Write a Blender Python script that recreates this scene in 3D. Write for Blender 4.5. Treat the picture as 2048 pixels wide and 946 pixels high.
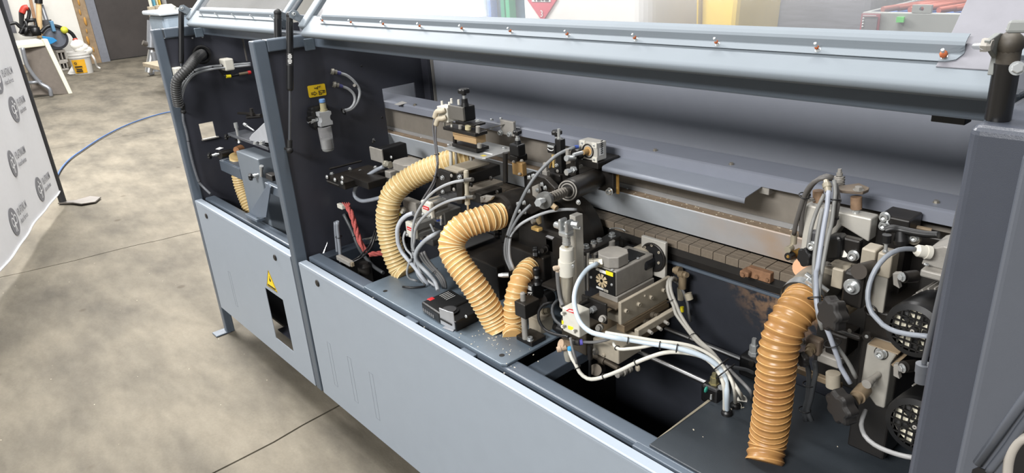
import bpy, math, random
from mathutils import Vector as V, Matrix, noise
random.seed(7)
for o in list(bpy.data.objects): bpy.data.objects.remove(o)
sc = bpy.context.scene
col = sc.collection

# ------------------------------------------------------------ camera
FPX = 1416.08
CAMR = Matrix(((0.66429896, -0.24154538, 0.70736322),
               (0.74462855, 0.29624834, -0.5981348),
               (-0.06507849, 0.92406317, 0.37665905)))
CAMC = V((3.44552613, -0.91958175, 1.7))
cd = bpy.data.cameras.new('camera'); cam = bpy.data.objects.new('camera', cd); col.objects.link(cam)
cd.sensor_fit = 'HORIZONTAL'; cd.sensor_width = 36.0; cd.lens = FPX * 36 / 2048; cd.clip_start = 0.02; cd.clip_end = 200
cam.matrix_world = Matrix.Translation(CAMC) @ CAMR.to_4x4()
sc.camera = cam
# ------------------------------------------------------------ light
w = bpy.data.worlds.new('world'); sc.world = w; w.use_nodes = True
w.node_tree.nodes['Background'].inputs[0].default_value = (0.93, 0.97, 1.0, 1)
w.node_tree.nodes['Background'].inputs[1].default_value = 0.36
def area(name, loc, target, sx, sy, power, colr=(1, .985, .965)):
    l = bpy.data.lights.new(name, 'AREA'); l.shape = 'RECTANGLE'; l.size = sx; l.size_y = sy; l.energy = power; l.color = colr
    o = bpy.data.objects.new(name, l); col.objects.link(o); o.location = loc
    o.rotation_euler = (V(target) - V(loc)).to_track_quat('-Z', 'Y').to_euler()
    return o
area('ceiling_light_front', (2.9, -5.2, 4.4), (2.2, 0, .8), 3.0, 1.0, 570)
area('ceiling_light_over', (1.7, 0.30, 5.2), (1.7, 0.3, 0), 4.6, .5, 330)
area('ceiling_light_far', (-4.0, -0.2, 5.2), (-4.0, -.2, 0), 3.0, 1.6, 1250)
area('ceiling_light_wall', (-10.5, 2.0, 5.2), (-10.5, 2, 0), 3.0, 1.6, 460)
area('ceiling_light_rear', (0.3, 5.0, 5.2), (0.3, 5, 0), 3.0, 1.6, 190)
vs = sc.view_settings
vs.view_transform = 'Standard'; vs.look = 'None'; vs.exposure = 0.0; vs.gamma = 1.0; vs.use_curve_mapping = False

# ------------------------------------------------------------ measuring the photograph
def at(x, y, X=None, Y=None, Z=None):
    d = CAMR @ V(((x - 1024) / FPX, -(y - 473) / FPX, -1))
    if X is not None: t = (X - CAMC.x) / d.x
    elif Y is not None: t = (Y - CAMC.y) / d.y
    else: t = (Z - CAMC.z) / d.z
    return CAMC + d * t
def crop(ox, oy, s):
    return lambda x, y, **k: at(ox + x / s, oy + y / s, **k)
px = crop(0, 0, 1)
c1 = crop(0, 0, 3.154); c2 = crop(280, 0, 3.9425); c3 = crop(320, 200, 3.9425); c4 = crop(0, 150, 1.8925)
c5 = crop(380, 380, 2.2525); c6 = crop(600, 80, 3.94); c7 = crop(640, 270, 3.154); c8 = crop(840, 160, 4.7286)
d1 = crop(740, 290, 4.7286); d2 = crop(740, 430, 3.379); d3 = crop(980, 230, 4.7286); d4 = crop(980, 380, 4.7286)
d5 = crop(1000, 510, 3.639); d6 = crop(1160, 430, 4.731); d7 = crop(1100, 600, 3.5045); d8 = crop(1180, 280, 3.3795)
e1 = crop(1540, 320, 3.942); e2 = crop(1700, 400, 3.942); e3 = crop(1560, 540, 4.731); e4 = crop(1560, 680, 3.556)
e5 = crop(1440, 540, 2.331); e6 = crop(1780, 0, 3.638); f2 = crop(1500, 0, 3.737); f3 = crop(0, 0, 6.0235)
def pbox(c, Y, near, left, right, bot):
    """box from its near vertical edge: front face towards -Y left of it, end face +X right of it"""
    n = c(*near, Y=Y); x0 = c(*left, Y=Y).x; y1 = c(*right, X=n.x).y; z0 = c(*bot, Y=Y).z
    return (x0, n.x, Y, y1, z0, n.z)

# ------------------------------------------------------------ materials
MATS = {}
def mat(name, rgb, rough=.5, metal=0., var=.08, scale=18., bump=0., bscale=300., dust=0., dustc=(.36, .27, .17), spec=.5, emit=0., coat=0., stretch=None):
    if name in MATS: return MATS[name]
    m = bpy.data.materials.new(name); m.use_nodes = True; nt = m.node_tree; N = nt.nodes; L = nt.links
    b = N['Principled BSDF']; b.inputs['Roughness'].default_value = rough; b.inputs['Metallic'].default_value = metal
    b.inputs['Specular IOR Level'].default_value = spec
    lin = tuple((c / 12.92 if c <= .04045 else ((c + .055) / 1.055) ** 2.4) for c in rgb)
    tc = N.new('ShaderNodeTexCoord'); src = tc.outputs['Object']
    if stretch:
        mp = N.new('ShaderNodeMapping'); mp.inputs['Scale'].default_value = stretch; L.new(src, mp.inputs['Vector']); src = mp.outputs['Vector']
    nz = N.new('ShaderNodeTexNoise'); nz.inputs['Scale'].default_value = scale; nz.inputs['Detail'].default_value = 6; nz.inputs['Roughness'].default_value = .65
    L.new(src, nz.inputs['Vector'])
    rp = N.new('ShaderNodeValToRGB'); rp.color_ramp.elements[0].position = .3; rp.color_ramp.elements[1].position = .72
    rp.color_ramp.elements[0].color = tuple(c * (1 - var) for c in lin) + (1,); rp.color_ramp.elements[1].color = tuple(min(1, c * (1 + var)) for c in lin) + (1,)
    L.new(nz.outputs['Fac'], rp.inputs['Fac']); out = rp.outputs['Color']
    if dust > 0:
        ge = N.new('ShaderNodeNewGeometry'); sx = N.new('ShaderNodeSeparateXYZ'); L.new(ge.outputs['Normal'], sx.inputs[0])
        n2 = N.new('ShaderNodeTexNoise'); n2.inputs['Scale'].default_value = 26; n2.inputs['Detail'].default_value = 8; L.new(tc.outputs['Object'], n2.inputs['Vector'])
        mr = N.new('ShaderNodeMapRange'); mr.inputs[1].default_value = -.4; mr.inputs[2].default_value = 1; mr.inputs[3].default_value = .25; mr.inputs[4].default_value = 1.3
        L.new(sx.outputs['Z'], mr.inputs[0])
        mu = N.new('ShaderNodeMath'); mu.operation = 'MULTIPLY'; L.new(mr.outputs[0], mu.inputs[0]); L.new(n2.outputs['Fac'], mu.inputs[1])
        m2 = N.new('ShaderNodeMath'); m2.operation = 'MULTIPLY'; m2.use_clamp = True; m2.inputs[1].default_value = dust; L.new(mu.outputs[0], m2.inputs[0])
        mx = N.new('ShaderNodeMixRGB'); L.new(m2.outputs[0], mx.inputs[0]); L.new(out, mx.inputs[1]); mx.inputs[2].default_value = dustc + (1,); out = mx.outputs[0]
        if metal > 0:
            m3 = N.new('ShaderNodeMath'); m3.operation = 'SUBTRACT'; m3.inputs[0].default_value = metal; m3.use_clamp = True; L.new(m2.outputs[0], m3.inputs[1]); L.new(m3.outputs[0], b.inputs['Metallic'])
    L.new(out, b.inputs['Base Color'])
    if bump:
        n3 = N.new('ShaderNodeTexNoise'); n3.inputs['Scale'].default_value = bscale; n3.inputs['Detail'].default_value = 4; L.new(src, n3.inputs['Vector'])
        bp = N.new('ShaderNodeBump'); bp.inputs['Strength'].default_value = bump; bp.inputs['Distance'].default_value = .002
        L.new(n3.outputs['Fac'], bp.inputs['Height']); L.new(bp.outputs['Normal'], b.inputs['Normal'])
    if emit: b.inputs['Emission Color'].default_value = lin + (1,); b.inputs['Emission Strength'].default_value = emit
    if coat: b.inputs['Coat Weight'].default_value = coat
    MATS[name] = m; return m
FRAME = mat('anthracite_paint', (.31, .345, .385), .38, bump=.12, bscale=900, var=.05)
INNER = mat('dark_interior_paint', (.20, .205, .235), .42, bump=.12, bscale=900, var=.12, scale=9)
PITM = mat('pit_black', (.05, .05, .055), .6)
PANEL = mat('light_grey_paint', (.55, .585, .625), .42, bump=.1, bscale=1200, var=.02)
WALLG = mat('mid_grey_paint', (.52, .535, .57), .5, bump=.12, bscale=900, var=.03)
HOODG = mat('hood_grey_paint', (.43, .46, .485), .6, spec=.25, bump=.06, bscale=900, var=.02)
DECK = mat('deck_paint', (.37, .415, .455), .34, bump=.15, bscale=700, var=.12, scale=14)
DUSTY = mat('dusty_galvanised', (.47, .45, .42), .5, metal=.2, var=.1, scale=25, dust=.35, dustc=(.24, .20, .155))
LEDGE = mat('sawdust_ledge', (.55, .48, .40), .85, var=.2, scale=60, bump=.4, bscale=220)
APRON = mat('dusty_grey_apron', (.70, .725, .75), .45, var=.05)
BLACK = mat('black_plastic', (.06, .06, .064), .42, var=.1)
BLKM = mat('black_anodised', (.085, .085, .09), .4, metal=.2, var=.15, dust=.06)
RUB = mat('black_rubber', (.07, .07, .072), .6)
ALU = mat('aluminium', (.74, .73, .70), .36, metal=.3, var=.06, scale=40, dust=.12)
ALUD = mat('dusty_aluminium', (.64, .61, .55), .45, metal=.25, var=.12, scale=30, dust=.45, dustc=(.30, .245, .18))
CAST = mat('cast_grey', (.56, .55, .53), .5, metal=.2, var=.1, scale=50, bump=.2, bscale=500, dust=.15)
STEEL = mat('zinc_steel', (.74, .75, .75), .28, metal=.65, var=.05)
CHROME = mat('chrome_rod', (.80, .80, .80), .32, metal=1., var=.02)
WHITEM = mat('painted_cream_metal', (.80, .79, .75), .45, var=.06, dust=.12)
RUST = mat('rusty_dust', (.50, .37, .27), .85, var=.3, scale=40, bump=.4)
BRASS = mat('brass', (.70, .55, .30), .35, metal=.8, var=.15)
GREYC = mat('grey_cable', (.62, .63, .64), .5, var=.05)
DGREYC = mat('dark_grey_tube', (.40, .40, .40), .5, var=.06)
BLUEC = mat('pale_blue_cable', (.74, .79, .83), .45, var=.03)
CREAMC = mat('cream_cable', (.78, .77, .73), .5, var=.06)
BLKC = mat('black_cable', (.10, .10, .105), .4)
RED = mat('red_label', (.78, .16, .18), .5)
YEL = mat('yellow_label', (.93, .78, .12), .5)
YEL2 = mat('bright_yellow', (.92, .85, .15), .5)
WLAB = mat('white_label', (.86, .86, .85), .5)
INK = mat('print_black', (.07, .07, .07), .6)
BLUEP = mat('blue_plastic', (.22, .32, .62), .45)
REDB = mat('red_braid', (.70, .34, .32), .8, var=.4, scale=260, bump=.8, bscale=500)
ORANGE = mat('rust_orange', (.62, .33, .18), .8, var=.3, scale=200)

def hose_mat(name, a, b, trans):
    m = bpy.data.materials.new(name); m.use_nodes = True; nt = m.node_tree; N = nt.nodes; L = nt.links
    bs = N['Principled BSDF']; bs.inputs['Roughness'].default_value = .33
    lin = lambda t: tuple((c / 12.92 if c <= .04045 else ((c + .055) / 1.055) ** 2.4) for c in t) + (1,)
    tc = N.new('ShaderNodeTexCoord'); nz = N.new('ShaderNodeTexNoise'); nz.inputs['Scale'].default_value = 9; nz.inputs['Detail'].default_value = 5
    L.new(tc.outputs['Object'], nz.inputs['Vector']); rp = N.new('ShaderNodeValToRGB'); rp.color_ramp.elements[0].position = .35; rp.color_ramp.elements[1].position = .68
    rp.color_ramp.elements[0].color = lin(a); rp.color_ramp.elements[1].color = lin(b); L.new(nz.outputs['Fac'], rp.inputs['Fac']); L.new(rp.outputs[0], bs.inputs['Base Color'])
    tl = N.new('ShaderNodeBsdfTranslucent'); L.new(rp.outputs[0], tl.inputs[0]); mx = N.new('ShaderNodeMixShader'); mx.inputs[0].default_value = trans
    L.new(bs.outputs[0], mx.inputs[1]); L.new(tl.outputs[0], mx.inputs[2]); L.new(mx.outputs[0], N['Material Output'].inputs[0])
    MATS[name] = m; return m
HOSE = hose_mat('amber_hose', (.82, .705, .48), (.87, .76, .545), .25)
HOSEB = hose_mat('orange_amber_hose', (.86, .68, .44), (.91, .75, .49), .25)
HOSED = hose_mat('dusty_orange_hose', (.65, .465, .28), (.73, .56, .33), .2)
HWIRE = mat('hose_wire', (.93, .86, .68), .3)
HWIRED = mat('hose_wire_orange', (.78, .60, .38), .3)
def clear_mat(name, tint, gloss, haze, hazec=(.9, .9, .92)):
    m = bpy.data.materials.new(name); m.use_nodes = True; nt = m.node_tree; N = nt.nodes; L = nt.links; N.remove(N['Principled BSDF'])
    t = N.new('ShaderNodeBsdfTransparent'); t.inputs[0].default_value = tint + (1,)
    g = N.new('ShaderNodeBsdfGlossy'); g.inputs['Roughness'].default_value = .06
    fr = N.new('ShaderNodeFresnel'); fr.inputs[0].default_value = 1.45
    mf = N.new('ShaderNodeMath'); mf.operation = 'MULTIPLY'; mf.inputs[1].default_value = gloss; L.new(fr.outputs[0], mf.inputs[0])
    m1 = N.new('ShaderNodeMixShader'); L.new(mf.outputs[0], m1.inputs[0]); L.new(t.outputs[0], m1.inputs[1]); L.new(g.outputs[0], m1.inputs[2])
    d = N.new('ShaderNodeBsdfDiffuse'); d.inputs[0].default_value = hazec + (1,)
    tc = N.new('ShaderNodeTexCoord'); nz = N.new('ShaderNodeTexNoise'); nz.inputs['Scale'].default_value = 5; nz.inputs['Detail'].default_value = 5; L.new(tc.outputs['Object'], nz.inputs['Vector'])
    mh = N.new('ShaderNodeMath'); mh.operation = 'MULTIPLY'; mh.inputs[1].default_value = haze * 2; L.new(nz.outputs['Fac'], mh.inputs[0])
    m2 = N.new('ShaderNodeMixShader'); L.new(mh.outputs[0], m2.inputs[0]); L.new(m1.outputs[0], m2.inputs[1]); L.new(d.outputs[0], m2.inputs[2])
    L.new(m2.outputs[0], N['Material Output'].inputs[0]); MATS[name] = m; return m
CLEAR = clear_mat('clear_polycarbonate', (.98, .98, .985), .45, .03)
BOWL = clear_mat('clear_bowl', (.80, .80, .80), 1., .17)

# ------------------------------------------------------------ mesh building
def basis(d, up=None):
    d = V(d).normalized(); u = V(up) if up else (V((0, 0, 1)) if abs(d.z) < .95 else V((1, 0, 0)))
    a = u.cross(d).normalized(); b = d.cross(a).normalized(); return a, b, d
class B:
    def __init__(s): s.v = []; s.f = []; s.s = []
    def add(s, vs_, fs, sm=False):
        o = len(s.v); s.v += [V(p) for p in vs_]
        for i, f in enumerate(fs): s.f.append([k + o for k in f]); s.s.append(sm[i] if isinstance(sm, list) else sm)
        return s
    def box(s, x0, x1, y0, y1, z0, z1, M=None):
        vs_ = [V((x, y, z)) for z in (z0, z1) for y in (y0, y1) for x in (x0, x1)]
        if M: vs_ = [M @ p for p in vs_]
        return s.add(vs_, [(0, 2, 3, 1), (4, 5, 7, 6), (0, 1, 5, 4), (2, 6, 7, 3), (0, 4, 6, 2), (1, 3, 7, 5)])
    def obox(s, c, d, sx, sy, sz, up=None):      # box centred at c, its local z along d
        a, b, d = basis(d, up); M = Matrix.Translation(V(c)) @ Matrix((a, b, d)).transposed().to_4x4()
        return s.box(-sx / 2, sx / 2, -sy / 2, sy / 2, -sz / 2, sz / 2, M)
    def hexa(s, q0, q1):                          # 4 points + 4 points
        n = len(q0); return s.add(list(q0) + list(q1), [tuple(range(n))[::-1], tuple(range(n, 2 * n))] + [(i, (i + 1) % n, n + (i + 1) % n, n + i) for i in range(n)])
    def prism(s, poly, ext): 
        ext = V(ext); poly = [V(p) for p in poly]
        nrm = V((0, 0, 0))
        for i in range(1, len(poly) - 1): nrm += (poly[i] - poly[0]).cross(poly[i + 1] - poly[0])
        if nrm.dot(ext) < 0: poly = poly[::-1]
        return s.hexa(poly, [p + ext for p in poly])
    def cyl(s, p0, p1, r0, r1=None, n=20, caps=True):
        return s.lathe(p0, V(p1) - V(p0), [(0, r0), (1, r0 if r1 is None else r1)], n, caps)
    def lathe(s, p0, ax, prof, n=24, caps=True, sharp=True, lobes=None):
        """prof: (t along ax, radius); every profile segment is its own smooth band"""
        p0 = V(p0); ax = V(ax); a, b, d = basis(ax)
        def ring(t, r):
            out = []
            for i in range(n):
                th = 2 * math.pi * i / n; rr = r * (lobes(th) if lobes else 1)
                out.append(p0 + ax * t + (a * math.cos(th) + b * math.sin(th)) * rr)
            return out
        for k in range(len(prof) - 1):
            if sharp or k == 0: 
                o = len(s.v); s.v += ring(*prof[k])
            else: o = len(s.v) - n
            s.v += ring(*prof[k + 1])
            for i in range(n): s.f.append([o + i, o + (i + 1) % n, o + n + (i + 1) % n, o + n + i]); s.s.append((not lobes and n > 9) or n > 30)
        if caps:
            o = len(s.v); s.v += ring(*prof[0]); s.f.append([o + i for i in range(n)][::-1]); s.s.append(False)
            o = len(s.v); s.v += ring(*prof[-1]); s.f.append([o + i for i in range(n)]); s.s.append(False)
        return s
    def sweep(s, pts, rad, n=12, caps=True, phase=None):
        """round tube along points; rad is a number or f(arc length, angle)"""
        pts = [V(p) for p in pts]; m = len(pts); T = []
        for i in range(m): T.append((pts[min(i + 1, m - 1)] - pts[max(i - 1, 0)]).normalized())
        a, b, d = basis(T[0]); o = len(s.v); L = 0.
        for i in range(m):
            if i:
                L += (pts[i] - pts[i - 1]).length
                a = (a - T[i] * a.dot(T[i])).normalized(); b = T[i].cross(a)
            for k in range(n):
                th = 2 * math.pi * k / n; r = rad(L, th) if callable(rad) else rad
                s.v.append(pts[i] + (a * math.cos(th) + b * math.sin(th)) * r)
        for i in range(m - 1):
            for k in range(n): s.f.append([o + i * n + k, o + i * n + (k + 1) % n, o + (i + 1) * n + (k + 1) % n, o + (i + 1) * n + k]); s.s.append(True)
        if caps:
            s.f.append([o + k for k in range(n)][::-1]); s.s.append(False); e = o + (m - 1) * n; s.f.append([e + k for k in range(n)]); s.s.append(False)
        return s
    def ball(s, c, r, n=14, sc_=(1, 1, 1)):
        c = V(c); m = n // 2; o = len(s.v)
        for i in range(m + 1):
            ph = math.pi * i / m
            for k in range(n):
                th = 2 * math.pi * k / n; s.v.append(c + V((r * sc_[0] * math.sin(ph) * math.cos(th), r * sc_[1] * math.sin(ph) * math.sin(th), r * sc_[2] * math.cos(ph))))
        for i in range(m):
            for k in range(n): s.f.append([o + i * n + k, o + (i + 1) * n + k, o + (i + 1) * n + (k + 1) % n, o + i * n + (k + 1) % n]); s.s.append(True)
        return s
    def ring(s, c, ax, R, r, n=20, m=8):
        a, b, d = basis(ax); c = V(c); o = len(s.v)
        for i in range(n):
            u = a * math.cos(2 * math.pi * i / n) + b * math.sin(2 * math.pi * i / n)
            for k in range(m):
                ph = 2 * math.pi * k / m; s.v.append(c + u * (R + r * math.cos(ph)) + d * r * math.sin(ph))
        for i in range(n):
            for k in range(m): s.f.append([o + i * m + k, o + ((i + 1) % n) * m + k, o + ((i + 1) % n) * m + (k + 1) % m, o + i * m + (k + 1) % m]); s.s.append(True)
        return s
    def mesh(s, name, off=V((0, 0, 0))):
        me = bpy.data.meshes.new(name); me.from_pydata([tuple(p - off) for p in s.v], [], s.f); me.polygons.foreach_set('use_smooth', s.s); me.update(); return me
    def build(s, name, m, parent=None, bev=0., seg=2, label=None):
        off = root_loc(parent); ob = bpy.data.objects.new(name, s.mesh(name, off)); col.objects.link(ob); ob.data.materials.append(m)
        if parent: ob.parent = parent
        if bev:
            md = ob.modifiers.new('bevel', 'BEVEL'); md.width = bev; md.segments = seg; md.limit_method = 'ANGLE'; md.angle_limit = .7
        if label: ob['label'] = label
        return ob
ROOTS = {}
def root_loc(o):
    p = V((0, 0, 0))
    while o: p += o.location; o = o.parent
    return p
def tag(o, label, cat, group=None):
    o['label'] = label; o['category'] = cat
    if group: o['group'] = group
    return o
def thing(name, label, cat, loc, group=None):
    o = bpy.data.objects.new(name, None); o.empty_display_size = .02; col.objects.link(o); o.location = loc; return tag(o, label, cat, group)
def struct(o): o['kind'] = 'structure'; return o
def top(b, name, m, label, cat, base, bev=0., group=None):
    """a thing that is one mesh, its origin at base"""
    ob = bpy.data.objects.new(name, b.mesh(name, V(base))); col.objects.link(ob); ob.location = base; ob.data.materials.append(m)
    if bev: md = ob.modifiers.new('bevel', 'BEVEL'); md.width = bev; md.segments = 2; md.limit_method = 'ANGLE'; md.angle_limit = .7
    return tag(ob, label, cat, group)
def spline(pts, n=10):
    pts = [V(p) for p in pts]; P = [2 * pts[0] - pts[1]] + pts + [2 * pts[-1] - pts[-2]]; out = []
    for i in range(1, len(P) - 2):
        p0, p1, p2, p3 = P[i - 1:i + 3]
        for k in range(n):
            t = k / n; out.append(.5 * ((2 * p1) + (p2 - p0) * t + (2 * p0 - 5 * p1 + 4 * p2 - p3) * t * t + (3 * p1 - p0 - 3 * p2 + p3) * t ** 3))
    return out + [pts[-1]]
def resample(pts, step):
    out = [pts[0]]; acc = 0.; L = 0.; tot = sum((pts[i + 1] - pts[i]).length for i in range(len(pts) - 1)); n = max(2, int(tot / step)); tgt = [tot * i / n for i in range(1, n + 1)]; k = 0
    for i in range(len(pts) - 1):
        seg = (pts[i + 1] - pts[i]).length
        while k < n and tgt[k] <= L + seg + 1e-9: out.append(pts[i].lerp(pts[i + 1], (tgt[k] - L) / max(seg, 1e-9))); k += 1
        L += seg
    return out
CACHE = {}
def shared(key, fn, name, m, parent, p, d, scl=1., up=None):
    if key not in CACHE:
        b = B(); fn(b); me = b.mesh(name); me.materials.append(m); CACHE[key] = me
    ob = bpy.data.objects.new(name, CACHE[key]); col.objects.link(ob)
    a, b_, d_ = basis(d, up); ob.parent = parent
    ob.matrix_local = Matrix.Translation(V(p) - root_loc(parent)) @ Matrix((a, b_, d_)).transposed().to_4x4() @ Matrix.Scale(scl, 4)
    return ob
def _socket(b):      # unit: radius 1, height 1.1, hexagon socket
    b.lathe((0, 0, -.02), (0, 0, 1), [(0, 1.25), (.14, 1.25)], 16, False); b.lathe((0, 0, .12), (0, 0, 1), [(0, 1.25), (0, 1)], 16, False)
    b.lathe((0, 0, .12), (0, 0, 1), [(0, 1), (.95, 1), (1.05, .9), (1.05, .55)], 16, False)
    b.lathe((0, 0, 1.17), (0, 0, -1), [(0, .55), (.5, .55)], 6, False); b.add([(.55 * math.cos(i * math.pi / 3), .55 * math.sin(i * math.pi / 3), .6) for i in range(6)], [(0, 1, 2, 3, 4, 5)])
def _hex(b):
    b.lathe((0, 0, -.02), (0, 0, 1), [(0, 1.35), (.16, 1.35), (.16, .9)], 18, False); b.lathe((0, 0, .14), (0, 0, 1), [(0, 1), (.75, 1), (.85, .85)], 6, True)
def _button(b):
    b.lathe((0, 0, -.05), (0, 0, 1), [(0, 1.), (.25, 1.), (.55, .75), (.65, .4)], 16, True)
KINDS = {'socket': _socket, 'hex': _hex, 'button': _button}
FRONT = (0, -1, 0); UP = (0, 0, 1); RIGHT = (1, 0, 0)
def bolt(parent, p, d=FRONT, r=.006, kind='socket', m=None, name='bolt'):
    m = m or STEEL; r = r * .68
    return shared((kind, m.name), KINDS[kind], name, m, parent, p, d, r)
def star(parent, p, d, r=.02, h=.02, lobes=6, m=None, name='star_knob', depth=.16):
    """lobed hand knob: p at its back, d points away from the shaft"""
    m = m or BLACK
    def fn(b):
        lb = lambda th: 1 - depth * (.5 - .5 * math.cos(lobes * th)) ** 1.0
        b.lathe((0, 0, 0), (0, 0, 1), [(0, .42), (.42, .40)], 20, True)
        b.lathe((0, 0, .3), (0, 0, 1), [(0, .80), (.08, .98), (.55, 1.), (.70, .93), (.76, .8)], 60, True, lobes=lb)
    ob = shared(('star', lobes, depth, m.name), fn, name, m, parent, p, d, r * .7); return ob
def tie(parent, pts, i, r, m=None):
    p = pts[i]; t = (pts[min(i + 1, len(pts) - 1)] - pts[max(i - 1, 0)])
    b = B(); b.ring(p, t, r, .0012 if r < .02 else .0016, 16, 6); a, bb, d = basis(t); b.obox(p + a * (r + .001), a, .005, .005, .004)
    return b.build('cable_tie', m or BLKC, parent)
def cable(name, label, pts, r, m, cat='cable', n=10, seg=10, ties=(), group=None, tie_r=None):
    """a cable or tube as one thing; ties at fractions of its length"""
    base = V(pts[0]); sp = resample(spline(pts, 14), .012); r = r * .66; tie_r = tie_r * .75 if tie_r else None
    b = B(); b.sweep(sp, r, n)
    if not ties: return top(b, name, m, label, cat, base, group=group)
    root = thing(name, label, cat, base, group); b.build('sheath', m, root)
    for t in ties: tie(root, sp, int(t * (len(sp) - 1)), (tie_r or r) + .001)
    return root
def text_mesh(s, size, name, m, parent, o, ex, ey, label=None, extrude=.0002, align='LEFT', wscale=1., bold=0.):
    cu = bpy.data.curves.new(name, 'FONT'); cu.body = s; cu.size = size; cu.align_x = align; cu.extrude = extrude; cu.resolution_u = 2; cu.offset = bold
    tmp = bpy.data.objects.new(name, cu); col.objects.link(tmp); dg = bpy.context.evaluated_depsgraph_get(); me = bpy.data.meshes.new_from_object(tmp.evaluated_get(dg)); bpy.data.objects.remove(tmp); bpy.data.curves.remove(cu)
    ex = V(ex).normalized(); ey = V(ey).normalized(); ez = ex.cross(ey).normalized(); ey = ez.cross(ex)
    M = Matrix.Translation(V(o) - root_loc(parent)) @ Matrix((ex * wscale, ey, ez)).transposed().to_4x4()
    me.transform(M); ob = bpy.data.objects.new(name, me); col.objects.link(ob); ob.parent = parent; me.materials.clear(); me.materials.append(m)
    if label: ob['label'] = label
    return ob
# ============================================================ the room
def floor_mat():
    m = bpy.data.materials.new('concrete'); m.use_nodes = True; nt = m.node_tree; N = nt.nodes; L = nt.links; b = N['Principled BSDF']; b.inputs['Roughness'].default_value = .75; b.inputs['Specular IOR Level'].default_value = .2
    tc = N.new('ShaderNodeTexCoord')
    def nz(sc_, det, st=None):
        n = N.new('ShaderNodeTexNoise'); n.inputs['Scale'].default_value = sc_; n.inputs['Detail'].default_value = det; n.inputs['Roughness'].default_value = .6
        if st:
            mp = N.new('ShaderNodeMapping'); mp.inputs['Scale'].default_value = st; mp.inputs['Rotation'].default_value = (0, 0, .5); L.new(tc.outputs['Object'], mp.inputs['Vector']); L.new(mp.outputs[0], n.inputs['Vector'])
        else: L.new(tc.outputs['Object'], n.inputs['Vector'])
        return n
    a = nz(1.3, 8, (1, 2.2, 1)); c = nz(7, 8, (1, 2.5, 1)); f = nz(90, 6)
    r1 = N.new('ShaderNodeValToRGB'); e = r1.color_ramp.elements; e[0].position = .33; e[1].position = .62; e[0].color = (.083, .074, .059, 1); e[1].color = (.165, .146, .113, 1); L.new(a.outputs['Fac'], r1.inputs['Fac'])
    r2 = N.new('ShaderNodeValToRGB'); e = r2.color_ramp.elements; e[0].position = .3; e[1].position = .7; e[0].color = (.84, .83, .82, 1); e[1].color = (1.04, 1.04, 1.04, 1); L.new(c.outputs['Fac'], r2.inputs['Fac'])
    r3 = N.new('ShaderNodeValToRGB'); e = r3.color_ramp.elements; e[0].position = .3; e[1].position = .7; e[0].color = (.93, .93, .93, 1); e[1].color = (1.04, 1.04, 1.04, 1); L.new(f.outputs['Fac'], r3.inputs['Fac'])
    m1 = N.new('ShaderNodeMixRGB'); m1.blend_type = 'MULTIPLY'; m1.inputs[0].default_value = 1; L.new(r1.outputs[0], m1.inputs[1]); L.new(r2.outputs[0], m1.inputs[2])
    m2 = N.new('ShaderNodeMixRGB'); m2.blend_type = 'MULTIPLY'; m2.inputs[0].default_value = 1; L.new(m1.outputs[0], m2.inputs[1]); L.new(r3.outputs[0], m2.inputs[2])
    # a few dark oil spots
    vo = N.new('ShaderNodeTexVoronoi'); vo.inputs['Scale'].default_value = 2.6; L.new(tc.outputs['Object'], vo.inputs['Vector'])
    rs = N.new('ShaderNodeValToRGB'); e = rs.color_ramp.elements; e[0].position = .045; e[1].position = .075; e[0].color = (.62, .58, .54, 1); e[1].color = (1, 1, 1, 1); L.new(vo.outputs['Distance'], rs.inputs['Fac'])
    m3 = N.new('ShaderNodeMixRGB'); m3.blend_type = 'MULTIPLY'; m3.inputs[0].default_value = .8; L.new(m2.outputs[0], m3.inputs[1]); L.new(rs.outputs[0], m3.inputs[2])
    L.new(m3.outputs[0], b.inputs['Base Color'])
    bp = N.new('ShaderNodeBump'); bp.inputs['Strength'].default_value = .25; bp.inputs['Distance'].default_value = .01; L.new(c.outputs['Fac'], bp.inputs['Height']); L.new(bp.outputs[0], b.inputs['Normal'])
    return m
CONC = floor_mat()
JOINT = mat('joint_dirt', (.25, .20, .15), .9, var=.3, scale=40)
fl = bpy.data.objects.new('floor', None); col.objects.link(fl); struct(fl)
fl['label'] = 'worn beige concrete shop floor with joints'
# joints measured across the floor: the slabs between them are pieces of their own
def jointline(xa, ya, xb, yb, n=60, amp=.012, seed=0):
    out = []
    for i in range(n + 1):
        t = i / n; y = ya + (yb - ya) * t; x = xa + (xb - xa) * t
        out.append((x + amp * noise.noise(V((y * 1.9, seed, .3))) + amp * .5 * noise.noise(V((y * 7.3, seed, 1.3))), y))
    return out
def xl(xa, ya, xb, yb, y): return xa + (xb - xa) * (y - ya) / (yb - ya)
YA, YB = -9., 12.
def jl(p, q, seed, amp): return jointline(xl(*p, *q, YA), YA, xl(*p, *q, YB), YB, 160, amp, seed)
J = [jointline(-30, YA, -30, YB, 160, 0), jl((-5.6, .2), (-5.45, 1.4), 3, .03), jl((-1.763, -.731), (-1.573, .446), 1, .03), jl((1.107, -.437), (1.071, .119), 2, .016), jointline(4.3, YA, 4.3, YB, 160, .004, 4), jointline(14, YA, 14, YB, 160, 0)]
for k in range(5):
    g = .0045
    a = [(x + g, y) for x, y in J[k]]; c = [(x - g, y) for x, y in J[k + 1]]; n = len(a); b = B()
    vs_ = [(x, y, 0) for x, y in a] + [(x, y, 0) for x, y in c] + [(x, y, -.06) for x, y in a] + [(x, y, -.06) for x, y in c]
    fs = []
    for i in range(n - 1):
        fs += [(i, n + i, n + i + 1, i + 1), (2 * n + i, i, i + 1, 2 * n + i + 1), (n + i, 3 * n + i, 3 * n + i + 1, n + i + 1)]
    b.add(vs_, fs); b.build('floor_slab', CONC, fl)
B().box(-30, 14, YA, YB, -.09, -.012).build('joint_bed', JOINT, fl)

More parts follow.
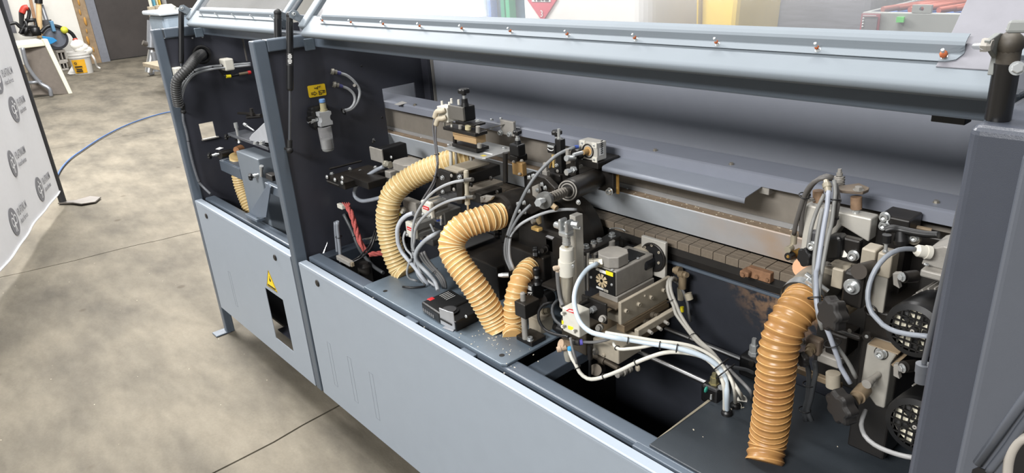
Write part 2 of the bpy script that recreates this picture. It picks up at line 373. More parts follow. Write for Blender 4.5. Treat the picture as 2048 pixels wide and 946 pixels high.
WHITEW = mat('white_painted_wall', (.84, .83, .80), .7, var=.04, scale=3, bump=.1, bscale=30)
WX = -14.1
wl = B().box(WX - .2, WX, -9, 2.72, 0, 5).box(WX - .2, WX, 5.2, 12, 0, 5).build('wall_left', WHITEW); struct(wl)
sk = B().box(WX, WX + .03, -9, 2.45, 0, .16).build('baseboard_left', mat('grubby_skirting', (.62, .57, .49), .8, var=.2, scale=6)); struct(sk)
wbk = B().box(-30, 14, 9.2, 9.4, 0, 5).build('wall_back', mat('grey_back_wall', (.56, .57, .60), .7, var=.1, scale=2)); struct(wbk)
# doorway: jamb boards with orange foam, dark rubber door
tr = B().box(WX - .15, WX + .05, 2.50, 2.72, 0, 5).build('trim_1', mat('raw_jamb_board', (.55, .47, .37), .8, var=.25, scale=8)); struct(tr)
fo = B()
for i in range(26):
    z = .1 + i * .19; fo.ball((WX + .06, 2.60 + .03 * math.sin(i * 2.1), z), .022 + .008 * math.sin(i * 3.7), 8, (.6, 1, 3.2))
fo.build('foam_bead', mat('expanding_foam', (.72, .53, .25), .8, var=.2, scale=20), tr)
tr2 = B().box(WX - .12, WX + .02, 2.73, 2.90, 0, 5).build('trim_2', mat('grey_door_frame', (.46, .47, .50), .5)); struct(tr2)
dr = B().box(WX - .14, WX - .06, 2.91, 5.1, .02, 5).build('door_1', mat('dark_strip_door', (.235, .215, .205), .6, var=.25, scale=1.6)); struct(dr)

# ---------------------------------------------------------------- banner
BAN = mat('banner_fabric', (.86, .86, .87), .75, var=.02)
LOGO = mat('logo_grey', (.50, .50, .52), .7, var=.05); LOGOW = mat('logo_light', (.88, .88, .89), .7, var=.02)
P0 = V((-3.16, -.11, 0)); UD = V((1.70, -.645, 0)).normalized(); BN = V((UD.y, -UD.x, 0)).normalized()
if BN.dot(CAMC - P0) < 0: BN = -BN
ban = thing('display_banner', 'white step-and-repeat display banner with grey circular logos on a stand', 'banner', P0)
def wave(u, z): return .008 * math.sin(u * 5.2 + .6) + .004 * math.sin(u * 13 + z * 1.7)
bb = B(); nu, nz_ = 70, 12; zs = [.115 + (2.5 - .115) * k / nz_ for k in range(nz_ + 1)]
vs_ = []; fs = []
for side in (0, 1):
    for i in range(nu + 1):
        u = .02 + 3.3 * i / nu
        for z in zs: vs_.append(P0 + UD * u + BN * (wave(u, z) - .002 * side) + V((0, 0, z)))
h = nz_ + 1; o2 = (nu + 1) * h
for i in range(nu):
    for k in range(nz_):
        q = [i * h + k, (i + 1) * h + k, (i + 1) * h + k + 1, i * h + k + 1]; fs.append(q); fs.append([t + o2 for t in q[::-1]])
bb.add(vs_, fs, True); bb.build('fabric', BAN, ban)
bh = B(); bh.sweep([P0 + UD * (.02 + 3.3 * i / 60) + BN * (wave(.02 + 3.3 * i / 60, .1) + .004) + V((0, 0, .116)) for i in range(61)], .006, 8); bh.build('hem_pocket', BAN, ban)
B().cyl(P0 - UD * .012, P0 - UD * .012 + V((0, 0, 2.6)), .028, n=16).build('pole', mat('banner_pole', (.19, .19, .20), .45, metal=.3), ban)
ft = B(); q = [px(118, 407, Z=.008), px(150, 405, Z=.012), px(172, 402, Z=.012), px(197, 401, Z=.008)]
a_ = (q[3] - q[1]).normalized(); s_ = V((-a_.y, a_.x, 0))
ft.prism([q[0] - s_ * .02, q[1] - s_ * .035, q[2] - s_ * .10, q[3] - s_ * .06, q[3] + s_ * .06, q[2] + s_ * .10, q[1] + s_ * .035, q[0] + s_ * .02], (0, 0, .012)); ft.build('foot', mat('steel_foot', (.42, .40, .38), .4, metal=.4), ban, .003)
def onban(x, y):
    p = c4(x, y, Z=0); d = p - CAMC; t = (P0 - CAMC).dot(BN) / d.dot(BN); return CAMC + d * t
TX = -UD
def logo(cx, cy, D, c=None):
    c = c or onban(cx, cy); u = (c - P0).dot(UD); z = c.z
    def pt(a, b, off=.006):  # a to the right in the reading direction, b up
        uu = u - a; return P0 + UD * uu + BN * (wave(uu, z + b) + off) + V((0, 0, z + b))
    b = B(); n = 28; b.add([pt(.5 * D * math.cos(6.283 * i / n) * .92, .5 * D * math.sin(6.283 * i / n), .004) for i in range(n)] , [tuple(range(n))]); em = b.build('logo_emblem', LOGO, ban)
    w_ = B()
    def stroke(pl, wd):
        for i in range(len(pl) - 1):
            (x0, y0), (x1, y1) = pl[i], pl[i + 1]; L_ = math.hypot(x1 - x0, y1 - y0) or 1; nx, ny = -(y1 - y0) / L_ * wd, (x1 - x0) / L_ * wd
            w_.add([pt((x0 + nx) * D, (y0 + ny) * D), pt((x0 - nx) * D, (y0 - ny) * D), pt((x1 - nx) * D, (y1 - ny) * D), pt((x1 + nx) * D, (y1 + ny) * D)], [(0, 1, 2, 3)])
    stroke([(.16 + .15 * math.cos(t * .349), .05 + .15 * math.sin(t * .349)) for t in range(-8, 10)], .028); stroke([(.02, .15), (.02, -.36)], .03)
    stroke([(-.14 + .12 * math.cos(t * .349), .02 + .15 * math.sin(t * .349)) for t in range(0, 18)], .028); stroke([(-.01, -.05), (-.12, -.34)], .026); stroke([(-.05, .33), (.03, .30), (.0, .24)], .035)
    w_.build('emblem_glyph', LOGOW, em)
    text_mesh('PLATINUM', D * .40, 'logo_lettering', LOGO, ban, pt(.56 * D, .02 * D, .009), pt(.8 * D, .02 * D, .009) - pt(.56 * D, .02 * D, .009), UP, wscale=.62, bold=.004 * D)
    text_mesh('Asset Services', D * .27, 'logo_lettering', LOGO, ban, pt(.56 * D, -.27 * D, .009), pt(.8 * D, .02 * D, .009) - pt(.56 * D, .02 * D, .009), UP, wscale=.62, bold=.002 * D)
for cx, cy in ((50, 131), (52, 335), (149, 433), (50, 556)): logo(cx, cy, .185)
logo(-10, 20, .185)
for i, u_ in enumerate((2.05, 2.42, 2.79, 3.12)):
    for k in range(3): logo(0, 0, .185, P0 + UD * u_ + V((0, 0, .55 + .62 * k + .31 * (i % 2))))
# right-hand parts of logos whose emblem is cut by the frame
# ---------------------------------------------------------------- blue air hose on the floor
cable('air_hose', 'blue rubber air hose lying across the concrete floor', [px(*q, Z=.016) for q in ((560, 188), (470, 197), (400, 209), (352, 221), (320, 228), (280, 240), (240, 256), (200, 277), (165, 300), (140, 318), (122, 338), (110, 362))], .0125, mat('blue_rubber', (.24, .34, .50), .5), 'hose', n=12)

# ---------------------------------------------------------------- things along the far wall
TBL = mat('cream_table_plastic', (.83, .82, .74), .5, var=.03); TBLU = mat('table_underside', (.37, .335, .30), .6, var=.1); GALV = mat('grey_leg_tube', (.55, .56, .58), .35, metal=.5)
XT = -10.0
t_ = thing('folding_table', 'cream plastic folding table beside the banner pole', 'table', c1(330, 600, X=XT).to_3d() * 1.0)
z_t = c1(270, 262, X=XT).z; yl = c1(60, 262, X=XT).y; yr = c1(300, 262, X=XT).y
B().box(XT - .9, XT + .0, yl - .6, yr, z_t - .07, z_t).build('tabletop', TBL, t_, .015)
lg = B(); lg.sweep(spline([c1(140, 300, X=XT + .15), c1(175, 420, X=XT + .15), c1(250, 520, X=XT + .15), c1(310, 560, X=XT + .2), c1(324, 606, X=XT + .2)], 8), .03, 8); lg.build('leg', GALV, t_)
lg = B(); lg.sweep([c1(180, 522, X=XT + .15), c1(262, 515, X=XT + .15)], .026, 8); lg.build('brace', GALV, t_)
# a second table top standing on edge against it
tb = thing('table_leaf', 'cream plastic table leaf standing on edge beside the folding table', 'table leaf', c1(450, 596, X=XT + .1))
q0 = [c1(150, 300, X=XT - .15), c1(278, 262, X=XT - .05), c1(440, 592, X=XT + .1), c1(208, 600, X=XT + .0)]
B().prism(q0, (-.05, 0, 0)).build('underside', TBLU, tb, .004)
e0 = [c1(266, 246, X=XT + .02), c1(300, 246, X=XT + .02), c1(461, 592, X=XT + .12), c1(436, 598, X=XT + .12)]
B().prism(e0, (-.12, .0, 0)).build('rim', TBL, tb, .01)

def leaning(name, label, cat, p, q, r, m, extra=None):
    root = thing(name, label, cat, (p if p.z < q.z else q)); B().cyl(p, q, r, n=10).build('shaft', m, root)
    if extra: extra(root)
    return root
XW = WX + .35
WOODL = mat('pale_wood_handle', (.80, .68, .50), .6, var=.1, scale=8); WOODD = mat('brown_wood', (.55, .40, .26), .6, var=.2, scale=8)
b = B(); b.hexa([f3(340, -60, X=XW - .15), f3(375, -60, X=XW - .15), f3(480, 430, X=XW + .1), f3(440, 430, X=XW + .1)], [p + V((-.04, .0, 0)) for p in (f3(340, -60, X=XW - .15), f3(375, -60, X=XW - .15), f3(480, 430, X=XW + .1), f3(440, 430, X=XW + .1))])
top(b, 'wood_plank', WOODD, 'brown wooden plank leaning on the white wall behind the tools', 'plank', f3(460, 430, X=XW))
leaning('broom_handle', 'pale wooden broom handle leaning against the white wall', 'broom', f3(466, 40, X=XW + .1), f3(482, 460, X=XW + .2), .05, WOODL, lambda r: B().cyl(f3(463, -30, X=XW + .1), f3(466, 42, X=XW + .1), .07, n=10).build('grip', BLACK, r))
def sh(r):
    B().cyl(f3(558, 240, X=XW + .1), f3(588, 345, X=XW + .1), .085, n=10).build('grip', mat('dark_grip', (.28, .28, .29), .6), r)
leaning('shovel', 'grey shafted shovel with dark grip leaning behind the hose reel', 'shovel', f3(498, 60, X=XW), f3(560, 245, X=XW + .1), .04, GALV, sh)
pw = thing('pressure_washer', 'black pressure washer with a red and black spray gun behind the table', 'pressure washer', f3(330, 420, X=XW + .3))
b = B(); b.hexa([f3(236, 140, X=XW + .4), f3(300, 145, X=XW + .4), f3(275, 420, X=XW + .4), f3(248, 420, X=XW + .4)], [p + V((-.14, 0, 0)) for p in (f3(236, 140, X=XW + .4), f3(300, 145, X=XW + .4), f3(275, 420, X=XW + .4), f3(248, 420, X=XW + .4))]); b.build('spray_gun', BLACK, pw, .02)
b = B(); b.sweep(spline([f3(262, 160, X=XW + .4), f3(290, 100, X=XW + .4), f3(335, 90, X=XW + .4)], 6), .055, 10); b.build('trigger_grip', mat('red_trigger', (.72, .22, .17), .5), pw)
b = B(); b.sweep(spline([f3(330, 90, X=XW + .4), f3(352, 150, X=XW + .4), f3(330, 250, X=XW + .4), f3(280, 330, X=XW + .4), f3(240, 405, X=XW + .4)], 8), .03, 8); b.build('hose', BLKC, pw)
b = B(); b.sweep(spline([f3(110, 290, X=XW + .4), f3(190, 280, X=XW + .4), f3(250, 330, X=XW + .4), f3(380, 360, X=XW + .4)], 8), .03, 8); b.build('hose', BLKC, pw)
b = B(); fr_ = [f3(305, 250, X=XW + .4), f3(420, 240, X=XW + .4), f3(440, 320, X=XW + .4), f3(325, 330, X=XW + .4), f3(305, 250, X=XW + .4)]; b.sweep(fr_, .04, 8); b.sweep([f3(325, 330, X=XW + .4), f3(300, 420, X=XW + .4)], .04, 8); b.sweep([f3(410, 330, X=XW + .4), f3(440, 430, X=XW + .4)], .09, 8); b.build('carry_frame', BLACK, pw)
b = B(); b.hexa([f3(300, 370, X=XW + .3), f3(380, 370, X=XW + .3), f3(420, 440, X=XW + .3), f3(290, 440, X=XW + .3)], [p + V((-.3, 0, 0)) for p in (f3(300, 370, X=XW + .3), f3(380, 370, X=XW + .3), f3(420, 440, X=XW + .3), f3(290, 440, X=XW + .3))]); b.build('body', mat('washer_body', (.35, .36, .37), .5), pw, .03)
hr = thing('hose_reel', 'dark grey wall hose reel with a blue side panel standing on blocks', 'hose reel', f3(690, 610, X=XW + .3))
cx_ = f3(675, 465, X=XW + .3); rr = (f3(830, 480, X=XW + .3) - cx_).length
b = B(); b.lathe(cx_ + V((-.35, 0, 0)), (.45, 0, 0), [(0, rr * .8), (.12, rr * .97), (.5, rr), (.85, rr * .95), (1, rr * .7)], 32); b.build('housing', mat('reel_grey', (.36, .38, .42), .5), hr)
b = B(); k = XW + .52; b.prism([f3(495, 430, X=k), f3(640, 455, X=k), f3(690, 490, X=k), f3(640, 520, X=k), f3(600, 535, X=k), f3(520, 470, X=k)], (.03, 0, 0)); b.build('side_panel', mat('reel_blue', (.13, .50, .72), .5), hr, .01)
b = B(); b.sweep(spline([f3(490, 395, X=XW + .4), f3(560, 325, X=XW + .4), f3(650, 310, X=XW + .4), f3(760, 345, X=XW + .4), f3(860, 400, X=XW + .4), f3(915, 480, X=XW + .4)], 8), .035, 8); b.build('hose', BLKC, hr)
b = B(); b.obox(f3(630, 315, X=XW + .45), UP, .06, .14, .2); b.build('bracket', mat('reel_bracket', (.33, .50, .62), .5), hr, .01); b = B(); b.ball(f3(775, 362, X=XW + .45), .07, 10); b.build('hose_stop', mat('reel_yellow', (.80, .80, .25), .5), hr)
b = B(); b.cyl(f3(905, 475, X=XW + .4), f3(940, 560, X=XW + .5), .05, .03, n=10); b.build('nozzle', mat('red_nozzle', (.70, .28, .22), .5), hr)
BLK = mat('cinder_block', (.62, .60, .57), .9, var=.12, scale=14, bump=.4, bscale=60)
def cinder(x0, x1, y0, y1, lbl):
    r = thing('cinder_block', lbl, 'block', c1((x0 + x1) / 2, y1, X=XW + .3)); a = c1(x0, y0, X=XW + .3); c = c1(x1, y1, X=XW + .3); b = B(); zz0, zz1 = min(a.z, c.z), max(a.z, c.z); ya, yb = a.y, c.y; w3 = (yb - ya)
    zz0 = max(zz0, 0); hh = (zz1 - zz0)
    b.box(XW - .1, XW + .3, ya, yb, zz1 - hh * .22, zz1).box(XW - .1, XW + .3, ya, yb, zz0, zz0 + hh * .22)
    for t in (0, .42, .84): b.box(XW - .1, XW + .3, ya + w3 * t, ya + w3 * (t + .16), zz0 + hh * .22, zz1 - hh * .22)
    b.build('web', BLK, r, .01); b = B(); b.box(XW - .1, XW - .05, ya + .02, yb - .02, zz0 + .02, zz1 - .02); b.build('back_face', BLK, r)
cinder(352, 432, 318, 392, 'grey cinder block under the hose reel, upper of two'); cinder(372, 446, 393, 470, 'grey cinder block under the hose reel, lower of two')
# bucket
bk = thing('bucket', 'white plastic pail with a yellow label by the far wall', 'bucket', c1(532, 462, Z=0))
p = c1(532, 462, Z=0); XB = p.x; hb = c1(520, 318, X=XB).z; rb = (c1(606, 400, X=XB) - c1(468, 400, X=XB)).length * .5
PAIL = mat('pail_white', (.80, .79, .77), .45, var=.05, scale=3)
b = B(); b.lathe(p, (0, 0, hb), [(0, rb * .86), (.72, rb * .98), (.72, rb * 1.06), (.76, rb * 1.06), (.76, rb), (.84, rb), (.84, rb * 1.06), (.88, rb * 1.06), (.88, rb * 1.01), (1, rb * 1.04), (1, rb * .96), (.1, rb * .84)], 28, True); b.build('pail', PAIL, bk)
b = B(); 
fw = V((CAMC.x - p.x, CAMC.y - p.y, 0)).normalized(); sd = V((-fw.y, fw.x, 0))
n_ = 10; vs_ = []; 
for i in range(n_ + 1):
    th = -.95 + 1.3 * i / n_; dd = fw * math.cos(th) + sd * math.sin(th)
    for zz in (.06, .66): vs_.append(p + dd * (rb * (.86 + .12 * zz / .72) + .012) + V((0, 0, hb * zz)))
b.add(vs_, [(2 * i, 2 * i + 2, 2 * i + 3, 2 * i + 1) for i in range(n_)], True); b.build('label', mat('pail_yellow', (.88, .66, .15), .5), bk)
dm = fw * math.cos(-.3) + sd * math.sin(-.3); tx = sd * math.cos(-.3) - fw * math.sin(-.3)
lz = V((0, 0, 1)); fp = p + dm * (rb * 1.0 + .03)
b = B(); b.ring(fp + V((0, 0, hb * .52)) - tx * rb * .2, dm, rb * .1, rb * .03, 12, 5)
for zz, ww in ((.36, .34), (.24, .26), (.16, .3)): b.obox(fp + V((0, 0, hb * zz)), dm, rb * ww * 2, hb * .05, .01, up=UP)
b.build('label_print', INK, bk)
b = B(); b.sweep(spline([p + sd * rb * 1.05 + V((0, 0, hb * .86)), p + sd * rb * 1.25 + fw * .1 + V((0, 0, hb * .6)), p + sd * rb * 1.3 + V((0, 0, hb * .25)), p + sd * rb * 1.55 + V((0, 0, .05))], 6), .02, 6); b.build('bail_handle', PAIL, bk)
b = B()
for i in range(5): b.ball(c1(490 + i * 16, 285 + (i % 2) * 14 + i * 8, X=p.x + .1), .13 - .01 * i, 10, (.6, 1, .8))
top(b, 'plastic_bag', mat('white_bag', (.88, .87, .84), .5, var=.05), 'crumpled white plastic bag lying on the pail', 'bag', c1(525, 320, X=p.x + .1))
b = B(); q = c1(465, 440, Z=0); b.add([c1(440, 470, Z=.01), c1(495, 466, Z=.01), c1(468, 405, X=q.x)], [(0, 1, 2)]); b.add([c1(440, 470, Z=.01) + V((-.2, 0, 0)), c1(495, 466, Z=.01) + V((-.2, 0, 0)), c1(468, 405, X=q.x) + V((-.1, 0, 0))], [(2, 1, 0)]); b.f += [[0, 3, 4, 1], [1, 4, 5, 2], [2, 5, 3, 0]]; b.s += [False] * 3
top(b, 'paper_scrap', PAIL, 'folded white paper scrap at the foot of the pail', 'paper', c1(465, 470, Z=.01))
b = B(); pp = px(114, 430 / 3.154, X=WX + .3)
b.hexa([f3(20, -30, X=XW - .1), f3(80, -30, X=XW - .1), f3(205, 400, X=XW), f3(150, 400, X=XW)], [p_ + V((-.12, .0, 0)) for p_ in (f3(20, -30, X=XW - .1), f3(80, -30, X=XW - .1), f3(205, 400, X=XW), f3(150, 400, X=XW))])
top(b, 'grey_ramp_rail', mat('grey_rail', (.33, .33, .35), .5), 'dark grey steel rail leaning on the wall beside the banner', 'rail', f3(180, 400, X=XW))
# stand, bin and shelf beside the dark door (partly behind the machine)
XS = -10.5
st = thing('roller_stand', 'chrome roller stand in front of the dark door', 'stand', c1(945, 458, X=XS)); b = B(); b.cyl(c1(962, 318, X=XS), c1(940, 458, X=XS), .07, n=10); b.build('leg', CHROME, st); b = B(); b.cyl(c1(966, 330, X=XS + .3), c1(992, 450, X=XS + .3), .05, n=10); b.build('leg', GALV, st)
b = B(); b.cyl(c1(900, 268, X=XS), c1(985, 300, X=XS), .045, n=10); b.build('crossbar', mat('dull_bar', (.40, .38, .36), .4, metal=.5), st); b = B(); b.cyl(c1(955, 300, X=XS), c1(958, 130, X=XS), .08, n=10); b.build('post', GALV, st); b = B(); b.cyl(c1(940, 455, X=XS), c1(968, 452, X=XS), .06, n=8); b.build('foot', GALV, st)
sh_ = thing('wood_shelf', 'rough wooden shelf frame with upright boards behind the machine', 'shelf', c1(1000, 300, X=-8.5)); XS = -8.5
for x0, y0, x1, y1, n_ in ((975, 40, 1002, 300, 'upright'), (985, 36, 1100, 72, 'rail'), (1040, 60, 1068, 100, 'cleat')):
    a = c1(x0, y0, X=XS); c = c1(x1, y1, X=XS); B().box(XS - .1, XS, a.y, c.y, 0 if n_ == 'upright' else c.z, a.z).build(n_, mat('weathered_wood', (.60, .55, .47), .8, var=.2, scale=6), sh_, .005)
for k_, (x0, x1, cc) in enumerate(((945, 968, (.86, .85, .78)), (968, 985, (.35, .62, .72)), (985, 1000, (.82, .78, .65)), (1000, 1022, (.82, .70, .25)), (1030, 1060, (.55, .55, .55)))):
    a = c1(x0, -30, X=XS - .2); c = c1(x1, 50 + 12 * (k_ == 0), X=XS - .2); b = B(); b.box(XS - .35, XS - .2, a.y, c.y, c.z, a.z)
    top(b, 'storage_carton', mat('carton%d' % k_, cc, .6), ('white', 'blue', 'cream', 'yellow', 'grey')[k_] + ' upright carton on the wooden shelf', 'carton', (XS - .27, (a.y + c.y) / 2, c.z), .005)
b = B(); XS2 = -7.5; a = c1(1022, 100, X=XS2); c = c1(1225, 175, X=XS2); b.box(XS2 - .7, XS2, a.y, c.y, c.z - .5, a.z)
tt = thing('tote_bin', 'blue-grey plastic tote bin with a pale lid on the wooden shelf', 'bin', (XS2 - .35, (a.y + c.y) / 2, c.z - .5)); b.build('body', mat('tote_grey', (.50, .55, .60), .5), tt, .06)
B().box(XS - .2, XS2 + .02, a.y - .1, c.y + .2, c.z - .56, c.z - .5).build('shelf_board', MATS['weathered_wood'], sh_, .005); B().box(XS2 - .08, XS2, c.y + .05, c.y + .15, 0, c.z - .56).build('upright', MATS['weathered_wood'], sh_, .005)
b = B(); b.box(XS2 - .75, XS2 + .05, a.y - .05, c.y + .05, a.z, a.z + .06); b.build('lid', mat('tote_lid', (.74, .77, .80), .5), tt, .02)
b = B(); b.lathe(c1(1065, 92, X=XS2 - .2), (0, 0, .14), [(0, .12), (.7, .12), (1, .07)], 14); top(b, 'white_cup', WHITEM, 'small white cup standing on the tote lid', 'cup', c1(1065, 92, X=XS2 - .2))

# ---------------------------------------------------------------- things behind the machine, seen through the raised hood
def rearbox(name, label, cat, x0, x1, y0, y1, Y, m, dep=.5, bev=.02, z0=None):
    a = px(x0, y0, Y=Y); c = px(x1, y1, Y=Y); zb = c.z if z0 is None else z0; b = B(); b.box(a.x, c.x, Y, Y + dep, zb, max(a.z, zb + .2)); return top(b, name, m, label, cat, ((a.x + c.x) / 2, Y + dep / 2, zb), bev)
TANKW = mat('tank_white', (.90, .89, .87), .45, var=.02)
tk = thing('fuel_tank', 'large white fuel tank with a red diamond placard behind the machine', 'tank', (px(1165, 30, Y=2.6).x, 2.9, 0))
a = px(1040, 33, Y=2.6); c = px(1293, 40, Y=2.6); b = B(); b.box(a.x, c.x, 2.6, 3.6, .25, 1.95); b.build('shell', TANKW, tk, .09, 5)
b = B(); b.box(a.x + .1, c.x - .1, 2.7, 3.5, 0, .25); b.build('skid', mat('skid_grey', (.3, .3, .31), .6), tk)
pc = px(1083, -2, Y=2.59); S = (px(1110, -2, Y=2.59) - px(1056, -2, Y=2.59)).length * .5 * 1.12
PLR = mat('placard_red', (.78, .30, .36), .5)
b = B(); b.prism([pc + V((S * dx, .010, S * dz)) for dx, dz in ((-1, 0), (0, -1), (1, 0), (0, 1))], (0, -.012, 0)); pl = b.build('placard', PLR, tk)
b = B(); b.box(pc.x - S * .62, pc.x + S * .62, pc.y - .006, pc.y - .003, pc.z - S * .12, pc.z + S * .32); b.build('number_panel', WLAB, pl)
text_mesh('1202', S * .52, 'placard_number', INK, pl, pc + V((0, -.008, -S * .08)), RIGHT, UP, align='CENTER', bold=.002); text_mesh('3', S * .42, 'placard_class', WLAB, pl, pc + V((0, -.006, -S * .78)), RIGHT, UP, align='CENTER')
rearbox('grey_cabinet', 'pale grey steel cabinet beside the white tank', 'cabinet', 1297, 1388, -60, 40, 3.7, mat('cabinet_grey', (.68, .68, .67), .5), .5, z0=0)
yb_ = thing('yellow_drum', 'yellow fabric covered bin behind the machine', 'bin', (px(1428, 30, Y=2.8).x, 3.05, 0)); a = px(1393, 30, Y=2.8); c = px(1462, 30, Y=2.8); YD = mat('yellow_cover', (.90, .76, .20), .6, var=.06, scale=6)
b = B(); b.hexa([V((a.x + .02, 2.8, 0)), V((c.x - .04, 2.8, 0)), V((c.x - .04, 3.3, 0)), V((a.x + .02, 3.3, 0))], [V((a.x - .02, 2.8, 1.5)), V((c.x + .05, 2.8, 1.5)), V((c.x + .05, 3.3, 1.5)), V((a.x - .02, 3.3, 1.5))]); b.build('cover', YD, yb_, .03)
b = B(); b.cyl(V((a.x + .035, 2.79, 1.02)), V((a.x + .03, 2.79, 1.5)), .012, n=8); b.build('zip', mat('zip_brown', (.55, .45, .15), .6), yb_)
rearbox('dark_tarp', 'dark grey tarpaulin covered pallet behind the machine', 'tarpaulin', 1466, 1740, -40, 45, 3.3, mat('tarp_grey', (.36, .36, .39), .6, var=.35, scale=14, stretch=(.4, 1, 4)), .6, .04, z0=0)
sp_ = px(1480, 12, Y=3.29); b = B(); b.box(sp_.x - .035, sp_.x + .035, 3.275, 3.29, sp_.z - .04, sp_.z + .04); stk = top(b, 'shipping_sticker', WLAB, 'small white sticker with a brown mark on the dark tarpaulin', 'sticker', (sp_.x, 3.285, sp_.z - .04))
b = B(); b.ball((sp_.x, 3.274, sp_.z), .02, 8, (1, .2, 1)); b.box(sp_.x - .03, sp_.x + .03, 3.272, 3.275, sp_.z + .025, sp_.z + .037); b.build('print', mat('print_brown', (.45, .28, .25), .6), stk)
# wire stand of blue and green straps, left of the tank
rk = thing('parts_rack', 'dark parts rack with blue and green uprights left of the white tank', 'rack', (px(940, 28, Y=3.4).x, 3.6, 0))
a = px(858, 28, Y=3.4); c = px(1036, 28, Y=3.4); b = B(); b.box(a.x, c.x, 3.5, 4.0, 0, 1.9); b.build('body', mat('rack_dark', (.28, .36, .42), .55, var=.4, scale=5), rk)
for x, cc in ((962, (.24, .52, .62)), (978, (.20, .40, .66)), (1005, (.18, .55, .42)), (1015, (.25, .62, .45))):
    p = px(x, 20, Y=3.42); b = B(); b.box(p.x - .025, p.x + .025, 3.42, 3.5, .2, 1.9); b.build('upright', mat('upright%d' % x, cc, .5), rk, .004)
wb = thing('white_cart', 'pale plastic cart with a blue canister behind the left hood', 'cart', (px(740, 24, Y=3.2).x, 3.5, 0)); a = px(640, 24, Y=3.2); c = px(852, 24, Y=3.2)
b = B(); b.box(a.x, c.x, 3.2, 3.4, .1, 1.8); b.build('body', mat('cart_white', (.66, .67, .70), .5, var=.06, scale=3), wb, .05)
b = B(); p = px(818, 0, Y=3.15); b.cyl(V((p.x, 3.12, 1.22)), V((p.x, 3.12, 1.7)), .075, n=20); b.build('canister', mat('canister_blue', (.36, .42, .62), .4), wb)
# tool crate with blue trays on the far side
cr = thing('tool_crate', 'grey steel tool crate with blue trays and red-handled tools behind the hood', 'crate', (px(1830, 40, Y=1.5).x, 1.7, .9))
a = px(1722, 50, Y=1.5); c = px(1925, 50, Y=1.5); zt = px(1722, 24, Y=1.5).z
b = B(); b.box(a.x, c.x, 1.5, 1.52, .9, zt).box(a.x, c.x, 2.0, 2.02, .9, zt).box(a.x, a.x + .015, 1.52, 2.0, .9, zt).box(c.x - .015, c.x, 1.52, 2.0, .9, zt); b.build('side_wall', mat('crate_grey', (.66, .67, .65), .5, var=.04), cr, .003)
h0 = px(1822, 24, Y=1.51); h1 = px(1868, 24, Y=1.51); hz = px(1845, 9, Y=1.51).z; b = B(); 
hc = V(((h0.x + h1.x) / 2, 1.5, (zt + hz) / 2)); n = 20
out = [(h0.x, zt), (h0.x + .012, hz), (h1.x - .012, hz), (h1.x, zt)]
rad_ = (hz - zt) * .28
inn = [(hc.x + rad_ * math.cos(t), hc.z + rad_ * math.sin(t)) for t in [2 * math.pi * i / 16 for i in range(16)]]
oq = []
for (xx, zz) in inn:
    dx, dz = xx - hc.x, zz - hc.z; s_ = 9.
    if dz > 1e-6: s_ = min(s_, (hz - hc.z) / dz)
    if dz < -1e-6: s_ = min(s_, (zt - hc.z) / dz)
    if abs(dx) > 1e-6: s_ = min(s_, ((h1.x - h0.x) * .42) / abs(dx))
    oq.append((hc.x + dx * s_, hc.z + dz * s_))
vs_ = [(x, 1.5, z) for x, z in inn] + [(x, 1.5, z) for x, z in oq] + [(x, 1.512, z) for x, z in inn] + [(x, 1.512, z) for x, z in oq]; fs = []
for i in range(16):
    j = (i + 1) % 16; fs += [(i, j, 16 + j, 16 + i), (32 + i, 48 + i, 48 + j, 32 + j), (i, 32 + i, 32 + j, j), (16 + i, 16 + j, 48 + j, 48 + i)]
b.add(vs_, fs); b.build('handle_lug', MATS['crate_grey'], cr)
b = B(); b.box(a.x + .02, c.x - .02, 1.53, 1.99, zt - .03, zt - .012); b.build('tray', mat('tray_blue', (.25, .42, .70), .5, var=.2, scale=20), cr)
for i in range(9):
    xx = a.x + (c.x - a.x) * (.1 + .095 * i); b = B(); b.sweep([V((xx, 1.58 + .05 * (i % 3), zt)), V((xx + .09, 1.75 + .03 * (i % 2), zt + .008))], .010, 8); b.build('tool_handle', mat('tool_red', (.68, .34, .26), .5), cr)
    b = B(); b.sweep([V((xx + .09, 1.75 + .03 * (i % 2), zt + .008)), V((xx + .2, 1.93, zt + .005))], .006, 8); b.build('tool_blade', mat('tool_steel', (.5, .52, .56), .4, metal=.6), cr)
p0 = px(1724, 27, Y=1.498); p1 = px(1759, 50, Y=1.498); b = B(); b.box(p0.x, p1.x, 1.494, 1.499, p1.z - .02, p0.z); pll = b.build('label', mat('label_red_edge', (.72, .35, .40), .5), cr)
b = B(); b.box(p0.x + .006, p1.x - .006, 1.491, 1.494, p1.z - .02, p0.z - .008); b.build('label_panel', mat('label_grey', (.48, .48, .49), .5), pll)
b = B()
for i in range(4): b.ball((p0.x + .010, 1.490, p0.z - .014 - i * .0085), .0032, 8, (1, .3, 1))
b.box(p0.x + .008, p1.x - .010, 1.488, 1.490, p0.z - .006, p0.z - .003); b.build('label_print', WLAB, pll)
p0 = px(1802, 39, Y=1.498); b = B(); b.box(p0.x - .011, p0.x + .011, 1.490, 1.498, p0.z - .008, p0.z + .008); b.build('sticker', mat('green_dot', (.45, .88, .47), .5), cr)
b = B(); b.box(a.x - .3, c.x + .5, 1.45, 2.2, .1, .895); top(b, 'tool_bench', mat('bench_dark', (.3, .31, .33), .6), 'dark bench carrying the grey tool crate behind the hood', 'bench', ((a.x + c.x) / 2, 1.8, .1), .01)
# ============================================================ machine frame and sheet metal
mc = thing('edge_banding_machine', 'long grey and anthracite edge banding machine with its front open', 'machine', (1.6, .3, 0))
def mpart(name, m, *boxes, bev=.004, parent=None, label=None):
    b = B()
    for x in boxes: b.box(*x)
    return b.build(name, m, parent or mc, bev, label=label)
ZT = 1.477
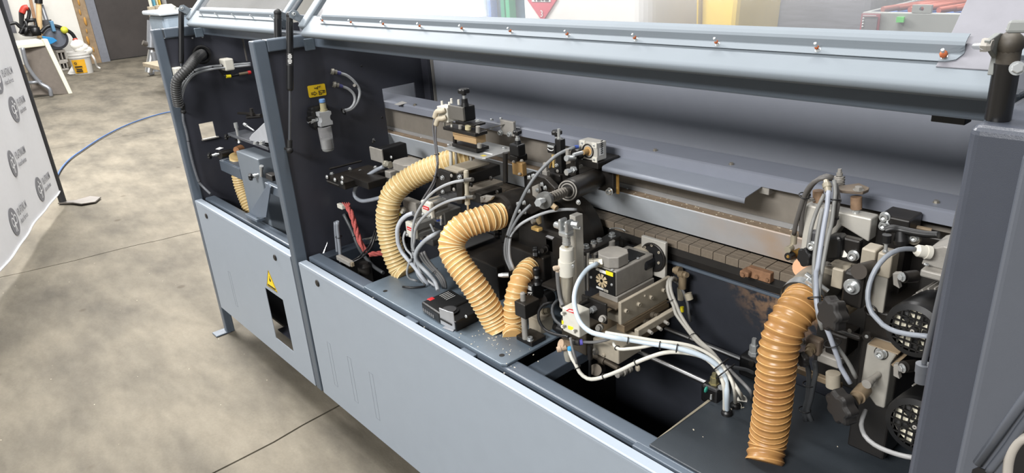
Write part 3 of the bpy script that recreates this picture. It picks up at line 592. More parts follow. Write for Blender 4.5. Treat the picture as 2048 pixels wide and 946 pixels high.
# posts of square tube, front
mpart('post', FRAME, (.058, .094, .0, .04, .0, ZT)); mpart('post', FRAME, (1.106, 1.146, .0, .045, .15, ZT))
for x0, x1 in ((.058, .094), (1.106, 1.146)):
    mpart('top_tube', FRAME, (x0, x1, .045, .205, ZT - .04, ZT - .0005))
mpart('top_beam', FRAME, (.095, 1.105, .2, .24, ZT - .042, ZT)); mpart('top_beam', FRAME, (1.147, 3.185, .2, .24, ZT - .042, ZT))
mpart('floor_foot', FRAME, (.035, .095, -.055, .02, .0, .008), bev=.003)
# corner tabs where the tubes meet
for x in (1.16, .108): mpart('corner_tab', DECK, (x, x + .012, .165, .2, ZT - .05, ZT - .012), bev=.002)
# bulkheads: sheet across the machine behind each post
def sheet_x(name, m, X, y0, y1, z0, z1, holes, t=.006, parent=None):
    """plate in the plane X with rectangular holes (ya,yb,za,zb)"""
    ys = sorted({y0, y1} | {h[0] for h in holes} | {h[1] for h in holes}); zs = sorted({z0, z1} | {h[2] for h in holes} | {h[3] for h in holes}); b = B()
    for i in range(len(ys) - 1):
        for k in range(len(zs) - 1):
            yc = (ys[i] + ys[i + 1]) / 2; zc = (zs[k] + zs[k + 1]) / 2
            if any(h[0] < yc < h[1] and h[2] < zc < h[3] for h in holes): continue
            b.box(X - t, X, ys[i], ys[i + 1], zs[k], zs[k + 1])
    return b.build(name, m, parent or mc)
XB2 = 1.135; XB1 = .085
q = [c6(x, y, X=XB2) for x, y in ((685, 385), (905, 337), (715, 745))]
# the pressure beam passes through a notch of the second bulkhead
NY0 = .455; NY1 = .60; NZ0 = 1.00; NZ1 = 1.248
sheet_x('bulkhead', INNER, XB2, .045, .70, .62, 1.436, [(NY0, NY1, NZ0, NZ1)])
hq = [c3(x, y, X=XB1) for x, y in ((305, 190), (418, 172), (440, 300), (330, 320))]
hy0 = hq[0].y; hy1 = hq[1].y; hz0 = hq[3].z; hz1 = hq[0].z
sheet_x('bulkhead', INNER, XB1, .04, .70, .2, 1.436, [(hy0, hy1, hz0 + .005, hz1)])
mpart('hole_edge', CAST, (XB1 - .006, XB1 + .012, hy0 - .004, hy1 + .008, hz0, hz0 + .006), bev=.001)
for x, y in ((415, 300), (493, 292), (533, 470)): bolt(mc, c2(x, y, X=XB1), RIGHT, .006, 'button')
# back wall
mpart('back_wall', WALLG, (XB2, 3.183, .667, .672, .95, 1.47), bev=.001); mpart('back_wall', WALLG, (XB1, XB2 - .007, .667, .672, .4, 1.47), bev=.001)
mpart('corner_strip', INNER, (XB2, 1.175, .640, .666, .98, 1.436), bev=.001)
mpart('edge_strip', CAST, (1.176, 1.179, .655, .666, .98, 1.436), bev=0)
q_ = px(1861, 243, Y=.242); mpart('hood_bracket', BLACK, (q_.x, px(1930, 246, Y=.242).x, .242, .27, q_.z, 1.434), bev=.001)
# sills
mpart('sill_rail', FRAME, (.096, 1.10, .047, .095, .64, .712), bev=.006); mpart('sill_rail', FRAME, (1.148, 3.183, .047, .095, .64, .711), bev=.006)
# front panels with folded hem
def front_panel(x0, x1, z0, z1, hole=None, label=None):
    b = B(); xs = sorted({x0, x1} | ({hole[0], hole[1]} if hole else set())); zs = sorted({z0, z1} | ({hole[2], hole[3]} if hole else set()))
    for i in range(len(xs) - 1):
        for k in range(len(zs) - 1):
            xc = (xs[i] + xs[i + 1]) / 2; zc = (zs[k] + zs[k + 1]) / 2
            if hole and hole[0] < xc < hole[1] and hole[2] < zc < hole[3]: continue
            b.box(xs[i], xs[i + 1], 0, .002, zs[k], zs[k + 1])
    p = b.build('front_panel', PANEL, mc, label=label)
    h = B(); n = 8; prof = [(-.0005, z1 - .012)] + [(.006 - .0065 * math.cos(math.pi / 2 * i / n), z1 - .006 + .0065 * math.sin(math.pi / 2 * i / n)) for i in range(n + 1)] + [(.030, z1), (.030, z1 - .02), (.028, z1 - .02), (.028, z1 - .002), (.006, z1 - .002), (.0005, z1 - .012)]
    m_ = len(prof); h.add([(x0, y, z) for y, z in prof] + [(x1, y, z) for y, z in prof], [(i, i + 1, m_ + i + 1, m_ + i) for i in range(m_ - 1)], [i < 9 for i in range(m_ - 1)]); h.add([(x0, 0, z1 - .02), (x0, .028, z1 - .02), (x0, .030, z1), (x0, .003, z1 - .001)], [(0, 1, 2, 3)]); h.add([(x1, 0, z1 - .02), (x1, .028, z1 - .02), (x1, .030, z1), (x1, .003, z1 - .001)], [(3, 2, 1, 0)])
    h.build('top_hem', PANEL, p)
    s = B(); s.box(x0, x0 + .002, .0015, .03, z0, z1 - .02).box(x1 - .002, x1, .0015, .03, z0, z1 - .02).box(x0, x1, .0015, .03, z0, z0 + .002); s.build('side_return', PANEL, p)
    return p
HOLE = (.772, .940, .244, .481)
p1 = front_panel(.100, 1.098, .153, .712, HOLE, 'light grey front panel with a dark access opening')
p2 = front_panel(1.166, 3.19, .156, .708, None, 'long light grey front panel with three scored slots')
def lock(p, x, z):
    b = B(); b.lathe((x, -.0005, z), (0, -.004, 0), [(0, .013), (.6, .0125), (1, .010)], 24); b.box(x - .008, x + .008, -.0052, -.004, z - .0015, z + .0015); b.build('panel_lock', BLKM, p)
lock(p1, .223, .664); lock(p1, .954, .667); lock(p2, 1.299, .669); lock(p2, 2.95, .669)
SCORE = mat('score_line', (.45, .465, .49), .6)
def slot(p, x, z0, z1):
    b = B(); t = .0009
    b.box(x - .012, x - .012 + t, -.0004, .001, z0, z1).box(x + .012 - t, x + .012, -.0004, .001, z0, z1).box(x - .012, x + .012, -.0004, .001, z1 - t, z1).box(x - .012, x + .012, -.0004, .001, z0, z0 + t); b.build('scored_slot', SCORE, p)
slot(p1, .352, .246, .424)
for x in (1.295, 1.442, 1.586): slot(p2, x, .245, .430)
# warning triangle
wt = B(); wt.prism([(.852, -.0002, .583), (.802, -.0002, .500), (.901, -.0002, .500)], (0, -.0012, 0)); wl_ = wt.build('warning_label', YEL, p1, label='yellow warning triangle with black symbols')
wb2 = B()
for a_, b_ in (((.852, .583), (.802, .500)), ((.802, .500), (.901, .500)), ((.901, .500), (.852, .583))):
    cen = V((.852, 0, .528)); A = V((a_[0], -.0018, a_[1])); Bq = V((b_[0], -.0018, b_[1])); A2 = A + (cen - A) * .085; B2 = Bq + (cen - Bq) * .085; A2.y = B2.y = -.0018; wb2.add([A, Bq, B2, A2], [(0, 1, 2, 3)])
wb2.box(.815, .888, -.0019, -.0015, .505, .513); wb2.box(.845, .858, -.0019, -.0015, .533, .545); wb2.box(.849, .853, -.0019, -.0015, .545, .556); wb2.build('label_print', INK, wl_)
# behind the opening: shelf and clear tray
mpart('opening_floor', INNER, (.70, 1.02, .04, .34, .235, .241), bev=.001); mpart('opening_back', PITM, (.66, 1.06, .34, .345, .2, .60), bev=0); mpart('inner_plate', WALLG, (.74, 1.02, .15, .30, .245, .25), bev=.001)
b = B(); b.box(.87, 1.0, .03, .033, .245, .29).box(.87, 1.0, .11, .113, .245, .29).box(.87, .873, .033, .11, .245, .29).box(.997, 1.0, .033, .11, .245, .29); tag(b.build('clear_tray', BOWL), 'small clear plastic tray inside the panel opening', 'tray')
# added light-blocking pan and pit
TRACK = mat('track_panel_paint', (.155, .165, .19), .45, bump=.12, bscale=900, var=.15, scale=9)
def splash():
    N = TRACK.node_tree.nodes; L = TRACK.node_tree.links; b = N['Principled BSDF']; src = b.inputs['Base Color'].links[0].from_socket
    tc = N.new('ShaderNodeTexCoord'); mp = N.new('ShaderNodeMapping'); mp.inputs['Scale'].default_value = (4.6, 0, 5.5); L.new(tc.outputs['Object'], mp.inputs[0])
    g = N.new('ShaderNodeTexGradient'); g.gradient_type = 'SPHERICAL'; mp.inputs['Location'].default_value = (-1.20 * 4.6, 0, -.96 * 5.5); L.new(mp.outputs[0], g.inputs[0])
    nz = N.new('ShaderNodeTexNoise'); nz.inputs['Scale'].default_value = 60; nz.inputs['Detail'].default_value = 7; L.new(tc.outputs['Object'], nz.inputs['Vector'])
    rp = N.new('ShaderNodeValToRGB'); rp.color_ramp.elements[0].position = .42; rp.color_ramp.elements[1].position = .62; L.new(nz.outputs['Fac'], rp.inputs[0])
    mu = N.new('ShaderNodeMath'); mu.operation = 'MULTIPLY'; L.new(rp.outputs[0], mu.inputs[0]); L.new(g.outputs['Fac'], mu.inputs[1]); m2 = N.new('ShaderNodeMath'); m2.operation = 'MULTIPLY'; m2.inputs[1].default_value = 1.5; m2.use_clamp = True; L.new(mu.outputs[0], m2.inputs[0])
    mx = N.new('ShaderNodeMixRGB'); L.new(m2.outputs[0], mx.inputs[0]); L.new(src, mx.inputs[1]); mx.inputs[2].default_value = (.26, .155, .085, 1); L.new(mx.outputs[0], b.inputs['Base Color'])
splash()
mpart('light_block_pan', PITM, (.1, 3.183, .10, .66, .19, .2), bev=0); mpart('skirt', PITM, (.1, 3.183, .655, .66, .0, .95), bev=0); mpart('track_panel', TRACK, (1.14, 3.183, .475, .48, .2, .962), bev=.001, label='dark painted panel below the feed chain')  # first a dark pan added to block light from below
mpart('track_panel', INNER, (.09, 1.128, .50, .505, .2, .90), bev=.001)
mpart('panel_lip', FRAME, (2.05, 3.183, .466, .474, .915, .922), bev=.001)
# deck plates and cross members
def plate(name, poly, z0, z1, m=DECK, bev=.002, label=None):
    b = B(); b.prism([V((x, y, z0)) for x, y in poly], (0, 0, z1 - z0)); return b.build(name, m, mc, bev, label=label)
dp = plate('deck_plate', [(1.54, .065), (1.545, .045), (2.225, .045), (2.238, .055), (2.236, .20), (2.232, .45), (1.535, .45)], .7115, .7195)
for x, y in ((2.196, .074), (1.63, .074)):
    b = B(); b.cyl((x, y, .7193), (x, y, .7199), .0075, n=16); b.build('screw_hole', PITM, dp)
for x in (1.80, 2.07): mpart('sill_notch', FRAME, (x, x + .055, .030, .052, .698, .706), bev=.002)
mpart('deck_plate', mat('deck_paint_shaded', (.185, .205, .225), .42, bump=.15, bscale=700, var=.15, scale=10), (2.69, 3.183, .055, .46, .7115, .7175), bev=.002)  # right plate: shade put into a darker copy of the deck paint
b = B(); b.prism([(2.6895, .08 + .02 * i, .7165) if True else 0 for i in range(2)] + [(2.6895, .30, .7180), (2.697, .30, .7182), (2.694, .12, .7182)], (0, 0, .0005)); b.build('worn_edge', mat('worn_edge', (.55, .52, .45), .6), mc)
mpart('cross_member', FRAME, (2.245, 2.31, .096, .46, .655, .688), bev=.003); mpart('cross_member', FRAME, (1.46, 1.53, .096, .46, .60, .66), bev=.003)
mpart('sill_step', FRAME, (2.66, 2.93, .036, .056, .698, .7105), bev=.002)
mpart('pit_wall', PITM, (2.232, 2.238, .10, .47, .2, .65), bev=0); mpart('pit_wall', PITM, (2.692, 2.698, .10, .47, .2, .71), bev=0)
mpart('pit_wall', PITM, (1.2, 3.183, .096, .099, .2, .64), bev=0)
for x in (2.25, 1.62, 1.9): mpart('chip', CAST, (x, x + .004, .031, .034, .7085, .7105), bev=0)
# ---- right-hand cover
sc_ = thing('side_cover', 'dark anthracite end cover with rounded edges at the right of the machine', 'cover', (3.7, .2, 0))
b = B(); b.box(3.187, 4.9, 0, .75, .12, 1.478); b.build('shell', mat('cover_paint', (.235, .25, .285), .36, bump=.15, bscale=900, var=.04), sc_, .012, 4)
b = B(); b.box(3.246, 4.9, -.016, .004, .05, 1.460); b.build('door', mat('cover_door_paint', (.31, .325, .355), .2, bump=.05, bscale=900, var=.03), sc_, .010, 4)
E6 = crop(1820, 760, 5.088); yv = -.018
b = B(); b.sweep([E6(690, 850, Y=yv), E6(1160, 200, Y=yv), E6(1700, -500, Y=yv)], .006, 10); b.build('pressed_rib', MATS['cover_door_paint'], sc_)
b = B(); b.sweep(spline([E6(800, 930, Y=yv), E6(985, 690, Y=yv), E6(1160, 440, Y=yv), E6(1500, 0, Y=yv)], 6), .005, 10); b.build('pressed_rib', MATS['cover_door_paint'], sc_)
b = B(); b.prism([E6(640, 905, Y=yv + .002), E6(700, 880, Y=yv + .002), E6(840, 945, Y=yv + .002), E6(840, 1050, Y=yv + .002), E6(600, 1050, Y=yv + .002)], (0, -.002, 0)); b.build('vent_opening', PITM, sc_)
b = B(); b.prism([E6(1030, 946, Y=yv + .001), E6(1060, 760, Y=yv + .001), E6(1160, 640, Y=yv + .001), E6(1400, 640, Y=yv + .001), E6(1400, 1100, Y=yv + .001), E6(1030, 1100, Y=yv + .001)], (0, -.003, 0)); b.build('hand_opening', PITM, sc_)
b = B(); b.sweep(spline([E6(990, 1050, Y=yv), E6(1010, 820, Y=yv), E6(1060, 680, Y=yv), E6(1160, 590, Y=yv), E6(1400, 560, Y=yv)], 6), .006, 10); b.build('opening_gasket', mat('gasket_grey', (.62, .60, .57), .5), sc_)

# ============================================================ raised hoods
HA = math.radians(45); HU = V((0, math.cos(HA), math.sin(HA))); HN = V((0, -math.sin(HA), math.cos(HA)))
def hood(name, label, x0, x1, bar0, bar1, bolts, rust):
    r = thing(name, label, 'hood', ((x0 + x1) / 2, .125, 1.482))
    O = V((0, .125, 1.490))
    def sec(prof, xa, xb, nm, m, par=r, sm=False, bev=.0):   # closed (v,w) profile extruded along X
        pts = [O + HU * v + HN * w_ for v, w_ in prof]; b = B(); b.prism([V((xa, p.y, p.z)) for p in pts], (xb - xa, 0, 0)); return b.build(nm, m, par, bev)
    # lip: folded sheet with a soft lower edge
    b = B(); prof = []
    for i in range(9):
        t = -math.pi * .75 + math.pi * .75 * i / 8; prof.append(O + HU * (.008 + .010 * math.sin(t) * 1.0) + HN * (-.010 + .010 * math.cos(t)))
    prof = [V((0, .150, 1.479)), V((0, .134, 1.479))] + [V((0, .128, 1.480)), V((0, .123, 1.484)), V((0, .121, 1.489)), V((0, .1225, 1.4945)), V((0, .127, 1.499))] + [O + HU * .045 + HN * .004, O + HU * .068 + HN * .004]
    m_ = len(prof); b.add([V((x0, p.y, p.z)) for p in prof] + [V((x1, p.y, p.z)) for p in prof], [(i, m_ + i, m_ + i + 1, i + 1) for i in range(m_ - 1)], True)
    inn = [p + V((0, .003, -.002)) for p in prof]; b.add([V((x0, p.y, p.z)) for p in inn] + [V((x1, p.y, p.z)) for p in inn], [(i, i + 1, m_ + i + 1, m_ + i) for i in range(m_ - 1)], True)
    b.build('lip', HOODG, r)
    # clamping bar: raised top, hollow middle, lower flange
    bp = [(.038, .006), (.038, .0078), (.051, .0078), (.0545, .0115), (.0585, .0160), (.063, .0178), (.070, .0178), (.078, .0158), (.078, .0143), (.070, .0163), (.0635, .0163), (.060, .0148), (.056, .0103), (.052, .006)]
    # rounded ends at the lower corners
    b = B(); n = len(bp); pts = [O + HU * v + HN * w_ for v, w_ in bp]; xs = [bar0, bar0 + .006, bar1 - .018, bar1 - .006, bar1]; sh_ = [.0, 0, 0, .004, .014]
    V_ = []
    for xx, s_ in zip(xs, sh_):
        for (v, w_) in bp: V_.append(V((xx, 0, 0)) + V((0, *(O + HU * (v + s_ * max(0, (.058 - v) / .020)) + HN * w_).yz)))
    F_ = [tuple(range(n))] + [tuple((len(xs) - 1) * n + i for i in range(n))[::-1]]
    for k in range(len(xs) - 1):
        for i in range(n): F_.append((k * n + i, k * n + (i + 1) % n, (k + 1) * n + (i + 1) % n, (k + 1) * n + i))
    b.add(V_, F_, False); b.build('clamp_bar', HOODG, r)
    for i, bx in enumerate(bolts):
        p = O + HU * .0445 + HN * .0078; p.x = bx; c = bolt(r, p, HN, .0046, 'hex', STEEL)
        b = B(); b.cyl(p, p + HN * .016, .0022, n=8); b.build('stud', STEEL, c if False else r)
        if rust: b = B(); b.ball(p + HN * .0065, .0036 if i < len(bolts) - 1 else .0055, 8); b.build('rust_cap', ORANGE, r)
    # window, then an added opaque sheet, out of view, to shade the interior
    w0, w1, w2 = O + HU * .064 + HN * .004, O + HU * .30 + HN * .004, O + HU * .80 + HN * .004
    b = B(); b.hexa([V((x0 + .005, *w1.yz)), V((x1 + .02, *w1.yz)), V((x1 + .02, *w2.yz)), V((x0 + .005, *w2.yz))], [V((x0 + .005, *(w1 - HN * .006).yz)), V((x1 + .02, *(w1 - HN * .006).yz)), V((x1 + .02, *(w2 - HN * .006).yz)), V((x0 + .005, *(w2 - HN * .006).yz))]); b.build('added_shade_sheet', HOODG, r)
    b = B(); b.hexa([V((x0 + .03, *w0.yz)), V((x1 + .02, *w0.yz)), V((x1 + .02, *w1.yz)), V((x0 + .03, *w1.yz))], [V((x0 + .03, *(w0 - HN * .004).yz)), V((x1 + .02, *(w0 - HN * .004).yz)), V((x1 + .02, *(w1 - HN * .004).yz)), V((x0 + .03, *(w1 - HN * .004).yz))]); b.build('window_pane', CLEAR, r)
    return r, O
xs_ = [1.354 + .1747 * i for i in range(11)]
h2, HO = hood('machine_hood', 'long raised hood with clear window over the machine interior', 1.245, 3.185, 1.335, 3.122, xs_, True)
h1, _ = hood('machine_hood', 'short raised hood with clear window at the far end', .17, 1.06, .26, 1.03, [.30 + .173 * i for i in range(5)], False)
# end frames and hinge arms of the hoods
def hood_arm(r, X, wdt=.045, end=None):
    b = B(); a = HO + HU * .02 + HN * .012; e = HO + HU * .80 + HN * .012
    for w_ in (0,):
        b.hexa([V((X, *(a - HN * .03).yz)), V((X + wdt, *(a - HN * .03).yz)), V((X + wdt, *a.yz)), V((X, *a.yz))], [V((X, *(e - HN * .03).yz)), V((X + wdt, *(e - HN * .03).yz)), V((X + wdt, *e.yz)), V((X, *e.yz))])
    b.build('end_frame', HOODG, r, .006)
hood_arm(h2, 1.205); hood_arm(h1, .135); hood_arm(h1, 1.03, .03)
def border(xa, xb, v0, w0, w1, nm, m):
    b = B(); q = lambda v, w_: (HO + HU * v + HN * w_).yz
    b.hexa([V((xa, *q(v0, w1))), V((xb, *q(v0, w1))), V((xb, *q(v0, w0))), V((xa, *q(v0, w0)))], [V((xa, *q(.8, w1))), V((xb, *q(.8, w1))), V((xb, *q(.8, w0))), V((xa, *q(.8, w0)))]); b.build(nm, m, h2, .001)
border(3.095, 3.185, .03, .002, .006, 'window_border', mat('hood_border', (.43, .43, .455), .5, spec=.3)); border(3.186, 3.196, .05, .002, .013, 'edge_fold', HOODG); border(3.197, 3.34, .05, -.01, -.006, 'end_frame', mat('hood_end_grey', (.36, .36, .39), .5))
b = B(); b.box(1.268, 1.30, .155, .19, 1.497, 1.528); b.build('rubber_stop', RUB, h2, .004)
def lever(r, X, pts, t=.004, hole=None, m=None):
    b = B(); b.prism([V((X, y, z)) for y, z in pts], (t, 0, 0)); o = b.build('strut_bracket', m or HOODG, r, .001)
    if hole: bolt(r, (X + t, *hole), RIGHT, .008, 'socket')
    return o
# bracket plates: ear at the strut eye running back to the end frame
yz = lambda c, x, y, X: tuple(c(x, y, X=X).yz)
lever(h2, 1.196, [yz(c2, x, y, 1.198) for x, y in ((1170, 100), (1195, 78), (1240, 85), (1260, 115), (1330, 140), (1385, 40), (1430, -60), (1440, 10), (1370, 210), (1340, 212), (1180, 140))], hole=yz(c2, 1210, 110, 1.2))
lever(h1, .126, [yz(c2, x, y, .128) for x, y in ((305, 65), (318, 42), (345, 38), (380, 60), (430, 78), (455, 20), (480, -40), (500, 0), (455, 142), (420, 140), (310, 85))], hole=yz(c2, 330, 65, .13))
lever(h1, 1.070, [yz(c2, x, y, 1.07) for x, y in ((1050, 90), (1075, 70), (1110, 90), (1165, 110), (1165, 170), (1110, 150), (1060, 130))], hole=None)
b = B(); b.prism([V((3.19, *yz(f2, x, y, 3.19))) for x, y in ((1750, 300), (1830, 245), (1870, 250), (1890, 300), (1830, 470), (1810, 560), (1770, 560), (1800, 430), (1745, 345))], (.006, 0, 0)); b.build('strut_bracket', mat('bracket_grey', (.44, .45, .44), .5), h2, .001)
b = B(); b.hexa([f2(1895, 250, X=3.215), f2(1930, 150, X=3.215), f2(1985, 150, X=3.215), f2(1985, 240, X=3.215)], [p + V((.02, .01, 0)) for p in (f2(1895, 250, X=3.215), f2(1930, 150, X=3.215), f2(1985, 150, X=3.215), f2(1985, 240, X=3.215))]); b.build('stop_block', MATS['bracket_grey'], h2, .003)
b = B(); b.cyl(f2(1685, 345, X=3.155), f2(1745, 345, X=3.19), .004, n=10); b.build('hinge_pin', CHROME, h2)
b = B(); b.lathe(f2(1735, 335, X=3.187), (.01, .0, 0), [(0, .008), (.6, .008), (1, .006)], 6); b.build('pin_nut', CAST, h2)
bolt(h2, f2(1995, 510, X=3.23), (.4, -.9, .2), .008, 'hex', STEEL)
# gas struts
def strut(label, pt, pm, pb, r, has_text=False, boot=False):
    t = thing('gas_strut', label, 'gas strut', pb, 'gas struts holding up the hoods'); d = (pm - pt).normalized()
    b = B(); b.lathe(pt + d * .02, pm - pt - d * .02, [(0, r), (.97, r), (.99, r * .85), (1, r * .7)], 24); b.build('cylinder', mat('strut_black', (.075, .075, .08), .3, coat=.3), t)
    b = B(); b.cyl(pm, pb, r * .42, n=14); b.build('rod', mat('strut_rod', (.42, .43, .45), .3, metal=.8), t)
    b = B(); b.ball(pt, r * 1.05, 14); b.cyl(pt, pt + d * .03, r * .9, n=16); b.build('end_fitting', mat('dusty_rubber', (.25, .23, .20), .6, var=.3, scale=60) if boot else RUB, t)
    e = (pb - pm).normalized(); b = B(); b.cyl(pb - e * .035, pb - e * .01, r * .75, n=14); b.ball(pb, r * 1.05, 14); b.build('end_fitting', RUB, t)
    if not boot: b = B(); b.cyl(pb + V((-.012, 0, 0)), pb + V((-.05, 0, 0)), r * .4, n=10); b.build('ball_stud', BLKM, t)
    if has_text:
        m_ = pt + (pm - pt) * .55; b = B(); b.lathe(pt + (pm - pt) * .50, (pm - pt) * .16, [(0, r * 1.01), (1, r * 1.01)], 24, False); lb = b.build('label', mat('strut_label', (.15, .15, .155), .4), t)
        vdir = (CAMC - m_); vdir = (vdir - d * vdir.dot(d)).normalized(); 
        for i in range(7): 
            b = B(); p = pt + (pm - pt) * (.51 + .02 * i) + vdir * r * 1.02; b.obox(p, vdir, r * (1.1 if i % 3 else .7), .0025, .0004, up=d); b.build('label_print', WLAB, lb)
    return t
strut('black gas strut beside the filter regulator bulkhead', c2(1180, 120, X=1.185), c2(1183, 715, X=1.185), c3(1022, 395, X=1.18), .0115, True)
strut('black gas strut at the far end post of the machine', c2(325, 80, X=.118), c2(325, 500, X=.118), c2(342, 880, X=.118), .0115)
strut('short black gas strut behind the middle post', c2(1085, 100, X=1.075), c2(1088, 330, X=1.075), c2(1090, 900, X=1.075), .0125)
strut('dusty black gas strut beside the dark end cover', f2(1945, 330, X=3.205), f2(1850, 900, X=3.205), V((3.215, .085, 1.22)), .0135, False, True)
# ============================================================ pressure beam, chain
pb_ = thing('pressure_beam', 'grey sheet metal pressure beam running along the rear of the interior', 'beam', (2.1, .5, .98))
XA, XE = .55, 3.185
def ext(prof, xa, xb, name, m, parent=pb_, bev=0., label=None, smooth=False):
    b = B(); n = len(prof); b.add([V((xa, y, z)) for y, z in prof] + [V((xb, y, z)) for y, z in prof], [(i, (i + 1) % n, n + (i + 1) % n, n + i) for i in range(n)] + [tuple(range(n))[::-1], tuple(range(n, 2 * n))], smooth)
    return b.build(name, m, parent, bev, label=label)
ext([(.560, 1.2035), (.470, 1.2035), (.464, 1.2015), (.460, 1.199), (.460, 1.176), (.462, 1.176), (.462, 1.198), (.466, 1.202), (.56, 1.203)], XA, XE, 'top_cover', WALLG and mat('beam_cover_paint', (.47, .485, .525), .45, bump=.1, bscale=900, var=.03))
ext([(.505, 1.2015), (.500, 1.2015), (.500, 1.06), (.505, 1.06)], XA, XE, 'face_plate', DUSTY)
ext([(.4995, 1.09), (.497, 1.09), (.497, 1.0775), (.4995, 1.0775)], XA, XE - .32, 'angle_strip', mat('angle_strip', (.60, .60, .60), .45, metal=.3))
ext([(.497, 1.077), (.468, 1.077), (.468, 1.0755), (.497, 1.0755)], XA, XE - .3, 'ledge', LEDGE)
ext([(.468, 1.0765), (.466, 1.074), (.512, .990), (.514, .992), (.4685, 1.0755)], XA, XE - .3, 'apron', APRON)
def rust_apron():
    N = APRON.node_tree.nodes; L = APRON.node_tree.links; b = N['Principled BSDF']; src = b.inputs['Base Color'].links[0].from_socket
    tc = N.new('ShaderNodeTexCoord'); sx = N.new('ShaderNodeSeparateXYZ'); L.new(tc.outputs['Object'], sx.inputs[0]); nz = N.new('ShaderNodeTexNoise'); nz.inputs['Scale'].default_value = 14; nz.inputs['Detail'].default_value = 6; L.new(tc.outputs['Object'], nz.inputs['Vector'])
    mr = N.new('ShaderNodeMapRange'); mr.inputs[1].default_value = .32; mr.inputs[2].default_value = .72; L.new(sx.outputs['X'], mr.inputs[0])
    ad = N.new('ShaderNodeMath'); ad.operation = 'MULTIPLY'; L.new(mr.outputs[0], ad.inputs[0]); L.new(nz.outputs['Fac'], ad.inputs[1]); m2 = N.new('ShaderNodeMath'); m2.operation = 'MULTIPLY'; m2.use_clamp = True; m2.inputs[1].default_value = 1.5; L.new(ad.outputs[0], m2.inputs[0])
    mx = N.new('ShaderNodeMixRGB'); L.new(m2.outputs[0], mx.inputs[0]); L.new(src, mx.inputs[1]); mx.inputs[2].default_value = (.48, .33, .21, 1); L.new(mx.outputs[0], b.inputs['Base Color'])
rust_apron()
for q, c in (((440, 72), d8), ((955, 165), d8), ((680, 20), e2), ((907, 513), c6), ((530, 655), crop(740, 100, 5.911))): bolt(pb_, c(*q, Z=1.2035), UP, .007, 'hex', mat('dull_bolt', (.62, .60, .56), .35, metal=.7))
for q, c in (((253, 330), d8), ((1357, 598), d8), ((952, 770), c6), ((740, 718), c6)): bolt(pb_, c(*q, Y=.4965), FRONT, .005, 'button', STEEL)
b = B(); q = [crop(740, 100, 5.911)(*t, Z=1.20354) for t in ((285, 645), (350, 655), (440, 625), (380, 605))]; b.prism(q, (0, 0, .0004)); b.build('scratched_label', mat('worn_label', (.70, .69, .67), .4, var=.2, scale=80), pb_)
# deflector shelf in front of the beam
b = B(); zt = 1.176
A0, A1, A2, A3 = V((2.268, .474, zt)), V((2.288, .374, zt)), V((2.688, .376, zt)), V((2.676, .474, zt))
df = thing('deflector_shelf', 'light grey sloping sheet metal shelf bolted under the beam edge', 'shelf', (2.48, .43, 1.165))
b.prism([A0, A1 + V((0, .004, 0)), A2 + V((0, .004, 0)), A3], (0, 0, -.002)); b.build('sheet', mat('shelf_paint', (.53, .55, .59), .42, bump=.1, bscale=900, var=.03), df)
b = B(); h = [(.380, 0), (.376, -.001), (.3735, -.004), (.3735, -.013), (.3755, -.013), (.3755, -.004), (.380, -.002)]; n = len(h)
b.add([V((2.287, y, zt + z)) for y, z in h] + [V((2.688, y + .002, zt + z)) for y, z in h], [(i, (i + 1) % n, n + (i + 1) % n, n + i) for i in range(n)] + [tuple(range(n))[::-1], tuple(range(n, 2 * n))], True); b.build('front_hem', MATS['shelf_paint'], df)
bolt(df, d8(125, 200, Y=.40), (0, 0, -1), .006, 'hex'); b = B(); q = d8(1200, 320, Y=.48); b.box(q.x - .012, q.x + .012, .465, .498, q.z - .012, q.z + .006); b.build('bracket', CAST, df, .001)
# feed chain of pads
ch = thing('feed_chain', 'dusty brown feed chain of rubber pads in front of the grey apron', 'chain', (2.3, .49, .93))
PAD = mat('dusty_pad', (.40, .36, .31), .8, var=.2, scale=50, bump=.3, bscale=150, dust=.5, dustc=(.20, .165, .125))
def _pad(b):
    p = .0340; g = .0011
    prof = [(0, -.020), (0, -.0015), (.0015, 0), (.018, 0), (.019, -.0012), (.020, 0), (.034, 0), (.035, -.0012), (.036, 0), (.052, 0), (.052, -.020)]
    n = len(prof); b.add([V((0, y, z)) for y, z in prof] + [V((p - g, y, z)) for y, z in prof], [(i, (i + 1) % n, n + (i + 1) % n, n + i) for i in range(n)] + [tuple(range(n))[::-1], tuple(range(n, 2 * n))])
b = B(); _pad(b); pm_ = b.mesh('chain_pad'); pm_.materials.append(PAD); x = 2.321 - .0348 * 33
while x < 3.1:
    o = bpy.data.objects.new('chain_pad', pm_); col.objects.link(o); o.parent = ch; o.location = V((x, .460, .986 + random.uniform(-.0006, .0006))) - ch.location; x += .0348
b = B(); b.box(1.16, 3.12, .464, .52, .945, .964); b.build('link_band', mat('chain_band', (.12, .11, .10), .6, var=.2), ch)
b = B(); b.box(1.16, 3.12, .468, .474, .925, .944); b.build('guide_rail', BLKM, ch, .002)
# rusty stop bracket on the track panel
rb_ = thing('stop_bracket', 'rust coloured angle bracket under the feed chain', 'bracket', d8(1120, 920, Y=.46))
q = pbox(d8, .445, (1220, 905), (1060, 885), (1235, 900), (1220, 975)); b = B(); b.box(q[0], q[1], .445, .474, q[4], q[5]); b.build('plate', RUST, rb_, .002)
q = pbox(d8, .43, (1070, 900), (1010, 880), (1080, 890), (1070, 935)); b = B(); b.box(q[0], q[1], .43, .474, q[4], q[5]); b.build('nut_block', RUST, rb_, .003)
bolt(rb_, d8(1130, 925, Y=.445), FRONT, .007, 'hex', RUST); bolt(rb_, d8(1200, 945, Y=.445), FRONT, .006, 'hex', RUST); bolt(rb_, d8(1035, 910, Y=.43), FRONT, .008, 'hex', RUST)
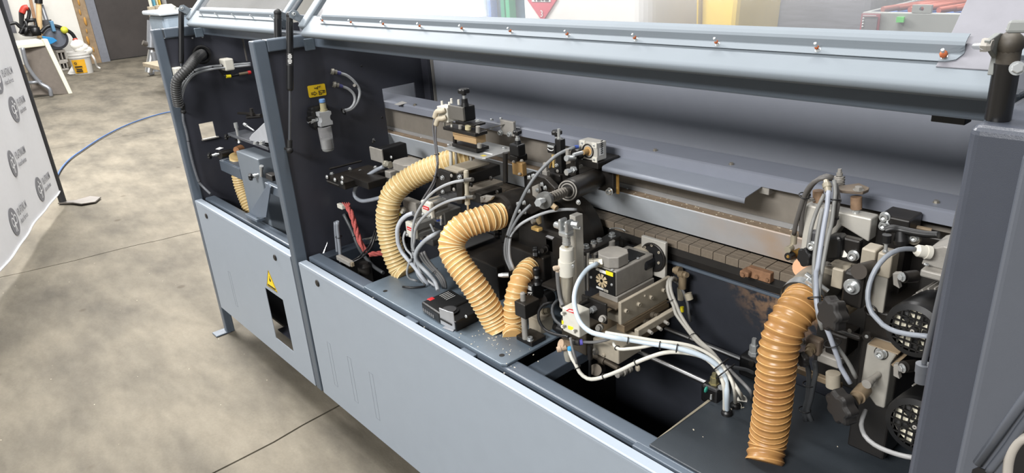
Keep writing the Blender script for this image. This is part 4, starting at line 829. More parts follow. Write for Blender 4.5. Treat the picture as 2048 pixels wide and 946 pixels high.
# ============================================================ small helpers for the units
def pb(c, Y, near, left, right, bot, name, m, parent, bev=.002, label=None):
    q = pbox(c, Y, near, left, right, bot); b = B(); b.box(*q); o = b.build(name, m, parent, bev, label=label); return q
def bx(q, name, m, parent, bev=.002, label=None): b = B(); b.box(*q); return b.build(name, m, parent, bev, label=label)
def decal(c, pts, name, m, parent, Y=None, X=None, Z=None, t=.0006):
    k = dict(Y=Y) if Y is not None else dict(X=X) if X is not None else dict(Z=Z); d = (0, -t, 0) if Y is not None else (t, 0, 0) if X is not None else (0, 0, t)
    b = B(); b.prism([c(*p, **k) for p in pts], d); return b.build(name, m, parent)
def rod(p, q, r, name, m, parent, r1=None, n=18): b = B(); b.cyl(p, q, r * .75, r1, n); return b.build(name, m, parent)
def turned(p, ax, prof, name, m, parent, n=24, k=.68): b = B(); b.lathe(p, ax, [(t, r * k) for t, r in prof], n); return b.build(name, m, parent)
def turnedF(*a, **kw): return turned(*a, k=1., **kw)
def gland(p, d, r, parent, m=None):
    d = V(d).normalized(); b = B(); b.lathe(p, d * r * 3, [(0, r * 1.15), (.25, r * 1.15)], 6); b.lathe(p + d * r * .75, d * r * 2.3, [(0, r), (.5, r), (.55, r * 1.1), (.9, r * 1.1), (1, r * .75)], 20); return b.build('cable_gland', m or mat('nickel_gland', (.72, .70, .64), .3, metal=.7), parent)
def counter(parent, c, Y, near, left, right, bot, front_label=True):
    """black position indicator housing with a display window and an arc arrow"""
    q = pb(c, Y, near, left, right, bot, 'counter_housing', BLACK, parent, .004); x0, x1, y0, y1, z0, z1 = q; w_ = x1 - x0; h_ = z1 - z0
    if front_label:
        b = B(); b.box(x0 + .12 * w_, x1 - .1 * w_, y0 - .0008, y0, z0 + .66 * h_, z1 - .1 * h_); b.build('display_window', mat('display_grey', (.62, .63, .63), .3), parent)
        b = B(); b.sweep([V((x0 + w_ * (.5 + .36 * math.cos(t)), y0 - .0006, z0 + h_ * (.55 + .2 * math.sin(t)))) for t in [math.pi * (1.05 + .09 * i) for i in range(11)]], .0011, 6); b.build('arrow_mark', WLAB, parent)
    return q
def junction(parent, x0, x1, y0, y1, z0, z1, ch, m):
    """terminal box with chamfered corners"""
    b = B(); P_ = [(x0 + ch, y0), (x1 - ch, y0), (x1, y0 + ch), (x1, y1 - ch), (x1 - ch, y1), (x0 + ch, y1), (x0, y1 - ch), (x0, y0 + ch)]; b.prism([V((x, y, z0)) for x, y in P_], (0, 0, z1 - z0)); return b.build('terminal_box', m, parent, .002)
# ============================================================ far compartment (between the first two posts)
cond = cable('corrugated_conduit', 'black corrugated conduit curling out of the far bulkhead', [c2(485, 425, X=.10), c2(440, 460, X=.16), c2(385, 530, X=.2), c2(330, 590, X=.19), c2(290, 640, X=.17), c2(290, 730, X=.15), c2(305, 830, X=.13)], .020, BLACK, 'conduit')
# give it real ribs
def ribbed(name, label, cat, pts, r, pitch, amp, m, wire=None, n=26, helix=True, wr=.0014, cut=None):
    sp = resample(spline(pts, 16), pitch / 7); base = V(pts[0]); root = thing(name, label, cat, base)
    f = lambda s, th: r - amp * (1 - abs(math.cos(math.pi * (s / pitch - (th / (2 * math.pi) if helix else 0)))) ** .8)
    b = B(); b.sweep(sp, f, n, True); b.build('hose_wall', m, root)
    if wire:
        T = []; k = len(sp)
        for i in range(k): T.append((sp[min(i + 1, k - 1)] - sp[max(i - 1, 0)]).normalized())
        a, bb_, d = basis(T[0]); L = 0.; fr = []
        for i in range(k):
            if i: L += (sp[i] - sp[i - 1]).length; a = (a - T[i] * a.dot(T[i])).normalized(); bb_ = T[i].cross(a)
            fr.append((L, sp[i], a.copy(), bb_.copy()))
        pts2 = []; s = 0.; i = 0; ds = pitch / 22
        while s < fr[-1][0]:
            while i < k - 2 and fr[i + 1][0] < s: i += 1
            t = (s - fr[i][0]) / max(1e-9, fr[i + 1][0] - fr[i][0]); p = fr[i][1].lerp(fr[i + 1][1], t); A = fr[i][2].lerp(fr[i + 1][2], t); Bq = fr[i][3].lerp(fr[i + 1][3], t); th = 2 * math.pi * s / pitch
            pts2.append(p + (A * math.cos(th) + Bq * math.sin(th)) * (r - .0002)); s += ds
        b = B(); b.sweep(pts2, wr, 5); b.build('wire_coil', wire, root)
    return root
bpy.data.objects.remove(cond)
cond = ribbed('corrugated_conduit', 'black corrugated conduit curling out of the far bulkhead', 'conduit', [c2(485, 425, X=.09), c2(440, 460, X=.15), c2(385, 530, X=.19), c2(330, 590, X=.185), c2(290, 640, X=.17), c2(285, 730, X=.15), c2(305, 830, X=.13)], .0225, .0105, .004, mat('conduit_dark', (.22, .22, .22), .45), n=20, helix=False)
b = B(); b.ring(c2(487, 430, X=.088), RIGHT, .034, .008, 24, 8); b.build('wall_grommet', RUB, cond)
cable('grey_tube', 'upper grey tube clipped along the far bulkhead', [c2(870, 500, X=.12), c2(700, 515, X=.12), c2(570, 525, X=.13), c2(440, 555, X=.14), c2(360, 630, X=.14), c2(320, 720, X=.13), c2(315, 830, X=.12)], .009, GREYC, 'tubes', ties=(.32, .62))
cable('grey_tube', 'lower grey tube clipped along the far bulkhead', [c2(870, 515, X=.14), c2(700, 532, X=.14), c2(570, 545, X=.15), c2(440, 580, X=.15), c2(370, 650, X=.15), c2(335, 740, X=.14), c2(325, 850, X=.13)], .0075, GREYC, 'tube')
cl = thing('tube_clip', 'white plastic clip holding the straight run of tubes on the far bulkhead', 'clip', c2(693, 510, X=.10)); q = c2(693, 508, X=.13); bx((.086, .15, q.y - .022, q.y + .022, q.z - .026, q.z + .026), 'clip_body', WHITEM, cl, .006); cl = thing('tube_clip', 'white plastic clip behind the black corrugated conduit', 'clip', c2(300, 565, X=.10)); q = c2(300, 565, X=.10); bx((.086, .13, q.y - .02, q.y + .02, q.z - .02, q.z + .02), 'clip_body', WHITEM, cl, .004)
cable('braided_lead', 'dark spiral-wrapped lead running down the far post', [c2(338, 880, X=.12), c3(185, 165, X=.12), c3(212, 270, X=.12), c3(235, 400, X=.12), c3(265, 520, X=.12), c3(305, 640, X=.12), c3(345, 690, X=.13), c3(400, 742, X=.17)], .0085, mat('grey_spiral', (.36, .37, .39), .5, var=.4, scale=300), 'cable', ties=(.35, .8))
pr = thing('proximity_sensor', 'thin sensor with yellow cap and red tip on the far bulkhead', 'sensor', c2(780, 590, X=.12)); rod(c2(680, 603, X=.13), c2(715, 600, X=.13), .010, 'yellow_cap', YEL2, pr); rod(c2(718, 599, X=.13), c2(780, 588, X=.13), .007, 'body', BLACK, pr); rod(c2(780, 586, X=.13), c2(850, 574, X=.13), .009, 'barrel', mat('dull_brass', (.50, .45, .38), .4, metal=.5), pr); rod(c2(850, 573, X=.13), c2(872, 570, X=.13), .011, 'red_tip', RED, pr)
b = B(); b.sweep(spline([c2(570, 530, X=.14), c2(620, 545, X=.13), c2(655, 590, X=.12), c2(685, 603, X=.13)], 6), .004, 8); b.build('lead', BLKC, pr)
rod(c2(810, 305, X=.12), c2(845, 480, X=.12), .006, 'vertical_rod', mat('dull_rod', (.30, .29, .28), .4), mc)
# unit behind the middle post
fu = thing('cutting_unit', 'dark cutting unit with clamp knobs in the far compartment', 'cutting unit', (.75, .3, .7)); Yf = .24
rod_ = lambda *a, **k: rod(*a, **k)
pb(c3, .13, (850, 375), (545, 318), (1000, 350), (850, 352 + 45), 'carrier_bar', mat('carrier_grey', (.30, .31, .33), .45), fu)
pb(c3, .16, (720, 320), (565, 260), (800, 280), (700, 330), 'slide_block', BLKM, fu); pb(c3, .17, (700, 300), (665, 205), (760, 230), (700, 330), 'slide_block', BLKM, fu); pb(c3, .15, (600, 320), (565, 225), (640, 220), (600, 322), 'slide_block', BLKM, fu)
turned(c3(628, 335, Y=.14), (0, 0, .085), [(0, .014), (.1, .009), (.75, .009), (.75, .012), (1, .012)], 'clamp_pin', STEEL, fu); turned(c3(665, 190, Y=.16), (.09, .0, -.015), [(0, .010), (.25, .010), (.25, .005), (1, .005)], 'clamp_screw', STEEL, fu)
star(fu, c3(540, 290, Y=.13), (-.6, -.8, 0), .020); rod(c3(540, 288, Y=.13), c3(570, 282, Y=.16), .006, 'knob_shaft', BLKM, fu)
star(fu, c3(410, 440, Y=.08), (-.7, -.7, 0), .022); turned(c3(410, 438, Y=.08), c3(465, 425, Y=.11) - c3(410, 438, Y=.08), [(0, .009), (.4, .009), (.4, .012), (.7, .012), (.7, .008), (1, .008)], 'knob_shaft', STEEL, fu)
turned(c3(470, 435, Y=.11), c3(560, 415, Y=.17) - c3(470, 435, Y=.11), [(0, .026), (1, .026)], 'motor_drum', BLKM, fu); turned(c3(600, 395, Y=.17), c3(640, 385, Y=.20) - c3(600, 395, Y=.17), [(0, .022), (1, .028)], 'copper_coil', mat('coil_copper', (.55, .38, .24), .6, var=.3, scale=60), fu)
decal(c3, [(438, 388), (470, 372), (502, 378), (468, 392)], 'name_plate', WLAB, fu, Z=c3(470, 405, Y=.11).z + .03)
bx((lambda a, c: (a.x, c.x, .12, .2, c.z - .05, a.z))(c3(480, 470, Y=.12), c3(640, 520, Y=.12)), 'base_block', mat('unit_grey', (.36, .40, .45), .45), fu, .003)
pb(c3, .115, (625, 545), (465, 480), (700, 520), (640, 630), 'rail', FRAME, fu, .003)
bv = thing('grey_box_cover', 'blue-grey sheet metal box cover standing in the far compartment', 'cover', (.82, .25, .5)); q = pbox(c3, .10, (770, 470), (600, 412), (880, 425), (850, 946)); bx((q[0], q[1], q[2], q[3] + .02, .60, q[5]), 'box', mat('box_cover_paint', (.42, .45, .48), .45, bump=.1, bscale=900, var=.04), bv, .004)
star(bv, c3(735, 605, Y=.08), (-.6, -.8, 0), .022); turned(c3(735, 602, Y=.08), c3(795, 580, Y=.11) - c3(735, 602, Y=.08), [(0, .012), (.35, .012), (.35, .008), (1, .008)], 'knob_shaft', STEEL, bv)
turned(c3(800, 600, Y=.10), c3(800, 520, Y=.10) - c3(800, 600, Y=.10), [(0, .009), (.7, .009), (.7, .012), (1, .012)], 'clamp_pin', STEEL, bv); pb(c3, .10, (880, 600), (815, 520), (930, 560), (880, 640), 'slide_block', BLKM, bv)
gs = thing('gusset_plate', 'triangular grey gusset plate rising from the sill by the middle post', 'gusset', (.93, .07, .71)); zb = .712
b = B(); b.prism([c3(680, 930, Y=.06), c3(850, 660, Y=.06), c3(870, 690, Y=.06), c3(835, 925, Y=.06)], (.0, .005, 0)); b.build('web', mat('gusset_paint', (.33, .37, .42), .4, bump=.1, bscale=900), gs, .001); pb(c3, .075, (1000, 730), (820, 645), (1040, 720), (1000, 800), 'arm', FRAME, gs, .003); pb(c3, .048, (760, 946), (675, 925), (830, 930), (760, 965), 'foot_plate', FRAME, gs, .002)
cv = thing('clear_guard', 'milky plastic guard over the far cutting unit', 'guard', (.85, .3, .95)); b = B(); b.prism([c3(x, y, Y=.13) for x, y in ((700, 300), (720, 270), (770, 225), (810, 185), (850, 165), (900, 150), (900, 345), (780, 335), (710, 325))], (0, .05, 0)); b.build('shell', mat('milky_plastic', (.62, .63, .65), .35), cv, .004); bolt(cv, c3(805, 345, Y=.12), UP, .014, 'socket'); bolt(cv, c3(755, 345, Y=.12), UP, .012, 'socket')
rod(c3(620, 105, Y=.24), c3(740, 110, Y=.24), .008, 'lever', BLKM, fu); rod(c3(690, 135, Y=.24), c3(800, 125, Y=.26), .012, 'lever', BLKM, fu); turned(c3(730, 120, Y=.24), (.0, 0, .03), [(0, .015), (1, .012)], 'lever_hub', BLKM, fu)
ribbed('dust_hose', 'narrow amber dust hose behind the grey box cover', 'hose', [c3(610, 440, Y=.17), c3(620, 560, Y=.17), c3(645, 680, Y=.17), c3(690, 800, Y=.17), c3(730, 900, Y=.17), c3(780, 1000, Y=.17)], .034, .013, .004, HOSE, HWIRE)
# ============================================================ on the middle bulkhead
X2 = XB2 + .001
fr_ = thing('filter_regulator', 'air filter regulator with clear bowl on the middle bulkhead', 'regulator', c6(205, 880, X=1.18)); Xf = 1.20
q0 = c6(148, 575, X=Xf); q1 = c6(262, 665, X=Xf); yc = (q0.y + q1.y) / 2; zc = (q0.z + q1.z) / 2
bx((1.137, 1.172, q0.y - .010, q1.y + .010, q1.z - .014, q0.z + .016), 'mount_body', BLACK, fr_, .006)
b = B(); hy = (q1.y - q0.y) / 2; hz = (q0.z - q1.z) / 2; nt_ = .007
prof = [(-hy, hz), (hy * .7, hz), (hy, hz * .9), (hy, hz * .45)] + [(hy - nt_ * math.sin(t), hz * .0 + hz * .45 * math.cos(t)) for t in [math.pi * i / 6 for i in range(1, 6)]] + [(hy, -hz * .45), (hy, -hz), (-hy, -hz), (-hy, -hz * .45)] + [(-hy + nt_ * math.sin(t), -hz * .45 * math.cos(t)) for t in [math.pi * i / 6 for i in range(1, 6)]] + [(-hy, hz * .45)]
# read up from the left side again
b.prism([V((1.172, yc + y, zc + z)) for y, z in prof], (.028, 0, 0)); b.build('face_plate', mat('plate_silver', (.66, .67, .68), .35, metal=.3), fr_, .001)
zt_ = c6(175, 545, X=1.185).z; zt2 = c6(175, 465, X=1.185).z; ya = c6(178, 500, X=1.185).y
turned((1.185, ya, zt_ - .01), (0, 0, zt2 - zt_ + .01), [(0, .019), (.2, .019), (.2, .016), (.7, .015)], 'gauge_dome', mat('amber_clear', (.60, .57, .45), .25), fr_); turned((1.185, ya, zt2 - (zt2 - zt_) * .32), (0, 0, (zt2 - zt_) * .34), [(0, .0155), (.8, .0155), (1, .013)], 'blue_cap', mat('cap_blue', (.36, .50, .68), .4), fr_)
zb0 = c6(200, 690, X=1.185).z; zb1 = c6(220, 880, X=1.185).z; yb = c6(208, 780, X=1.185).y
turned((1.185, yb, zb0 + .004), (0, 0, zb1 - zb0), [(0, .0345), (.55, .0335), (.9, .0325), (1, .024)], 'bowl', BOWL, fr_, 28); turned((1.185, yb, zb0 - (zb0 - zb1) * .48), (0, 0, (zb1 - zb0) * .5), [(0, .030), (.9, .029), (1, .022)], 'bowl_liner', mat('bowl_milky', (.48, .49, .49), .4), fr_, 24)
turned(c6(135, 625, X=1.17), (0, -.035, 0), [(0, .012), (.3, .012), (.3, .016), (.7, .016), (.7, .010), (1, .010)], 'inlet_fitting', STEEL, fr_); turned(c6(80, 622, X=1.17) + V((0, .012, 0)), (0, -.022, 0), [(0, .014), (1, .014)], 'plug', BLACK, fr_)
bx((1.137, 1.18, q0.y - .016, q0.y - .002, zc - .03, zc + .03), 'side_boss', BLACK, fr_, .006)
sg = thing('lubricator_sign', 'yellow instruction sticker with hand drawn symbols on the middle bulkhead', 'sticker', c6(135, 400, X=X2)); decal(c6, [(58, 368), (66, 362), (186, 343), (194, 346), (208, 428), (203, 434), (80, 455), (72, 450)], 'panel', YEL, sg, X=X2, t=.001)
b = B(); XP = X2 + .0014
for pl in ([(112, 375), (118, 385), (124, 378), (133, 376), (135, 388)], [(135, 388), (140, 365), (155, 372), (158, 360)], [(88, 418), (112, 415), (110, 406), (132, 418), (114, 437), (114, 427), (90, 430), (94, 423)], [(146, 402), (194, 395), (196, 412), (150, 420), (146, 402)], [(150, 420), (152, 432), (170, 428), (168, 415)], [(150, 408), (160, 412)], [(178, 403), (190, 400), (182, 410)]):
    b.sweep([c6(*p, X=XP) for p in pl], .0011, 5)
b.build('sign_print', INK, sg)
for k_, (lab, pts, (x, y, x2, y2)) in enumerate((('outer clear grey air tube looping from the upper push-in fitting', [(315, 262), (370, 280), (430, 330), (470, 400), (455, 480), (410, 540), (345, 565)], (285, 255, 318, 262)), ('inner clear grey air tube looping from the lower push-in fitting', [(328, 365), (380, 385), (425, 430), (430, 490), (395, 540), (340, 556)], (300, 357, 332, 366)))):
    tb_ = thing('air_tube', lab, 'tube', c6(*pts[-1], X=1.17), 'looped air tubes on the middle bulkhead'); b = B(); b.sweep(resample(spline([c6(*p, X=1.17) for p in pts], 12), .008), .0050, 10); b.build('tube', mat('clear_grey_tube', (.56, .57, .58), .35), tb_)
    rod(c6(x, y, X=1.17), c6(x2, y2, X=1.17), .009, 'blue_collar', mat('navy_collar', (.25, .25, .42), .4), tb_); turned(c6(x - 40, y - 8, X=1.165), c6(x + 5, y, X=1.17) - c6(x - 40, y - 8, X=1.165), [(0, .014), (.4, .017), (.4, .012), (1, .012)], 'fitting', mat('dusty_fitting', (.42, .41, .38), .45, metal=.4), tb_); rod(c6(x - 30, y - 5, X=XB2), c6(x - 30, y - 5, X=1.168), .010, 'wall_stud', BLKM, tb_)
    if k_ == 0: rod(c6(428, 358, X=XB2), c6(428, 358, X=1.175), .007, 'tube_peg', CAST, tb_); b = B(); b.ring(c6(343, 563, X=1.17), (0, 1, .3), .010, .003, 14, 6); b.build('cable_tie', BLKC, tb_)
for x, y in ((485, 205), (645, 610)): bolt(mc, c6(x, y, X=XB2), RIGHT, .005, 'button', BLKM)
# painted channel across the bulkhead foot
pb(c3, .05, (1065, 800), (1060, 800), (1480, 690), (1085, 946), 'bulkhead_channel', mat('channel_paint', (.20, .225, .26), .4, bump=.1, bscale=900), mc, .003); b = B(); a = c3(1070, 880, X=1.20); bx((1.147, 1.20, .05, .40, .66, .705), 'bulkhead_channel', MATS['channel_paint'], mc, .003)
# ============================================================ rear clamp platform next to the middle bulkhead (dark, bolted)
rp = thing('clamp_platform', 'black bolted clamp platform beside the middle bulkhead', 'clamp unit', (1.35, .35, .71)); Yr = .22
pb(c7, .14, (150, 300), (35, 232), (420, 195), (150, 345), 'platform', BLKM, rp, .003)
pb(c7, .135, (115, 320), (28, 228), (160, 315), (120, 320), 'end_plate', mat('end_plate_grey', (.34, .33, .32), .5, metal=.3), rp, .002)
pb(c7, .18, (300, 300), (160, 280), (420, 260), (300, 345), 'block', BLKM, rp, .003)
pb(c7, .30, (390, 90), (345, 40), (545, 40), (390, 185), 'block', BLACK, rp, .004); pb(c7, .28, (385, 95), (310, 85), (395, 92), (380, 175), 'side_bracket', CAST, rp, .002)
zt = c7(150, 300, Y=.14).z
for x, y in ((190, 205), (255, 220), (305, 238), (350, 195), (75, 235)): 
    p = c7(x, y + 10, Z=zt); bolt(rp, p, UP, .0085, 'hex')
for x, y in ((45, 265), (95, 282), (142, 270), (140, 300)): bolt(rp, c7(x, y, Y=.134), FRONT, .011, 'button')
bolt(rp, c7(450, 140, Y=.30), FRONT, .008, 'button'); star(rp, c7(348, 40, Y=.28), (-.5, -.8, .3), .014)
rod(c7(60, 215, Y=.15), c7(260, 165, Y=.28), .005, 'guide_rod', BLKM, rp)
jb = thing('octagonal_motor_box', 'grey octagonal motor terminal box behind the tall amber hose', 'terminal box', c7(490, 220, Y=.30)); a = c7(445, 215, Y=.28); e = c7(545, 205, Y=.28); z1 = c7(480, 160, Y=.30).z
junction(jb, a.x, e.x, .28, .36, c7(470, 222, Y=.28).z, z1, .018, CAST); bx((lambda g: (g[0], g[1], g[2], g[3], g[4], g[5]))(pbox(c7, .27, (440, 235), (405, 222), (560, 205), (440, 330))), 'motor_block', CAST, jb, .003); gland(c7(445, 190, Y=.285), (-1, -.1, 0), .011, jb)
cable('motor_lead', 'grey lead looping from the octagonal motor box to below', [c7(400, 200, Y=.27), c7(340, 230, Y=.25), c7(270, 280, Y=.22), c7(225, 330, Y=.2), c7(220, 385, Y=.2), c7(260, 415, Y=.2), c7(320, 410, Y=.21), c7(380, 395, Y=.22)], .0105, mat('mid_grey_cable', (.50, .52, .55), .45), ties=())
bx(pbox(c7, .25, (600, 430), (520, 420), (640, 400), (600, 520)), 'cast_bracket', CAST, jb, .004); turned(c7(525, 470, Y=.23), (.02, -.02, .0), [(0, .014), (.6, .014), (1, .006)], 'cap', WHITEM, jb); decal(c7, [(498, 490), (512, 486), (512, 508), (498, 510)], 'yellow_tab', YEL2, jb, Y=.24)
# junk below deck level at the left: tubes, connector, red braid
pw_ = thing('connector_plug', 'grey metal cable plug on the sill beside the red braid', 'connector', c7(150, 830, Z=.712)); q = pbox(c7, .10, (185, 815), (105, 795), (215, 800), (185, 840)); bx((q[0], q[1], q[2], q[3], .712, .712 + .018), 'shell', CAST, pw_, .003); bx((q[1], q[1] + .008, q[2] + .004, q[3] - .004, .713, .728), 'face', mat('dusty_face', (.55, .5, .42), .6), pw_, .001)
cable('black_lead', 'tied black lead from the metal plug past the red braid', [c7(190, 808, Z=.722), c7(260, 775, Y=.14), c7(320, 715, Y=.16), c7(345, 650, Y=.18), c7(360, 600, Y=.2)], .0055, BLKC, ties=(.55,)); cable('black_lead', 'thinner black lead lying beside the tied black lead', [c7(190, 800, Z=.722), c7(250, 765, Y=.15), c7(310, 700, Y=.17), c7(335, 640, Y=.19), c7(350, 590, Y=.21)], .0045, BLKC)
rbz = thing('red_braided_sleeve', 'red braided cable sleeve hanging below the clamp platform', 'sleeve', c7(290, 740, Y=.20)); pts = [c7(175, 455, Y=.19), c7(195, 490, Y=.18), c7(215, 550, Y=.18), c7(235, 620, Y=.18), c7(260, 690, Y=.18), c7(290, 735, Y=.19)]
def braid(pts, r, par):
    sp = resample(spline(pts, 12), .004); 
    for k in range(3):
        b = B(); L = 0; out = []
        for i, p in enumerate(sp):
            t = (sp[min(i + 1, len(sp) - 1)] - sp[max(i - 1, 0)]); A, C_, D_ = basis(t); th = i * .28 + k * 2.094; out.append(p + (A * math.cos(th) + C_ * math.sin(th)) * r * .5)
        b.sweep(out, r * .62, 8); b.build('braid_strand', REDB, par)
braid(pts, .0095, rbz); braid([c7(315, 752, Y=.20), c7(360, 748, Y=.21), c7(410, 745, Y=.23), c7(470, 735, Y=.26)], .009, rbz)
b = B(); q = c7(158, 450, Y=.19)
for i in range(12): b.cyl(c7(165 + i, 458, Y=.185), c7(140 + i * 4.5, 425 + (i % 3) * 5, Y=.185), .0016, n=5)
b.build('frayed_end', REDB, rbz); pb(c7, .185, (135, 445), (105, 440), (160, 435), (135, 472), 'white_plug', WHITEM, rbz, .003)
cable('grey_tube', 'right grey tube hanging beside the frayed red sleeve', [c7(110, 545, Y=.12), c7(112, 600, Y=.12), c7(122, 690, Y=.12), c7(132, 800, Y=.12)], .0095, mat('mid_grey_cable', (.5, .52, .55), .45), 'tubes', ties=(.42,), tie_r=.012); cable('grey_tube', 'left grey tube hanging beside the frayed red sleeve', [c7(95, 550, Y=.15), c7(98, 610, Y=.15), c7(106, 700, Y=.15), c7(114, 785, Y=.15)], .0085, MATS['mid_grey_cable'], 'tube')
cable('slack_lead', 'dark grey lead slanting behind the red sleeve', [c7(150, 500, Y=.22), c7(200, 600, Y=.22), c7(250, 720, Y=.21), c7(330, 820, Y=.2), c7(400, 870, Y=.2)], .010, mat('slate_cable', (.26, .27, .28), .5), ties=(.3,)); cable('tube', 'upper grey tube crossing low behind the red sleeve', [c7(55, 712, Y=.25), c7(170, 688, Y=.27), c7(260, 665, Y=.28), c7(370, 640, Y=.3)], .0075, mat('dim_tube', (.36, .36, .34), .5), 'tube', ties=(.5,)); cable('tube', 'lower grey tube crossing behind the black leads', [c7(60, 722, Y=.24), c7(170, 705, Y=.26), c7(280, 680, Y=.28), c7(375, 655, Y=.3)], .0075, MATS['dim_tube'], 'tube')
pn = thing('standing_fitting', 'dark upright pipe fitting standing in the pit behind the red sleeve', 'fitting', c7(275, 640, Y=.3)); turned(c7(275, 650, Y=.3), (0, 0, .16), [(0, .012), (.1, .02), (.18, .02), (.18, .013), (.45, .013), (.45, .02), (.55, .02), (.55, .015), (1, .015)], 'stem', mat('dark_fitting', (.22, .21, .20), .5, metal=.3), pn); turned(c7(285, 870, Y=.17), (0, 0, .04), [(0, .035), (.7, .035), (1, .025)], 'flange', mat('dark_fitting', (.2, .2, .2), .5), pn)
b = B(); b.prism([c7(15, 745, Y=.11), c7(45, 655, Y=.14), c7(50, 660, Y=.145)], (.004, .004, 0)); b.build('blade_edge', STEEL, pw_)
# small drips on deck where leads end
# ============================================================ pre-milling head: bracket plates, twin compact cylinders
cu = thing('cylinder_bracket_unit', 'black bracket unit carrying two silver compact air cylinders', 'cylinder unit', (1.75, .25, .72)); Yc = .22
def plateY(c, pts, Y, t, name, m, par, bev=.001): b = B(); b.prism([c(*p, Y=Y) for p in pts], (0, t, 0)); return b.build(name, m, par, bev)
plateY(d1, [(625, 230), (640, 226), (755, 265), (765, 440), (690, 450), (622, 475)], .21, .012, 'bracket_plate', BLKM, cu, .002); plateY(d1, [(810, 272), (830, 265), (875, 285), (870, 560), (820, 560)], .19, .010, 'bracket_plate', BLKM, cu, .002)
plateY(d1, [(680, 395), (760, 440), (850, 480), (850, 560), (700, 520), (640, 470)], .225, .03, 'arm_plate', mat('arm_grey', (.22, .22, .225), .5), cu, .002)
for x, y, r in ((690, 308, .0085), (692, 440, .007)): bolt(cu, d1(x, y, Y=.209), FRONT, r, 'socket')
for x, y in ((772, 290), (795, 420)): bolt(cu, d1(x, y, Y=.21), FRONT, .008, 'button', CAST)
bolt(cu, d1(853, 302, Y=.189), FRONT, .008, 'socket'); b = B(); b.cyl(d1(652, 285, Y=.2095), d1(652, 285, Y=.2085), .005, n=12); b.build('hole', PITM, cu)
pb(d1, .24, (830, 250), (700, 205), (1130, 140), (830, 275), 'carriage_plate', ALUD, cu, .002); pb(d1, .25, (860, 300), (760, 270), (1230, 160), (860, 400), 'slide_channel', BLKM, cu, .003); pb(d1, .23, (960, 440), (870, 400), (1260, 330), (960, 480), 'table_plate', mat('table_grey', (.40, .39, .37), .55, metal=.3, dust=.3), cu, .002); pb(d1, .24, (1050, 470), (940, 450), (1250, 400), (1050, 560), 'table_leg', BLKM, cu, .002)
plateY(d1, [(1040, 490), (1080, 478), (1160, 490), (1140, 520), (1100, 545), (1045, 545)], .235, .01, 'lug', CAST, cu); bolt(cu, d1(1078, 497, Y=.234), FRONT, .006, 'socket', CAST)
for x, y in ((1145, 315), (960, 378), (1205, 445)): bolt(cu, d1(x, y, Y=.245), FRONT, .009, 'button', BLKM)
bx((1.72, 1.96, .27, .44, .72, .83), 'main_block', BLKM, cu, .004); bx((1.95, 2.13, .30, .45, .80, .90), 'main_block', BLKM, cu, .004)
def compact(Y, near, left, right, bot, lab):
    q = pbox(d1, Y, near, left, right, bot); x0, x1, y0, y1, z0, z1 = q; w_ = x1 - x0; h_ = z1 - z0; r = thing('compact_air_cylinder', lab, 'air cylinder', ((x0 + x1) / 2, (y0 + y1) / 2, z0), 'compact air cylinders on the black bracket')
    # grooved extrusion: profile in X,Z
    g = [(0, 0), (.3, 0), (.34, .1), (.46, .1), (.5, 0), (1, 0), (1, .28), (.9, .33), (.9, .47), (1, .52), (1, .92), (.92, 1), (.62, 1), (.58, .9), (.42, .9), (.38, 1), (.08, 1), (0, .92)]
    b = B(); b.prism([V((x0 + w_ * a, y0 + .012, z0 + h_ * c)) for a, c in g], (0, y1 - y0 - .012, 0)); b.build('barrel', mat('extruded_silver', (.64, .64, .63), .32, metal=.6), r, .0008)
    bx((x0 - .002, x1 + .002, y0, y0 + .014, z0 - .001, z1 + .001), 'end_cap', WHITEM, r, .004); bx((x0 + w_ * .18, x0 + w_ * .86, y0 - .0008, y0, z0 + h_ * .50, z0 + h_ * .73), 'red_label', RED, r, 0); bx((x0 + w_ * .24, x0 + w_ * .76, y0 - .0012, y0 - .0008, z0 + h_ * .59, z0 + h_ * .63), 'label_print', WLAB, r, 0)
    for u, v in ((.14, .14), (.86, .14)): bolt(r, (x0 + w_ * u, y0, z0 + h_ * v), FRONT, .0065, 'socket')
    turned((x1 - w_ * .25, y0 + .03, z0), (0, 0, -.012), [(0, .008), (.5, .008), (.5, .006), (1, .006)], 'port_fitting', WHITEM, r); turned((x1 - w_ * .25, y0 + .03, z0 - .012), (0, 0, -.006), [(0, .007), (1, .007)], 'blue_collar', BLUEP, r); turned((x1 - w_ * .1, y1 - .03, z0), (0, 0, -.012), [(0, .008), (1, .006)], 'port_fitting', WHITEM, r); turned((x1 - w_ * .1, y1 - .03, z0 - .012), (0, 0, -.006), [(0, .007), (1, .007)], 'blue_collar', BLUEP, r)
    return q
qa = compact(.165, (565, 555), (478, 520), (735, 490), (582, 700), 'upper silver compact air cylinder with red label'); qb = compact(.150, (408, 755), (332, 728), (605, 672), (412, 890), 'lower silver compact air cylinder with red label')
rod(d1(570, 745, Y=.18), d1(605, 820, Y=.18), .0045, 'drop_tube', GREYC, cu); rod(d1(672, 695, Y=.2), d1(672, 755, Y=.2), .0045, 'drop_tube', GREYC, cu)
bx(pbox(d1, .19, (590, 900), (430, 905), (760, 800), (590, 960)), 'bar', mat('lower_grey', (.30, .30, .30), .5, metal=.3), cu, .003); bx(pbox(d1, .21, (700, 640), (590, 640), (860, 560), (700, 760)), 'rail_block', mat('rail_block_grey', (.36, .36, .355), .5, metal=.3), cu, .003)
